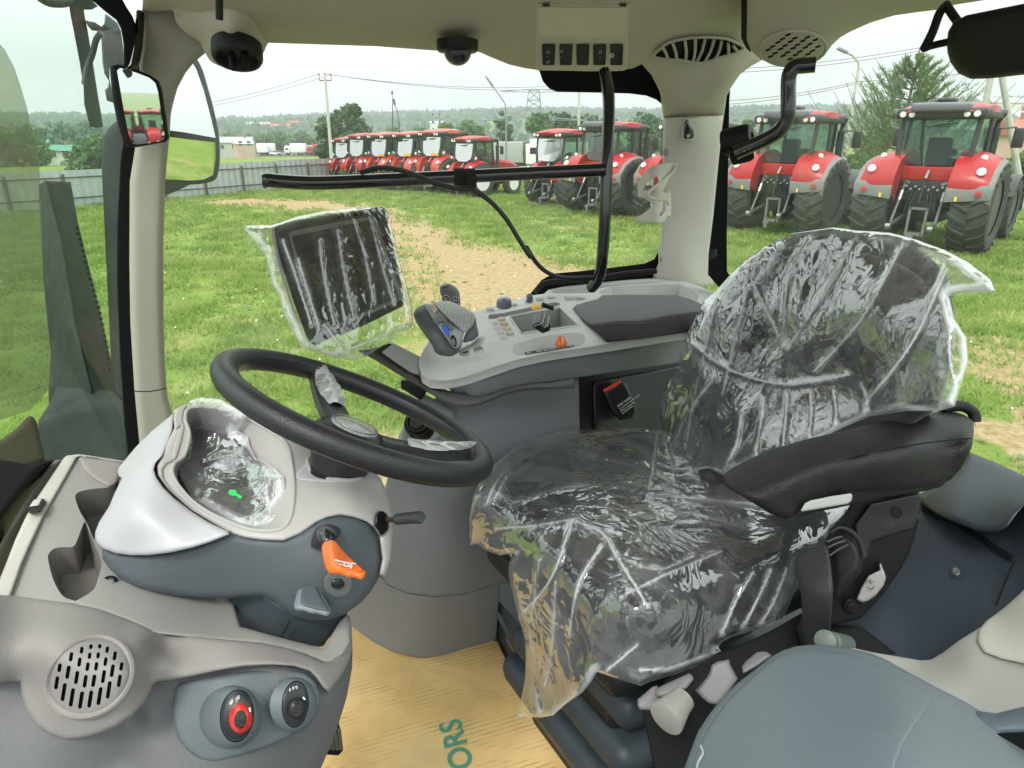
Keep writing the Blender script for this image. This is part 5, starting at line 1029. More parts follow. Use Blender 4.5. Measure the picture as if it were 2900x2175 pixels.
# cardboard sheet: printed brown paper with shoe grime lines
cm = bpy.data.materials.new('cardboard'); cm.use_nodes = True; t = cm.node_tree; n = t.nodes; l = t.links; b = n['Principled BSDF']; b.inputs['Roughness'].default_value = .8; b.inputs['Specular IOR Level'].default_value = .2
tc = n.new('ShaderNodeTexCoord'); mp = n.new('ShaderNodeMapping'); mp.inputs['Rotation'].default_value = (0, 0, math.radians(-20)); l.new(tc.outputs['Object'], mp.inputs[0])
wv = n.new('ShaderNodeTexWave'); wv.bands_direction = 'Y'; wv.inputs['Scale'].default_value = 26; wv.inputs['Distortion'].default_value = .5; wv.inputs['Detail'].default_value = 3; wv.inputs['Detail Scale'].default_value = 2.5; l.new(mp.outputs[0], wv.inputs[0])
wr = n.new('ShaderNodeMapRange'); wr.inputs['From Min'].default_value = .74; wr.inputs['From Max'].default_value = .95; l.new(wv.outputs['Fac'], wr.inputs['Value'])
mp2 = n.new('ShaderNodeMapping'); mp2.inputs['Rotation'].default_value = (0, 0, math.radians(-20)); mp2.inputs['Scale'].default_value = (.35, 1.6, 1); l.new(tc.outputs['Object'], mp2.inputs[0])
n1 = NZ(n, l, mp2.outputs[0], 9, 8, .7); m1 = n.new('ShaderNodeMapRange'); m1.inputs['From Min'].default_value = .47; m1.inputs['From Max'].default_value = .62; m1.inputs['To Max'].default_value = .6; l.new(n1, m1.inputs['Value'])
ml = n.new('ShaderNodeMath'); ml.operation = 'MULTIPLY'; l.new(wr.outputs[0], ml.inputs[0]); l.new(m1.outputs[0], ml.inputs[1])
base = RAMP(n, l, NZ(n, l, tc.outputs['Object'], 5, 8, .6), [(.3, (.58, .37, .145)), (.55, (.74, .50, .22)), (.75, (.80, .56, .27))])
mm = n.new('ShaderNodeMix'); mm.data_type = 'RGBA'; mm.inputs[7].default_value = (.20, .145, .07, 1); l.new(ml.outputs[0], mm.inputs[0]); l.new(base, mm.inputs[6])
st = n.new('ShaderNodeMapRange'); st.inputs['From Min'].default_value = .56; st.inputs['From Max'].default_value = .7; st.inputs['To Max'].default_value = .35; l.new(NZ(n, l, tc.outputs['Object'], 3.2, 3, .5), st.inputs['Value'])
m3 = n.new('ShaderNodeMix'); m3.data_type = 'RGBA'; m3.inputs[7].default_value = (.27, .22, .17, 1); l.new(st.outputs[0], m3.inputs[0]); l.new(mm.outputs[2], m3.inputs[6]); l.new(m3.outputs[2], b.inputs['Base Color'])
t_ = thing('cardboard_sheet', 'tan cardboard sheet with grime lines and green print lying on the cab floor', 'cardboard', tuple(PZ(*q('D', 900, 1560), FZ)))
cb = Q('D', [(755, 1340), (800, 1368), (850, 1395), (910, 1412), (960, 1408), (1010, 1397), (1065, 1383), (1074, 1386), (1090, 1420), (1100, 1436), (1180, 1560), (1280, 1740), (1200, 1900), (560, 1900), (560, 1600), (640, 1400), (700, 1330)])
relief('sheet', cb, [(*p_, dZ(*p_, FZ + .005)) for p_ in Q('D', [(800, 1380), (1100, 1400), (900, 1800)])], cm, t_, r=0, thick=.004, back=(0, 0, -1), step=14)
def text(body, name, origin, xd, yd, size, m, parent, ext=.0003, al='LEFT', off=0):
    c = bpy.data.curves.new(name, 'FONT'); c.body = body; c.size = size; c.extrude = ext; c.align_x = al; c.materials.append(m)
    o = bpy.data.objects.new(name, c); COL.objects.link(o); xd = np.array(xd, float); xd /= np.linalg.norm(xd); yd = np.array(yd, float); yd -= xd * (xd @ yd); yd /= np.linalg.norm(yd); zd = np.cross(xd, yd)
    M4 = Matrix(((xd[0], yd[0], zd[0], origin[0]), (xd[1], yd[1], zd[1], origin[1]), (xd[2], yd[2], zd[2], origin[2]), (0, 0, 0, 1)))
    pr = ORG.get(parent.name, np.zeros(3)); c.offset = off; bpy.context.view_layer.update()
    me = bpy.data.meshes.new_from_object(o); bpy.data.objects.remove(o); me.transform(Matrix.Translation(Vector(-pr)) @ M4)
    o = bpy.data.objects.new(name, me); COL.objects.link(o); o.parent = parent; ORG[o.name] = pr; return o
a_ = PZ(*q('B8', 668, 1640), FZ + .0062); b_ = PZ(*q('B8', 590, 1380), FZ + .0062); up_ = PZ(*q('B8', 480, 1680), FZ + .0062) - a_
txt = text('ORS', 'printed_text', a_ - (b_ - a_) / np.linalg.norm(b_ - a_) * .001, b_ - a_, up_, .072, mat('green_print', (.08, .28, .20), .7), t_, off=.0012)
# platform under the seat: side strips next to the cardboard
pA, pB = PZ(*q('D', 1083, 1395), FZ), PZ(*q('D', 1290, 1740), FZ)
t_ = thing('seat_platform', 'dark step edge of the seat platform running beside the cardboard', 'platform', tuple(PZ(*q('D', 1150, 1500), FZ)))
dA = lambda kd, pts, off=0: [(*q(kd, *p_), dVP(*q(kd, *p_), pA, pB) - off) for p_ in pts]
relief('lower_band', Q('B8', [(860, 340), (890, 395), (1000, 580), (1150, 860), (1330, 1160), (1480, 1420), (1700, 1800), (1840, 1800), (1640, 1440), (1480, 1180), (1180, 680), (990, 330), (870, 120), (845, 30), (835, 200)]), dA('B8', [(900, 400), (1500, 1450), (900, 60)]), mat('platform_black', (.03, .035, .04), .4), t_, r=.003, thick=.03)
relief('brown_band', Q('B8', [(985, 380), (1180, 740), (1340, 1170), (1480, 1420), (1625, 1700), (1700, 1830), (1860, 1800), (1760, 1640), (1540, 1240), (1440, 1120), (1300, 900), (1165, 690), (1000, 350)]), dA('B8', [(900, 400), (1500, 1450), (900, 60)], .006), mat('platform_brown', (.13, .115, .095), .6), t_, r=.003, thick=.01)
relief('top_moulding', Q('B8', [(862, 18), (900, -20), (1100, 200), (1200, 500), (1200, 640), (1500, 1100), (1560, 1130), (1900, 1659), (1980, 1800), (1840, 1800), (1780, 1659), (1560, 1290), (1440, 1130), (1160, 600), (950, 170), (880, 60)]), dA('B8', [(900, 400), (1500, 1450), (900, 60)], .012), mat('platform_blue', (.035, .055, .068), .4), t_, r=.012, thick=.03)
# pedestal below the console
pdl = thing('console_pedestal', 'large rounded grey pedestal under the side console, standing on the floor', 'pedestal', tuple(PZ(*q('D', 900, 1425), FZ)))
dp0 = [(*p_, dZ(*p_, FZ)) for p_ in Q('D', [(760, 1360), (850, 1415), (910, 1425), (1000, 1405), (1075, 1383)])]
dps = [(*q('D', 780, 1262), 1.72), (*q('D', 838, 1262), 1.66), (*q('D', 940, 1290), 1.63), (*q('D', 1065, 1270), 1.70), (*q('D', 1200, 1250), 1.75)]
PDS = DS(dp0 + dps + [(*q('D', 850, 960), 1.50), (*q('D', 950, 900), 1.52), (*q('D', 1100, 900), 1.60), (*q('D', 1250, 880), 1.72), (*q('D', 860, 1100), 1.56), (*q('D', 960, 1100), 1.55), (*q('D', 1100, 1100), 1.64)])
relief('lower_skirt', Q('D', [(740, 1300), (760, 1352), (800, 1385), (850, 1408), (905, 1422), (960, 1418), (1010, 1406), (1072, 1385), (1080, 1260), (1065, 1266), (1000, 1284), (940, 1290), (885, 1284), (840, 1266), (800, 1225), (740, 1225)]), PDS, K['ped'], pdl, r=.004, thick=.04, step=14)
lo = Off(PDS, .006)
relief('upper_body', Q('D', [(800, 1210), (838, 1262), (880, 1280), (940, 1288), (1000, 1282), (1065, 1264), (1300, 1230), (1256, 1100), (1250, 815), (1100, 828), (960, 845), (925, 870), (882, 905), (862, 940), (845, 1000), (830, 1060), (800, 1100)]), lo, K['ped'], pdl, r=.006, thick=.05, step=18)
relief('shoulder', Q('Z5', [(1262, 1560), (1300, 1480), (1330, 1400), (1420, 1240), (1520, 1290), (1640, 1360), (1560, 1500), (1500, 1560), (1450, 1620), (1330, 1600)]), DS([(*q('Z5', 1262, 1560), 1.46), (*q('Z5', 1430, 1250), 1.50), (*q('Z5', 1620, 1360), 1.50), (*q('Z5', 1450, 1600), 1.47)]), mat('shoulder_grey', (.24, .25, .26), .45, bump=.08, bscale=1000), pdl, r=.008, thick=.03, step=9)
c_ = P(*q('Z5', 1405, 1440), 1.44); ax_ = P(*q('Z5', 1355, 1370), 1.37) - c_; W_ = 84 * .45208 * 1.44 / FPX
mb = MB(); mb.lathe(c_, ax_, [(W_ * 1.05, -.03), (W_ * 1.05, .006), (W_ * .95, .012), (W_ * .92, .006), (W_ * .85, .006), (W_ * .82, .016), (W_ * .70, .018), (W_ * .66, .012), (W_ * .58, .012), (W_ * .54, .018), (W_ * .3, .020), (.001, .018)], 32); mb.build('round_air_vent', K['blk'], pdl)
mb = MB(); mb.box(P(*q('Z5', 1385, 1215), 1.46), (.05, .02, .03), frame(P(*q('Z5', 1440, 1260), 1.46) - P(*q('Z5', 1330, 1190), 1.46), (0, 1, 0)), bev=.004); mb.box(P(*q('Z5', 1340, 1190), 1.46), (.03, .015, .02), None, bev=.003); mb.build('hinge_block', K['blk'], pdl)
# black compartment behind the seat with the buckle
t_ = thing('seat_side_box', 'black recessed box below the console behind the seat cushion', 'compartment', tuple(P(*q('Z6', 1500, 1000), 1.9)))
bb_ = [(*q('Z6', 1180, 1140), 1.80), (*q('Z6', 1180, 830), 1.80), (*q('Z6', 1830, 720), 1.98), (*q('Z6', 1750, 1200), 1.98)]
relief('frame', Q('Z6', [(1165, 815), (1500, 740), (1900, 700), (2000, 900), (1850, 1400), (1192, 1300), (1188, 1140), (1172, 900)]), bb_, mat('box_black', (.008, .008, .010), .45), t_, r=.004, thick=.05)
relief('lid', Q('Z6', [(1282, 850), (1300, 838), (1500, 800), (1830, 742), (1860, 1300), (1300, 1300), (1290, 1140)]), [(a, b, c - .012) for a, b, c in bb_], mat('lid_black', (.014, .014, .016), .35), t_, r=.006, thick=.01)
t_ = thing('seat_belt_buckle', 'black seat belt buckle with a red release bar and small white print', 'belt buckle', tuple(P(*q('Z6', 1450, 980), 1.80)))
kb = [(*q('Z6', 1350, 910), 1.78), (*q('Z6', 1470, 850), 1.80), (*q('Z6', 1450, 1080), 1.80)]
relief('housing', Q('Z6', [(1347, 912), (1460, 838), (1480, 850), (1500, 880), (1555, 1000), (1560, 1040), (1530, 1070), (1450, 1085), (1410, 1050), (1370, 960)]), kb, mat('buckle_black', (.012, .012, .012), .35), t_, r=.007, thick=.03, step=6)
relief('release_bar', Q('Z6', [(1347, 905), (1345, 893), (1445, 834), (1458, 838), (1462, 848), (1362, 910)]), [(a, b, c - .006) for a, b, c in kb], mat('buckle_red', (.75, .07, .03), .35), t_, r=.003, thick=.01, step=5)
xd = P(*q('Z6', 1500, 968), 1.79) - P(*q('Z6', 1448, 1005), 1.785); yd = P(*q('Z6', 1430, 985), 1.785) - P(*q('Z6', 1448, 1005), 1.785)
for i, (s, w_) in enumerate((('PART 81005', .0085), ('Component may be tested', .0062), ('Made in Germany', .0062), ('by GRAMMER', .0062))):
    o3 = P(*q('Z6', 1440 + i * 9, 1004 + i * 14), 1.765); text(s, 'printed_line', o3, xd, yd, w_, K['ink'], t_)
# side console
con = thing('side_console', 'long light grey side console with joystick, buttons and fabric armrest pad beside the side window', 'console', tuple(P(*q('Z6', 900, 600), 1.6)))
CZ = 2.42
cd_ = [(*q('Z6', x, y), dZ(*q('Z6', x, y), CZ)) for x, y in ((300, 640), (620, 400), (980, 290), (1300, 250), (1700, 210), (2000, 320), (1900, 500), (1400, 590), (1000, 620), (700, 640), (500, 700), (2045, 295), (1990, 385), (1960, 500), (1800, 230))] + \
      [(*q('Z6', 190, 740), 1.40), (*q('Z6', 260, 825), 1.385), (*q('Z6', 350, 832), 1.39), (*q('Z6', 500, 800), 1.42), (*q('Z6', 700, 725), 1.46), (*q('Z6', 205, 680), 1.43), (*q('Z6', 1000, 662), 1.535), (*q('Z6', 1400, 604), 1.63), (*q('Z6', 1880, 532), 1.755)]
CDS = DS(cd_)
SIDE_BACK = .007
ct = Q('Z6', [(187, 745), (192, 700), (215, 650), (245, 600), (300, 520), (420, 430), (560, 400), (620, 378), (740, 345), (880, 305), (975, 292), (1000, 268), (1100, 245), (1250, 228), (1500, 205), (1690, 193), (1860, 213), (1960, 250), (2045, 290), (2062, 305), (2020, 350), (1960, 500), (1900, 530), (1400, 606), (1000, 664), (820, 702), (700, 740), (500, 808), (420, 828), (350, 838), (260, 832), (210, 800)])
bin_ = Q('A7', [(1170, 468), (1745, 368), (1960, 572), (1300, 664)])
slotf = Q('A7', [(930, 470), (945, 445), (1100, 425), (1400, 360), (1600, 318), (1690, 302), (1740, 310), (1745, 335), (1700, 350), (1400, 410), (1000, 492), (945, 495), (928, 485)])
tray1 = Q('Z6', [(1330, 270), (1400, 248), (1650, 232), (1820, 232), (1900, 262), (1945, 305), (1935, 335), (1900, 320), (1830, 300), (1600, 300), (1340, 296), (1315, 290)])
tray2 = Q('Z6', [(1010, 285), (1040, 266), (1300, 240), (1600, 216), (1690, 214), (1700, 222), (1400, 246), (1320, 258), (1300, 280), (1250, 288), (1060, 290)])
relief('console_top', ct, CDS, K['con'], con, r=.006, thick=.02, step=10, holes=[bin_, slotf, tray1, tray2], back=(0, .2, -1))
def hollow(nm, hole, ds, depth, m, parent, shrink=.93, up=(0, 0, -1)):
    h = resample(np.array(hole), 9); A = PD(ds, h); c_ = A.mean(0); B = (c_ + (A - c_) * shrink) + np.array(up) * depth; V, F = strip(A, B, True, 2); n_ = len(h); V = np.concatenate([V, B]); F = list(F)
    b0 = len(V) - n_; tri = delaunay_2d_cdt([Vector(p_) for p_ in h], [(i, (i + 1) % n_) for i in range(n_)], [], 1, 1e-5)[2]; F += [tuple(b0 + i if i < n_ else b0 for i in f) for f in tri]
    return mk(nm, V, F, m, parent, 40)
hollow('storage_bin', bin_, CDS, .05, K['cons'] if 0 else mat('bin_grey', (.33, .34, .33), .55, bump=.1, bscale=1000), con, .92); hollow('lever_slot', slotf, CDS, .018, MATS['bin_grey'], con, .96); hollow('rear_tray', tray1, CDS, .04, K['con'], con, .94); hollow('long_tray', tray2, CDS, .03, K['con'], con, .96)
pr = PD(CDS, resample(np.array(bin_), 12)) + [0, 0, .001]; mb = MB(); mb.tube(np.concatenate([pr, pr[:2]]), .003, 6, False); mb.build('bin_rim', K['con'], con)
sdd = [(*q('Z6', 190, 745), 1.405), (*q('Z6', 350, 840), 1.395), (*q('Z6', 700, 742), 1.465), (*q('Z6', 1000, 668), 1.54), (*q('Z6', 1400, 610), 1.65), (*q('Z6', 1900, 535), 1.80), (*q('Z6', 470, 915), 1.43), (*q('Z6', 540, 940), 1.44), (*q('Z6', 1000, 842), 1.58), (*q('Z6', 1830, 722), 1.83), (*q('Z6', 330, 870), 1.41)]
sdd = [(a, b, c + .015) for a, b, c in sdd]
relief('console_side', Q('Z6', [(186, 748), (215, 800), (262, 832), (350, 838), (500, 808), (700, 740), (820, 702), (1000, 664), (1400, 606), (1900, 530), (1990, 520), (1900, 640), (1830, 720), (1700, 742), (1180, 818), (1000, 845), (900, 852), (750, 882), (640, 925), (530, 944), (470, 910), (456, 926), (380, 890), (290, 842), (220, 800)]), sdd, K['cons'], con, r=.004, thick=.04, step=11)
relief('side_slot_recess', Q('A7', [(1205, 830), (1240, 780), (1330, 745), (1560, 690), (1850, 650), (1940, 648), (2000, 670), (2025, 710), (2010, 760), (1950, 800), (1700, 850), (1400, 895), (1260, 905), (1215, 880)]), lift(.0015, CDS, ct[::3]), mat('slot_recess_grey', (.38, .39, .38), .5), con, r=.001, thick=.002, smooth=3, step=8)
relief('slot_strip', Q('A7', [(1340, 870), (1880, 786), (1902, 790), (1900, 808), (1360, 898), (1345, 890)]), lift(.003, CDS, ct[::3]), K['blk'], con, r=.0005, thick=.002)
mark('A7', [[(1370, 880), (1400, 875)], [(1480, 862), (1545, 852)], [(1560, 849), (1620, 840)], [(1630, 838), (1690, 829)], [(1850, 803), (1875, 799)]], lift(.0045, CDS, ct[::3]), con, .0011)
relief('orange_slider', Q('A7', [(1682, 780), (1700, 725), (1735, 672), (1755, 674), (1790, 700), (1828, 760), (1824, 785), (1768, 820), (1750, 822), (1690, 800)]), DS([(*q('A7', 1685, 780), 1.51), (*q('A7', 1745, 672), 1.50), (*q('A7', 1825, 780), 1.52), (*q('A7', 1760, 790), 1.485)]), K['orange'], con, r=.006, thick=.015, step=3)
relief('yellow_knob', Q('A7', [(1408, 345), (1425, 318), (1520, 315), (1535, 330), (1530, 372), (1455, 400), (1425, 385)]), DS([(*q('A7', 1410, 345), 1.70), (*q('A7', 1530, 340), 1.71), (*q('A7', 1455, 400), 1.68)]), K['yel'], con, r=.007, thick=.02, step=3)
tubeobj('black_lever', 'A7', [(1550, 328), (1600, 352), (1660, 372)], [1.74, 1.76], .006, K['blk'], con)
mb = MB(); a_, b_ = P(*q('A7', 1470, 525), 1.60), P(*q('A7', 1600, 612), 1.62); mb.add(*rbox((a_ + b_) / 2, (np.linalg.norm(b_ - a_), .020, .028), frame(b_ - a_, (0, .6, .8)), .005)); mb.build('black_rocker', K['blk'], con)
for i in range(4):
    f = .12 + .2 * i; c_ = a_ + (b_ - a_) * f + [0, -.004, .012]; mb = MB(); mb.add(*rbox(c_, (.004, .030, .030), frame(b_ - a_, (0, .6, .8)), .0012)); mb.build('rocker_rib', MATS['slot_recess_grey'] if i % 2 else K['cons'], con)
pod1 = Q('A7', [(895, 400), (915, 375), (1050, 345), (1200, 312), (1255, 310), (1270, 330), (1255, 350), (1100, 385), (940, 420), (900, 415)]); pod2 = Q('A7', [(1330, 305), (1350, 283), (1500, 262), (1650, 238), (1695, 240), (1705, 262), (1690, 280), (1500, 305), (1370, 325), (1335, 320)]); pod3 = Q('A7', [(1785, 240), (1810, 228), (1880, 235), (2000, 235), (2035, 260), (2020, 280), (1900, 285), (1830, 275), (1790, 255)])
for pp, m_ in ((pod1, 'con'), (pod2, 'con'), (pod3, 'con')): relief('button_plinth', pp, lift(.004, CDS, ct[::3]), MATS['slot_recess_grey'] if pp is pod3 else K['con'], con, r=.003, thick=.006, step=5, smooth=2)
K['but'] = mat('button_grey', (.40, .41, .40), .4); K['butp'] = mat('button_pink', (.60, .38, .30), .4); K['buty'] = mat('button_yellow', (.62, .50, .28), .4)
def button(x, y, rx, ry, m, off=.008, nm='button', rot=0):
    c_ = q('A7', x, y); dd_ = float(CDS([c_])[0]) - off; cc_ = P(*c_, dd_); W_ = rx * .25 * dd_ / FPX
    mb = MB(); mb.add(*lathe(cc_, (0, -.05, 1), [(W_, -.006), (W_, .002), (W_ * .9, .004), (W_ * .4, .0045), (.0005, .0035)], 20)); return mb.build(nm, m, con, 30)
for x_, y_, m_ in ((950, 386, 'but'), (1080, 358, 'but'), (1210, 332, 'but'), (1385, 297, 'butp'), (1515, 276, 'but'), (1645, 254, 'but'), (1845, 262, 'but'), (1975, 259, 'but')): button(x_, y_, 42, 20, K[m_], .010)
for i, (x_, y_, m_) in enumerate(((1078, 498, 'butp'), (1108, 550, 'butp'), (1145, 603, 'buty'), (1178, 660, 'but'))):
    button(x_, y_, 44, 22, K[m_], .006); mb = MB(); c_ = q('A7', x_ - 72, y_ + 50); cc_ = P(*c_, float(CDS([c_])[0]) - .002); mb.add(*rbox(cc_, (.016, .016, .008), frame((1, .3, 0), (0, 1, .3)), .002)); mb.build('pyramid_key', K['con'], con)
relief('label_strip', Q('A7', [(1120, 478), (1165, 470), (1290, 660), (1250, 675)]), lift(.0015, CDS, ct[::3]), mat('label_white', (.6, .6, .58), .4), con, r=.0005, thick=.001)
for (x_, y_) in ((660, 870), (820, 842)):
    c_ = P(*q('A7', x_, y_), 1.452); mb = MB(); mb.lathe(c_, (0, -.3, 1), [(.0115, -.003), (.0115, .002), (.0095, .004), (.008, .0015), (.001, .0015)], 20); mb.build('socket_ring', K['con'] if x_ > 700 else MATS['slot_recess_grey'], con)
    mb = MB(); mb.lathe(c_, (0, -.3, 1), [(.0078, .0005), (.0078, .0022), (.001, .0024)], 16); mb.build('socket_core', K['blk'] if x_ < 700 else K['but'], con)
# round ledge marks, clear wrapped knobs at the back
for (x_, y_, w_) in ((1110, 305, 90), (1400, 255, 40)):
    c_ = P(*q('A7', x_, y_), 1.80); mb = MB(); mb.lathe(c_, (0, -.3, 1), [(w_ * .25 * 1.8 / FPX, -.01), (w_ * .25 * 1.8 / FPX * .9, .008), (.001, .014)], 16); mb.build('wrapped_knob', mat('knob_bluegrey', (.12, .13, .2), .15, coat=.8, bump=.8, bscale=200), con, 15)
# armrest pad
t_ = thing('console_armrest_pad', 'dark brown-grey fabric armrest pad with stitching on the side console', 'armrest pad', tuple(P(*q('Z6', 1500, 420), 1.75)))
fab = mat('fabric_brown_grey', (.034, .028, .029), .95, bump=.5, bscale=700, var=.18, vscale=60, sheen=.3); fab2 = mat('fabric_side_shaded', (.012, .010, .011), .95, bump=.5, bscale=700, var=.15, vscale=60)  # side copy is darker: its shade is put into the colour
tp = [(*q('Z6', x, y), dZ(*q('Z6', x, y), z)) for x, y, z in ((1160, 385, 2.43), (1220, 350, 2.432), (1340, 298, 2.435), (1650, 298, 2.445), (1820, 303, 2.445), (1990, 375, 2.445), (1250, 478, 2.43), (1500, 470, 2.44), (1700, 430, 2.445))]
relief('pad_top', Q('Z6', [(1157, 385), (1175, 362), (1230, 345), (1310, 325), (1340, 300), (1500, 297), (1700, 299), (1810, 300), (1900, 325), (1990, 372), (1985, 398), (1850, 418), (1700, 445), (1600, 465), (1540, 470), (1480, 466), (1400, 472), (1300, 486), (1262, 488), (1200, 440)]), Off(CDS, .024), fab, t_, r=.010, thick=.01, step=8)
relief('pad_side', Q('Z6', [(1160, 390), (1200, 440), (1262, 484), (1300, 484), (1400, 470), (1480, 464), (1540, 468), (1600, 463), (1700, 443), (1850, 416), (1988, 392), (1950, 520), (1900, 530), (1640, 565), (1370, 597), (1330, 560), (1220, 465)]), Off(CDS, .019), fab2, t_, r=.004, thick=.01, step=8)
sp_ = PD(Off(CDS, .0205), spl(Q('Z6', [(1268, 495), (1400, 482), (1480, 476), (1540, 480), (1600, 474), (1700, 454), (1850, 428), (1980, 408)]), 12)); mb = MB()
for i in range(0, len(sp_) - 1, 2): mb.tube([sp_[i], sp_[i] * .4 + sp_[i + 1] * .6], .0009, 4)
o = mb.build('stitching', mat('stitch', (.25, .24, .24), .8), t_); tag(o, kind='stuff')
# joysticks
t_ = thing('main_joystick', 'grey multifunction joystick with pink, grey and blue buttons at the front of the console', 'joystick', tuple(P(*q('A7', 450, 700), 1.42)))
K['jd'] = mat('joystick_dark', (.10, .105, .11), .45, bump=.1, bscale=1200); K['jl'] = mat('joystick_light', (.36, .37, .37), .42, bump=.08, bscale=1200)
relief('base_collar', Q('A7', [(590, 880), (640, 820), (740, 770), (820, 700), (880, 690), (892, 720), (860, 780), (760, 830), (640, 870)]), [(*q('A7', 600, 880), 1.40), (*q('A7', 880, 700), 1.46), (*q('A7', 740, 770), 1.44)], K['con'], t_, r=.006, thick=.01, smooth=3)
relief('grip_shell', Q('A7', [(84, 455), (95, 405), (130, 365), (185, 335), (240, 322), (330, 400), (430, 500), (560, 620), (640, 700), (632, 780), (600, 860), (540, 908), (480, 918), (390, 905), (330, 872), (300, 800), (230, 700), (130, 560)]), [(*q('A7', 90, 440), 1.42), (*q('A7', 240, 330), 1.43), (*q('A7', 620, 760), 1.38), (*q('A7', 400, 900), 1.36), (*q('A7', 350, 620), 1.36)], K['jd'], t_, r=.016, thick=.04, step=5, smooth=2)
relief('grip_underside', Q('A7', [(648, 760), (660, 690), (700, 620), (760, 560), (784, 470), (800, 560), (822, 655), (815, 690), (760, 735), (700, 752)]), [(*q('A7', 650, 750), 1.40), (*q('A7', 784, 470), 1.44), (*q('A7', 820, 680), 1.43)], K['jd'], t_, r=.006, thick=.03, step=5, smooth=2)
relief('button_face', Q('A7', [(205, 330), (240, 322), (300, 318), (345, 305), (450, 450), (560, 560), (645, 618), (655, 640), (640, 720), (620, 790), (575, 828), (530, 815), (470, 730), (400, 630), (300, 490), (240, 400)]), [(*q('A7', 240, 330), 1.41), (*q('A7', 345, 305), 1.42), (*q('A7', 640, 620), 1.375), (*q('A7', 575, 825), 1.355), (*q('A7', 400, 560), 1.352)], K['jl'], t_, r=.008, thick=.02, step=4, smooth=2)
hd = DS([(*q('A7', 330, 310), 1.41), (*q('A7', 440, 288), 1.43), (*q('A7', 640, 360), 1.44), (*q('A7', 778, 460), 1.43), (*q('A7', 640, 612), 1.368), (*q('A7', 450, 460), 1.355), (*q('A7', 560, 430), 1.375)])
relief('palm_rest', Q('A7', [(322, 325), (360, 300), (440, 288), (520, 298), (610, 340), (700, 385), (765, 430), (780, 470), (770, 540), (720, 600), (680, 650), (650, 640), (560, 565), (440, 455)]), hd, K['jl'], t_, r=.010, thick=.02, step=4, smooth=2)
mb = MB()
for i in range(9):
    for j in range(9):
        x_ = 440 + i * 38 - j * 4; y_ = 330 + j * 30 + i * 14
        if inside(np.array([[x_, y_]]), np.array([(380, 330), (450, 300), (600, 345), (750, 440), (740, 560), (660, 620), (560, 550), (450, 440)]))[0]:
            c_ = P(*q('A7', x_, y_), float(hd([q('A7', x_, y_)])[0]) - .0006); mb.lathe(c_, CO - c_, [(.0009, 0), (.0009, .0004), (.0001, .0004)], 6)
o = mb.build('grip_dot', K['seal'], t_); tag(o, kind='stuff')
jds = DS([(*q('A7', 240, 330), 1.402), (*q('A7', 345, 305), 1.41), (*q('A7', 640, 620), 1.366), (*q('A7', 575, 825), 1.347), (*q('A7', 400, 560), 1.343)])
def jb(nm, pts, m, off=.002, r=.002, kd='A7', sm=3, par=None): return relief(nm, Q(kd, pts), Off(jds, off), m, par or t_, r=r, thick=.004, smooth=sm, step=3)
jb('pink_rocker', [(272, 345), (285, 335), (335, 400), (330, 425), (310, 425)], K['butp']); jb('pink_rocker', [(295, 335), (320, 330), (358, 385), (352, 405), (335, 400)], K['butp'])
for x_, y_, r_ in ((335, 508, 42), (384, 488, 42), (440, 505, 38), (510, 582, 40)): jb('round_button', circ((x_, y_), r_ * .75, 16, 1.35, -.5), mat('button_dark_grey', (.17, .175, .18), .35))
jb('blue_rocker', [(410, 550), (440, 558), (470, 580), (495, 650), (490, 700), (470, 690), (415, 610)], mat('blue_button', (.02, .12, .62), .3), .004, .003, sm=0)
mark('A7', [[(425, 600), (465, 612)], [(425, 585), (460, 595)], [(430, 620), (470, 632)]], Off(jds, .0075), t_, .0006, mat('blue_light', (.15, .3, .8), .4))
jb('thumb_button', circ((542, 742), 30, 20, 2.3, -.25), K['blk'], .002); jb('thumb_ring', circ((538, 755), 19, 18, 2.2, -.25), MATS['button_dark_grey'], .006)
t_ = thing('small_joystick', 'small dark grey joystick knob with buttons P2 and P3 behind the main joystick', 'joystick', tuple(P(*q('A7', 500, 330), 1.62)))
s2 = [(*q('A7', 390, 150), 1.60), (*q('A7', 600, 200), 1.62), (*q('A7', 500, 320), 1.58)]
relief('knob', Q('A7', [(382, 135), (400, 105), (440, 88), (500, 96), (560, 130), (598, 180), (610, 240), (614, 330), (560, 360), (430, 330), (405, 260), (384, 190)]), s2, K['jd'], t_, r=.014, thick=.03, step=4, smooth=2)
relief('top_button', Q('A7', [(392, 120), (410, 98), (450, 88), (488, 98), (480, 115), (430, 125), (400, 135)]), [(a, b, c - .004) for a, b, c in s2], K['jl'], t_, r=.003, thick=.006, smooth=2)
for x_, y_, s_ in ((450, 268, 'P2'), (556, 286, 'P3')):
    relief('button_ring', circ(q('A7', x_, y_), 11.5, 20), [(a, b, c - .003) for a, b, c in s2], K['jl'], t_, r=.002, thick=.006); relief('round_button', circ(q('A7', x_, y_), 9.5, 20), [(a, b, c - .006) for a, b, c in s2], K['blk'], t_, r=.002, thick=.004)
    text(s_, 'button_text', P(*q('A7', x_ - 22, y_ + 14), 1.566), CR + .0 * CF, CU - .1 * CR, .0088, K['ink'], t_)
tubeobj('stem', 'A7', [(510, 330), (520, 420)], [1.60, 1.62], .012, K['blk'], t_)
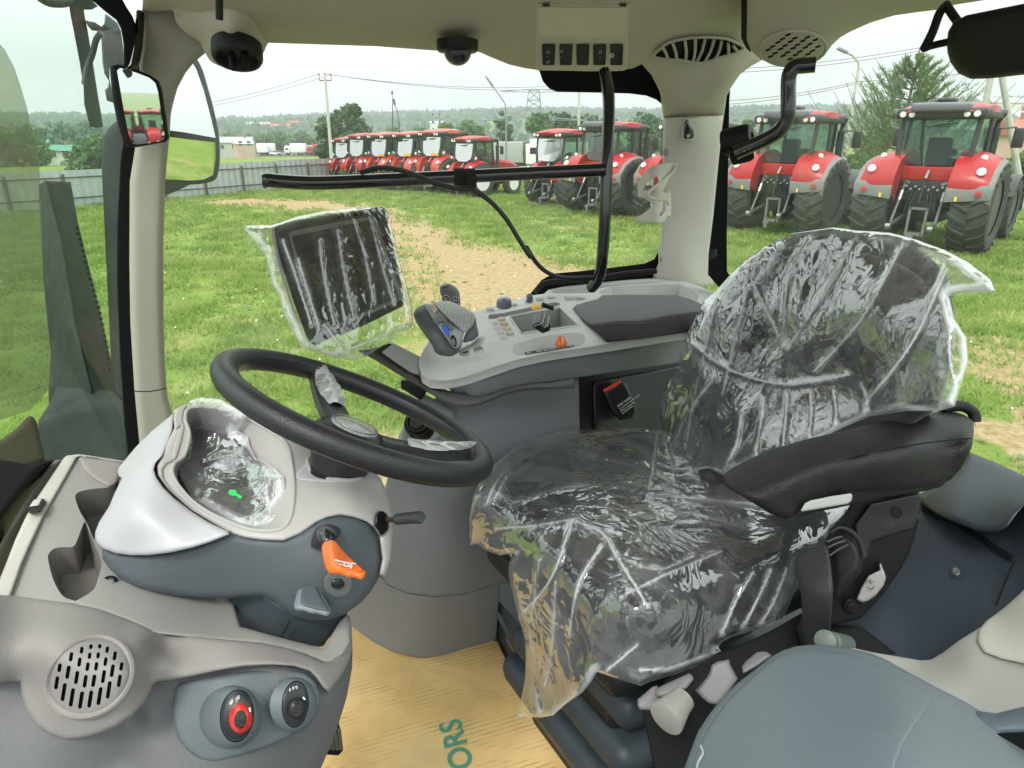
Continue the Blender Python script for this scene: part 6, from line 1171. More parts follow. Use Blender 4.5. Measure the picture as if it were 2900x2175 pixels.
# support arm of console and monitor
t_ = thing('monitor_support', 'two-tone grey support arm sweeping from the monitor under the side console', 'support arm', tuple(P(*q('Z5', 1500, 1220), 1.45)))
ad = [(*q('Z5', 1080, 1020), 1.30), (*q('Z5', 1400, 1200), 1.40), (*q('Z5', 1650, 1300), 1.40), (*q('Z5', 1900, 1240), 1.43), (*q('Z6', 900, 870), 1.47), (*q('Z6', 1165, 850), 1.53), (*q('Z5', 1120, 970), 1.31), (*q('Z5', 1440, 1170), 1.42)]
relief('lower_beam', Q('Z5', [(1020, 980), (1150, 960), (1300, 1070), (1415, 1130), (1500, 1190), (1600, 1235), (1690, 1258), (1740, 1262)]) + Q('Z6', [(540, 938), (620, 925), (750, 882), (900, 855), (1000, 848), (1165, 820), (1168, 885), (1050, 888), (900, 892), (800, 905), (720, 925), (640, 965), (560, 992), (500, 1001), (420, 995), (340, 965), (200, 880), (50, 790), (-80, 710)]), ad, mat('arm_dark', (.085, .085, .085), .5, bump=.1, bscale=1000), t_, r=.016, thick=.04, step=9)
relief('upper_cover', Q('Z5', [(1150, 975), (1180, 945), (1240, 930), (1330, 975), (1412, 1015), (1425, 1060), (1410, 1135), (1360, 1120), (1270, 1060)]), [(*q('Z5', 1150, 975), 1.29), (*q('Z5', 1400, 1130), 1.39), (*q('Z5', 1400, 1010), 1.42), (*q('Z5', 1240, 930), 1.33)], mat('arm_light', (.36, .36, .34), .5), t_, r=.008, thick=.03, step=7)
relief('clamp', Q('Z5', [(1138, 985), (1150, 965), (1220, 935), (1240, 940), (1180, 985), (1170, 1000)]), [(*q('Z5', 1150, 975), 1.275), (*q('Z5', 1240, 940), 1.30), (*q('Z5', 1170, 1000), 1.28)], K['blk'], t_, r=.003, thick=.015)
# monitor
t_ = thing('terminal_monitor', 'black terminal monitor with a dark screen wrapped in a plastic bag', 'monitor', tuple(P(*q('D', 730, 600), 1.3)))
MD = DS([(*q('D', 590, 490), 1.24), (*q('D', 672, 748), 1.16), (*q('D', 830, 450), 1.48), (*q('D', 872, 655), 1.40)])
mo = lambda off: Off(MD, off)
relief('housing', Q('D', [(589, 494), (600, 484), (720, 462), (820, 447), (830, 452), (852, 540), (874, 650), (868, 662), (770, 702), (682, 746), (670, 742), (662, 728), (630, 640), (604, 560)]), mo(0), K['blk'], t_, r=.008, thick=.05, step=8)
relief('side_rim', Q('Z5', [(488, 200), (500, 205), (515, 300), (560, 500), (630, 730), (700, 935), (690, 925), (600, 690), (520, 430), (484, 260)]), mo(.001), mat('rim_silver', (.35, .36, .36), .4), t_, r=.002, thick=.01, step=6)
relief('bezel', Q('Z5', [(592, 255), (605, 232), (750, 205), (950, 165), (1120, 140), (1140, 150), (1180, 280), (1230, 430), (1300, 620), (1296, 660), (1150, 730), (1000, 790), (830, 878), (790, 892), (770, 878), (700, 640), (640, 430)]), mo(.003), mat('bezel_grey', (.16, .165, .17), .35), t_, r=.002, thick=.004, step=8)
relief('screen', Q('Z5', [(612, 262), (900, 205), (1115, 158), (1175, 330), (1290, 640), (1000, 765), (788, 862), (700, 580)]), mo(.0045), mat('screen_black', (.012, .013, .015), .06, coat=.5), t_, r=0, thick=.002, step=12)
relief('control_strip', Q('Z5', [(905, 870), (955, 845), (1100, 780), (1300, 690), (1310, 700), (1110, 800), (960, 868), (915, 890)]), mo(.005), K['blk'], t_, r=.002, thick=.004, step=5)
# ================================================================= steering wheel
WN = np.array([math.sin(.473) * math.cos(.503), math.sin(.473) * math.sin(.503), math.cos(.473)]); WC = P(*q('D', 778, 892), 1.0)
wa, wb_, _ = basis(WN)
sw = thing('steering_wheel', 'black three-spoke steering wheel with textured rim in front of the seat', 'steering wheel', tuple(WC))
WR = .197
def wp(ang, r, h=0): return WC + r * (math.cos(ang) * wa + math.sin(ang) * wb_) + WN * h
def wang(x, y):   # angle on the wheel plane seen at a picture point
    r_ = rays([q('D', x, y)])[0]; t__ = ((WC - CO) @ WN) / (r_ @ WN); v = CO + r_ * t__ - WC; return math.atan2(v @ wb_, v @ wa)
mb = MB(); n_, m_ = 96, 20; V = []
for i in range(n_):
    a_ = 2 * pi * i / n_
    for k in range(m_):
        t_ = 2 * pi * k / m_; rr_ = .0168 + .0012 * math.cos(t_); V.append(wp(a_, WR + rr_ * math.cos(t_), rr_ * 1.0 * math.sin(t_)))
F = [(i * m_ + k, ((i + 1) % n_) * m_ + k, ((i + 1) % n_) * m_ + (k + 1) % m_, i * m_ + (k + 1) % m_) for i in range(n_) for k in range(m_)]
rimm = bpy.data.materials.new('rim_leather'); rimm.use_nodes = True; n = rimm.node_tree.nodes; l = rimm.node_tree.links; b = n['Principled BSDF']; b.inputs['Base Color'].default_value = (.016, .017, .019, 1); b.inputs['Roughness'].default_value = .38
tc = n.new('ShaderNodeTexCoord'); vo_ = n.new('ShaderNodeTexVoronoi'); vo_.inputs['Scale'].default_value = 520; l.new(tc.outputs['Object'], vo_.inputs['Vector']); bp = n.new('ShaderNodeBump'); bp.inputs['Strength'].default_value = .5; bp.inputs['Distance'].default_value = .0008; l.new(vo_.outputs['Distance'], bp.inputs['Height']); l.new(bp.outputs[0], b.inputs['Normal'])
mk('rim', V, F, rimm, sw, 180)
mb = MB(); p_ = [wp(2 * pi * i / 72, WR - .0145, .0080) for i in range(74)]; mb.tube(p_, .0012, 6, False); mb.build('rim_seam', K['blk'], sw)
K['smooth'] = mat('smooth_black', (.02, .021, .023), .35, bump=.05, bscale=900)
# inner smooth band
V = []
for i in range(n_):
    a_ = 2 * pi * i / n_
    for k in range(7):
        t_ = math.radians(150 + k * 27); V.append(wp(a_, WR + .0182 * math.cos(t_), .0176 * math.sin(t_)))
F = [(i * 7 + k, ((i + 1) % n_) * 7 + k, ((i + 1) % n_) * 7 + k + 1, i * 7 + k + 1) for i in range(n_) for k in range(6)]; mk('inner_band', V, F, K['smooth'], sw, 180)
HB = WC - WN * .045
def hubp(ang, r, h=0): return HB + r * (math.cos(ang) * wa + math.sin(ang) * wb_) + WN * h
mb = MB(); mb.lathe(HB, WN, [(.040, -.05), (.052, -.02), (.060, -.006), (.060, .002), (.055, .012), (.049, .018), (.046, .016), (.044, .018), (.030, .024), (.001, .026)], 40); mb.build('hub', K['smooth'], sw)
mb = MB(); mb.lathe(HB + WN * .0225, WN, [(.036, -.004), (.036, .001), (.034, .0025), (.001, .0045)], 40); em = mb.build('emblem_disc', mat('emblem_film', (.42, .43, .42), .22, bump=.9, bscale=260, coat=.5), sw)
mb = MB(); p_ = [HB + WN * .0265 + .0345 * (math.cos(2 * pi * i / 40) * wa + math.sin(2 * pi * i / 40) * wb_) for i in range(42)]; mb.tube(p_, .0011, 6, False); mb.build('emblem_ring', R['steel'], sw)
a1, a2 = wang(664, 775), wang(1058, 985); a3 = a2 + (a1 - a2) / 2 + pi if abs(a1 - a2) < pi else a2 + (a1 - a2) / 2
def filmmat(name, base=.10, hi=.55, white=.10, bscale=34, bstr=.6, tint=(.95, .955, .98), rough=.07):
    m = bpy.data.materials.new(name); m.use_nodes = True; n = m.node_tree.nodes; l = m.node_tree.links; n.remove(n['Principled BSDF']); out = n['Material Output']
    tc = n.new('ShaderNodeTexCoord'); w0 = n.new('ShaderNodeTexNoise'); w0.inputs['Scale'].default_value = 5; w0.inputs['Detail'].default_value = 2; l.new(tc.outputs['Object'], w0.inputs[0])
    av = n.new('ShaderNodeVectorMath'); av.operation = 'MULTIPLY_ADD'; av.inputs[1].default_value = (.35, .35, .35); l.new(w0.outputs['Color'], av.inputs[0]); l.new(tc.outputs['Object'], av.inputs[2])
    hs = []
    for rot, sc in (((.15, .2, .6), (1, 1, .12)), ((1.2, -.5, -.4), (1, .14, 1))):
        mp = n.new('ShaderNodeMapping'); mp.inputs['Scale'].default_value = sc; mp.inputs['Rotation'].default_value = rot; l.new(av.outputs[0], mp.inputs[0])
        v = n.new('ShaderNodeTexVoronoi'); v.feature = 'F1'; v.inputs['Scale'].default_value = bscale; v.inputs['Randomness'].default_value = 1; l.new(mp.outputs[0], v.inputs['Vector']); hs.append(v.outputs['Distance'])
    mk_ = n.new('ShaderNodeMath'); mk_.operation = 'MAXIMUM'; l.new(hs[0], mk_.inputs[0]); l.new(hs[1], mk_.inputs[1])
    ms = NZ(n, l, tc.outputs['Object'], 8, 2, .5); mr0 = n.new('ShaderNodeMapRange'); mr0.inputs['From Min'].default_value = .38; mr0.inputs['From Max'].default_value = .6; mr0.inputs['To Min'].default_value = bstr * .25; mr0.inputs['To Max'].default_value = bstr; l.new(ms, mr0.inputs['Value'])
    bp = n.new('ShaderNodeBump'); bp.inputs['Distance'].default_value = .22 / bscale; l.new(mr0.outputs[0], bp.inputs['Strength']); l.new(mk_.outputs[0], bp.inputs['Height'])
    tr = n.new('ShaderNodeBsdfTransparent'); tr.inputs[0].default_value = (*tint, 1)
    gl = n.new('ShaderNodeBsdfGlossy'); gl.inputs['Roughness'].default_value = rough; gl.inputs[0].default_value = (1, 1, 1, 1); l.new(bp.outputs[0], gl.inputs['Normal'])
    df = n.new('ShaderNodeBsdfDiffuse'); df.inputs[0].default_value = (.9, .91, .95, 1); tl = n.new('ShaderNodeBsdfTranslucent'); tl.inputs[0].default_value = (.9, .92, .95, 1)
    m0 = n.new('ShaderNodeMixShader'); m0.inputs[0].default_value = .4; l.new(df.outputs[0], m0.inputs[1]); l.new(tl.outputs[0], m0.inputs[2])
    lw = n.new('ShaderNodeLayerWeight'); lw.inputs['Blend'].default_value = .5; l.new(bp.outputs[0], lw.inputs['Normal'])
    pw = n.new('ShaderNodeMath'); pw.operation = 'POWER'; pw.inputs[1].default_value = 1.9; l.new(lw.outputs['Facing'], pw.inputs[0])
    mr = n.new('ShaderNodeMapRange'); mr.inputs['To Min'].default_value = base; mr.inputs['To Max'].default_value = hi; l.new(pw.outputs[0], mr.inputs['Value'])
    m1 = n.new('ShaderNodeMixShader'); l.new(mr.outputs[0], m1.inputs[0]); l.new(tr.outputs[0], m1.inputs[1]); l.new(gl.outputs[0], m1.inputs[2])
    # milky veil, patchy, and highlights painted white along the sharp creases
    n2 = NZ(n, l, av.outputs[0], 11, 4, .6); cr_ = n.new('ShaderNodeMapRange'); cr_.inputs['From Min'].default_value = .42; cr_.inputs['From Max'].default_value = .7; cr_.inputs['To Min'].default_value = white * .5; cr_.inputs['To Max'].default_value = white * 2.2; l.new(n2, cr_.inputs['Value'])
    at = n.new('ShaderNodeAttribute'); at.attribute_name = 'crease_glint'; ad = n.new('ShaderNodeMath'); ad.operation = 'ADD'; ad.use_clamp = True; l.new(cr_.outputs[0], ad.inputs[0]); l.new(at.outputs['Fac'], ad.inputs[1])
    m2 = n.new('ShaderNodeMixShader'); l.new(ad.outputs[0], m2.inputs[0]); l.new(m1.outputs[0], m2.inputs[1]); l.new(m0.outputs[0], m2.inputs[2]); l.new(m2.outputs[0], out.inputs[0]); return m
K['film'] = filmmat('clear_wrap', .10, 1.0, .075, 34, .46, rough=.07)
K['film_s'] = filmmat('small_wrap', .25, .8, .5, 40, .2, rough=.12)
def spoke(ang, w0, w1, nm='spoke'):
    mb = MB(); ca = np.array([math.cos(ang) * wa + math.sin(ang) * wb_])[0]; cb = np.cross(WN, ca); cs = []
    for f in np.linspace(0, 1, 9):
        r_ = .045 + (WR - .045 - .008) * f; h_ = -.045 + .012 + .034 * f ** 1.8; w_ = w0 + (w1 - w0) * f; c_ = WC + ca * r_ + WN * h_
        cs.append([c_ - cb * w_ / 2 - WN * .010, c_ - cb * w_ / 2 + WN * .002, c_ - cb * w_ * .3 + WN * .007, c_ + cb * w_ * .3 + WN * .007, c_ + cb * w_ / 2 + WN * .002, c_ + cb * w_ / 2 - WN * .010])
    mb.add(*loft(cs, True)); o = mb.build(nm, K['smooth'], sw, 50)
    return ca, cb
for an_, wr_ in ((a1, True), (a2, True), (a3, False)):
    ca, cb = spoke(an_, .05, .042)
    if wr_:
        mb = MB(); cs = []
        for f in np.linspace(.30, .93, 9):
            r_ = .045 + (WR - .053) * f; h_ = -.033 + .034 * f ** 1.8 + .010; w_ = .028 * math.sin(pi * min(1, (f - .25) / .7 * .85 + .12)) + .006; c_ = WC + ca * r_ + WN * h_; cs.append([c_ - cb * w_ / 2 - WN * .004, c_ - cb * w_ * .4 + WN * .002, c_ + cb * w_ * .4 + WN * .002, c_ + cb * w_ / 2 - WN * .004])
        mb.add(*loft(cs, True)); mb.build('spoke_inlay', mat('inlay_satin', (.45, .43, .40), .25, .9), sw, 50)
        V = []; nu, nv = 34, 12
        for i in range(nu):
            f = .26 + .72 * i / (nu - 1); r_ = .045 + (WR - .05) * f; h_ = -.033 + .034 * f ** 1.8 + .013; w_ = .036 * math.sin(pi * min(1, (f - .2) / .85 * .9 + .08)) + .012; c_ = WC + ca * r_ + WN * h_
            for j in range(nv): s = j / (nv - 1) - .5; V.append(c_ + cb * w_ * s + WN * (.003 - .012 * abs(s) + .0004 * random.random() + .0008 * math.sin(i * .7 + j)) + ca * random.uniform(-.001, .001))
        F = [(i * nv + j, (i + 1) * nv + j, (i + 1) * nv + j + 1, i * nv + j + 1) for i in range(nu - 1) for j in range(nv - 1)]
        tag(mk('spoke_wrap', V, F, K['film_s'], None, 30), 'crumpled clear protective film on the ' + ('upper spoke of the steering wheel' if an_ == a1 else 'right-hand spoke of the steering wheel'), 'plastic film', 'spoke films')
# ================================================================= instrument pod
pod = thing('instrument_pod', 'rounded grey and silver instrument housing with a deep oval screen recess under the steering wheel', 'instrument cluster', tuple(P(*q('Z4', 1100, 700), .95)))
SH = DS([(*q('Z4', 850, 0), 1.12), (*q('Z4', 735, 240), .98), (*q('Z4', 760, 380), .95), (*q('Z4', 900, 500), .91), (*q('Z4', 1100, 610), .885), (*q('Z4', 1300, 612), .885), (*q('Z4', 1560, 500), .92), (*q('Z4', 1735, 600), .945), (*q('Z4', 1795, 480), .985), (*q('Z4', 1740, 330), 1.03), (*q('Z4', 1500, 200), 1.06), (*q('Z4', 1330, 110), 1.09), (*q('Z4', 1000, 5), 1.13), (*q('Z4', 1400, 400), .945), (*q('Z4', 1600, 400), .95), (*q('Z4', 1765, 770), .955)])
bowl = [tuple(p_) for p_ in spl(Q('Z4', [(848, 60), (870, 12), (960, 5), (1060, 28), (1150, 65), (1230, 110), (1310, 170), (1338, 260), (1348, 400), (1328, 520), (1270, 568), (1150, 566), (1010, 515), (900, 452), (825, 375), (790, 310), (800, 262), (845, 225), (868, 130)]), 5, True)]
shell_o = Q('Z4', [(850, -6), (805, 20), (795, 60), (800, 100), (760, 180), (735, 240), (718, 275), (722, 320), (765, 385), (880, 482), (1050, 582), (1120, 603), (1200, 614), (1300, 618), (1380, 585), (1450, 535), (1500, 512), (1560, 500), (1620, 510), (1680, 530), (1720, 560), (1722, 520), (1730, 490), (1755, 484), (1775, 500), (1778, 560), (1740, 605), (1752, 700), (1738, 772), (1766, 778), (1790, 700), (1800, 600), (1802, 500), (1788, 430), (1745, 330), (1700, 290), (1600, 240), (1500, 200), (1420, 160), (1330, 105), (1240, 62), (1150, 30), (1000, -2), (920, -10)])
colh = [tuple(p_) for p_ in spl(Q('B2', [(1690, 740), (1705, 715), (1760, 690), (1850, 700), (2000, 720), (2200, 760), (2290, 850), (2280, 930), (2180, 968), (2050, 960), (1880, 925), (1760, 870), (1700, 800)]), 3, True)]
relief('top_shell', shell_o, SH, K['shell'], pod, r=.007, thick=.03, step=9, holes=[bowl], seg=4)
inner = spl(Q('Z4', [(862, 150), (872, 108), (935, 98), (1030, 128), (1110, 178), (1165, 222), (1195, 265), (1210, 330), (1217, 420), (1205, 520), (1185, 556), (1120, 552), (1010, 512), (905, 448), (835, 385), (815, 330), (822, 290), (845, 260), (858, 220)]), 5, True)
SCD = DS([(*q('Z4', 872, 108), 1.16), (*q('Z4', 1110, 178), 1.12), (*q('Z4', 1215, 420), 1.0), (*q('Z4', 1185, 556), .955), (*q('Z4', 905, 448), .99), (*q('Z4', 822, 300), 1.06)])
def ang_sample(poly, c_, n_=90):
    pl_ = resample(np.array(poly), 2.5); a_ = np.arctan2(pl_[:, 1] - c_[1], pl_[:, 0] - c_[0]); o_ = []
    for t_ in np.linspace(-pi, pi, n_, endpoint=False): d_ = np.abs((a_ - t_ + pi) % (2 * pi) - pi); o_.append(pl_[np.argmin(d_)])
    return np.array(o_)
c2 = q('Z4', 1040, 320); A_ = PD(SH, ang_sample(bowl, c2)); B_ = PD(SCD, ang_sample(inner, c2)); V, F = strip(A_, B_, True, 4); o = mk('recess_wall', V, [f[::-1] for f in F], K['shell'], pod, 60)
pr = PD(SH, np.array(bowl)) ; mb = MB(); mb.tube(np.concatenate([pr, pr[:2]]), .0028, 8, False); mb.build('recess_lip', K['shell'], pod)
scr = bpy.data.materials.new('cluster_screen'); scr.use_nodes = True; b = scr.node_tree.nodes['Principled BSDF']; b.inputs['Base Color'].default_value = (.035, .04, .045, 1); b.inputs['Roughness'].default_value = .12
relief('screen', [tuple(p_) for p_ in inner], Off(SCD, -.002), scr, pod, r=0, thick=0, step=10)
relief('white_label', Q('Z4', [(960, 500), (1110, 515), (1150, 545), (1120, 556), (1040, 530)]), Off(SCD, .002), mat('label_pale', (.55, .62, .58), .4), pod, r=0, thick=.001)
# screen is under crumpled film; green dot stuck on the film
relief('housing_core', Q('Z4', [(850, 0), (800, 60), (640, 200), (560, 330), (460, 560), (560, 660), (900, 640), (1100, 560), (950, 500), (800, 400), (760, 300), (840, 150)]), DS([(*q('Z4', 850, 0), 1.14), (*q('Z4', 640, 200), 1.085), (*q('Z4', 560, 560), .93), (*q('Z4', 760, 350), .985), (*q('Z4', 1000, 560), .925)]), K['shell'], pod, r=.002, thick=.02)
# silver hood
HOOD = DS([(*q('Z4', 620, 190), 1.06), (*q('Z4', 545, 300), 1.03), (*q('Z4', 440, 600), .92), (*q('Z4', 560, 670), .885), (*q('Z4', 850, 640), .86), (*q('Z4', 1050, 585), .872), (*q('Z4', 900, 480), .895), (*q('Z4', 730, 330), .935), (*q('Z4', 735, 250), .965), (*q('Z4', 800, 60), 1.09), (*q('Z4', 620, 480), .875), (*q('Z4', 650, 300), .96)])
relief('silver_hood', Q('Z4', [(852, -12), (700, 110), (620, 190), (545, 280), (538, 300), (545, 322), (560, 330), (525, 400), (500, 460), (455, 530), (437, 575), (435, 600), (445, 630), (475, 655), (530, 675), (600, 684), (680, 684), (780, 672), (880, 650), (960, 625), (1052, 588), (1045, 575), (960, 535), (880, 485), (800, 425), (745, 370), (715, 325), (705, 290), (712, 262), (745, 225), (790, 110), (795, 20)]), HOOD, K['white'], pod, r=.007, thick=.02, step=9)
# rims beside the bowl
BZ = Off(SH, .004)
relief('pod_rim', Q('Z4', [(838, -2), (812, 14), (800, 60), (806, 105), (830, 90), (815, 130), (795, 200), (790, 232), (745, 240), (722, 275), (724, 318), (766, 380), (880, 478), (1050, 577), (1060, 570), (900, 478), (795, 390), (750, 330), (745, 290), (765, 262), (800, 250), (812, 230), (835, 150), (845, 95), (835, 60), (842, 20), (856, 0)]), BZ, mat('rim_light', (.37, .35, .34), .42), pod, r=.003, thick=.006, step=6)
# body below
BD = DS([(*q('Z4', 470, 660), .925), (*q('Z4', 560, 780), .90), (*q('Z4', 700, 690), .885), (*q('Z4', 800, 860), .895), (*q('Z4', 1000, 620), .885), (*q('Z4', 1000, 875), .905), (*q('Z4', 1240, 890), .905), (*q('Z4', 1300, 650), .89), (*q('Z4', 1450, 560), .90), (*q('Z4', 1600, 540), .925), (*q('Z4', 1740, 650), .96), (*q('Z4', 1700, 850), .95), (*q('Z4', 1500, 975), .92), (*q('Z4', 1520, 750), .895)])
relief('lower_body', Q('Z4', [(468, 655), (470, 700), (500, 745), (560, 800), (640, 835), (720, 856), (820, 872), (920, 880), (1040, 880), (1150, 872), (1210, 875), (1250, 892), (1300, 930), (1350, 965), (1420, 982), (1500, 980), (1580, 955), (1650, 905), (1700, 850), (1740, 780), (1752, 700), (1748, 640), (1735, 590), (1700, 540), (1640, 510), (1560, 500), (1480, 520), (1380, 580), (1300, 612), (1150, 606), (1050, 580), (960, 622), (880, 646), (780, 668), (660, 680), (560, 676), (500, 664)]), BD, K['blue'], pod, r=.010, thick=.03, step=10)
relief('column_shroud', Q('Z4', [(1045, 870), (1060, 860), (1200, 860), (1320, 930), (1450, 970), (1590, 950), (1560, 1000), (1500, 1075), (1485, 1100), (1465, 1105), (1380, 1090), (1280, 1062), (1180, 1035), (1090, 1010), (1060, 990), (1050, 950)]), [(*q('Z4', 1050, 900), .945), (*q('Z4', 1300, 940), .93), (*q('Z4', 1580, 950), .96), (*q('Z4', 1470, 1100), .97), (*q('Z4', 1090, 1010), .96)], mat('shroud_blue', (.05, .065, .08), .45, bump=.1, bscale=900), pod, r=.006, thick=.08, step=9)
tubeobj('shroud_seam', 'Z4', [(1330, 985), (1310, 1020), (1285, 1062)], [.925, .940], .0008, K['seal'], pod, 6)
# column socket and boot
bc = P(*q('B2', 1980, 850), 1.0)
relief('column_socket', colh, Off(SH, .0015), K['blk'], pod, r=.001, thick=.004, step=7)
pr = PD(Off(SH, .003), np.array(colh)); mb = MB(); mb.tube(np.concatenate([pr, pr[:2]]), .004, 8, False); mb.build('socket_rim', K['shell'], pod)
relief('socket_side_scoop', Q('B2', [(1545, 905), (1560, 870), (1640, 790), (1695, 735), (1700, 790), (1760, 865), (1880, 925), (2050, 965), (1950, 985), (1800, 970), (1640, 960), (1570, 945)]), Off(SH, .002), K['white'], pod, r=.003, thick=.004, smooth=2, step=6)
mb = MB(); mb.tube([HB - WN * .04, HB - WN * .07, HB - WN * .075, HB - WN * .10, HB - WN * .20], [.040, .038, .034, .033, .033], 28); tag(mb.build('steering_column', K['blk']), 'short black steering column between the wheel hub and the pod', 'steering column')
# orange lever etc.
t_ = thing('orange_lever', 'bright orange paddle lever on a black stalk at the right side of the pod', 'lever', tuple(P(*q('B3', 600, 650), .86)))
relief('black_collar', Q('B3', [(286, 575), (292, 520), (320, 430), (360, 375), (430, 338), (500, 328), (580, 335), (640, 360), (664, 410), (650, 460), (610, 515), (560, 560), (470, 600), (400, 618), (330, 612)]), [(*q('B3', 290, 570), .895), (*q('B3', 660, 410), .905), (*q('B3', 450, 350), .90), (*q('B3', 500, 470), .872)], K['tube'], t_, r=.010, thick=.03, step=4, smooth=2)
OL = DS([(*q('B3', 450, 600), .85), (*q('B3', 560, 515), .855), (*q('B3', 700, 650), .835), (*q('B3', 940, 870), .815), (*q('B3', 520, 870), .80), (*q('B3', 600, 740), .80), (*q('B3', 880, 960), .805)])
relief('paddle', Q('B3', [(443, 600), (455, 560), (490, 528), (560, 515), (605, 535), (640, 580), (700, 650), (760, 715), (850, 800), (900, 848), (940, 870), (948, 895), (932, 940), (905, 962), (880, 966), (830, 948), (780, 944), (740, 945), (700, 925), (650, 910), (560, 903), (520, 885), (490, 840), (465, 750), (450, 670)]), OL, K['orange'], t_, r=.008, thick=.02, step=3.5, bulge=None)
relief('paddle_inset', Q('B3', [(575, 700), (590, 650), (630, 632), (700, 660), (760, 715), (850, 800), (915, 860), (860, 872), (780, 868), (700, 845), (620, 805), (580, 770)]), Off(OL, .0015), mat('orange_inset', (.72, .13, .015), .4), t_, r=.002, thick=.003, step=3, smooth=2)
mark('B3', [[(595, 742), (640, 755), (720, 775), (830, 785)], [(690, 795), (720, 815), (790, 820), (770, 835)], [(640, 790), (670, 800)], [(740, 800), (790, 800)], [(700, 780), (720, 770), (740, 785)]], Off(OL, .0035), t_, .0008)
t_ = thing('grey_tilt_lever', 'blue-grey wedge-shaped lever below the orange one on the pod', 'lever', tuple(P(*q('B3', 330, 1200), .88)))
GL = [(*q('B3', 200, 990), .905), (*q('B3', 380, 960), .91), (*q('B3', 540, 1330), .875), (*q('B3', 130, 1290), .868), (*q('B3', 330, 1160), .885)]
relief('wedge', Q('B3', [(205, 985), (220, 940), (270, 915), (330, 918), (365, 945), (385, 1000), (430, 1090), (500, 1210), (552, 1310), (545, 1350), (510, 1384), (460, 1375), (400, 1355), (320, 1350), (250, 1325), (150, 1312), (127, 1285), (130, 1240), (160, 1120)]), GL, K['blue2'], t_, r=.008, thick=.02, step=4)
relief('wedge_face', Q('B3', [(225, 1000), (245, 960), (290, 940), (340, 950), (365, 1010), (420, 1120), (500, 1260), (530, 1320), (430, 1315), (330, 1290), (210, 1240), (215, 1100)]), [(a, b, c - .003) for a, b, c in GL], K['blue'], t_, r=.004, thick=.004, step=4, smooth=2)
t_ = thing('round_black_button', 'round glossy black button on the pod under the orange lever', 'button', tuple(P(*q('B3', 628, 1015), .90)))
relief('ring', circ(q('B3', 632, 1010), 41, 30), Off(BD, .002), mat('ring_grey', (.13, .14, .14), .5), t_, r=.002, thick=.003)
relief('cap', circ(q('B3', 628, 1016), 20, 26, .86), Off(BD, .006), K['tube'], t_, r=.006, thick=.008, step=3)
relief('side_socket', Q('B3', [(1072, 230), (1100, 195), (1140, 192), (1180, 225), (1194, 290), (1192, 400), (1150, 440), (1112, 468), (1085, 410), (1050, 365), (1068, 310)]), Off(SH, .006), K['seal'], pod, r=.002, thick=.006, step=5)
t_ = thing('side_stalk', 'short black-gripped stalk on a copper rod at the right end of the pod', 'lever', tuple(P(*q('B3', 1300, 280), .95)))
mb = MB(); mb.tube(TB('B3', [(1150, 290), (1300, 282)], [.97, .94]), .0038, 10); mb.build('rod', mat('copper_rod', (.35, .2, .1), .3, .8), t_)
mb = MB(); pp = TB('B3', [(1278, 284), (1290, 284), (1400, 272), (1490, 264), (1500, 263), (1560, 260), (1572, 259)], [.944, .925]); mb.tube(pp, [.0055, .0078, .0083, .0082, .0088, .0088, .0070], 18); mb.build('grip', mat('grip_dark', (.028, .03, .032), .6, bump=.2, bscale=800), t_)
# ================================================================= dashboard, left
dsh = thing('side_dashboard', 'grey side dashboard with tray hollows, slotted loudspeaker and two rotary switches', 'dashboard', tuple(P(*q('Z4', 600, 1100), .8)))
DK = DS([(*q('Z4', 350, 230), 1.08), (*q('Z4', 565, 258), 1.10), (*q('Z4', 150, 500), .97), (*q('Z4', 55, 868), .86), (*q('Z4', 330, 908), .85), (*q('Z4', 620, 700), .955), (*q('Z4', 700, 1040), .83), (*q('Z4', 1040, 900), .94), (*q('Z4', 1200, 1085), .86), (*q('Z4', 1480, 1178), .88), (*q('Z4', 1590, 970), .95)])
hol1 = [tuple(p_) for p_ in spl(Q('B1', [(852, 640), (870, 590), (930, 560), (1040, 540), (1150, 530), (1240, 518), (1300, 490), (1345, 450), (1330, 640), (1240, 840), (1150, 960), (1075, 1100), (1050, 1080), (1000, 960), (960, 885), (900, 780)]), 3, True)]
hol2 = [tuple(p_) for p_ in spl(Q('B1', [(545, 1340), (555, 1270), (610, 1215), (700, 1198), (830, 1190), (890, 1080), (958, 905), (1000, 990), (1050, 1105), (1100, 1230), (1152, 1380), (1125, 1500), (1090, 1620), (1040, 1700), (870, 1800), (830, 1800), (700, 1740), (600, 1560)]), 3, True)]
deck = Q('Z4', [(352, 226), (460, 236), (566, 256), (620, 330), (700, 600), (1000, 700), (1060, 870), (1100, 1010), (1300, 1065), (1470, 1108), (1490, 1100), (1560, 980), (1590, 955), (1602, 1000), (1606, 1080), (1580, 1130), (1530, 1178), (1490, 1180), (1400, 1140), (1300, 1110), (1200, 1090), (950, 1068), (700, 1042), (590, 985), (450, 935), (330, 910), (200, 900), (10, 900), (70, 740), (160, 540), (270, 330)])
relief('deck', deck, DK, K['deck'], dsh, r=.006, thick=.03, step=9, holes=[hol1, hol2])
m_h = mat('hollow_shaded_grey', (.17, .155, .145), .6, bump=.1, bscale=900)  # shade of the hollows put into the colour, darker than the deck
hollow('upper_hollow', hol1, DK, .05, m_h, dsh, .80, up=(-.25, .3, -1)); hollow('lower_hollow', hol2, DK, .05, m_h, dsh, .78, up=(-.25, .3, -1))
relief('rear_face', Q('B1', [(892, 168), (1100, 195), (1400, 240), (1370, 330), (1330, 470), (1240, 515), (1180, 490), (1060, 420), (960, 330), (905, 230)]), Off(DK, .006), mat('rear_face_grey', (.26, .235, .225), .6, bump=.1, bscale=900), dsh, r=.006, thick=.006, step=7, smooth=2)
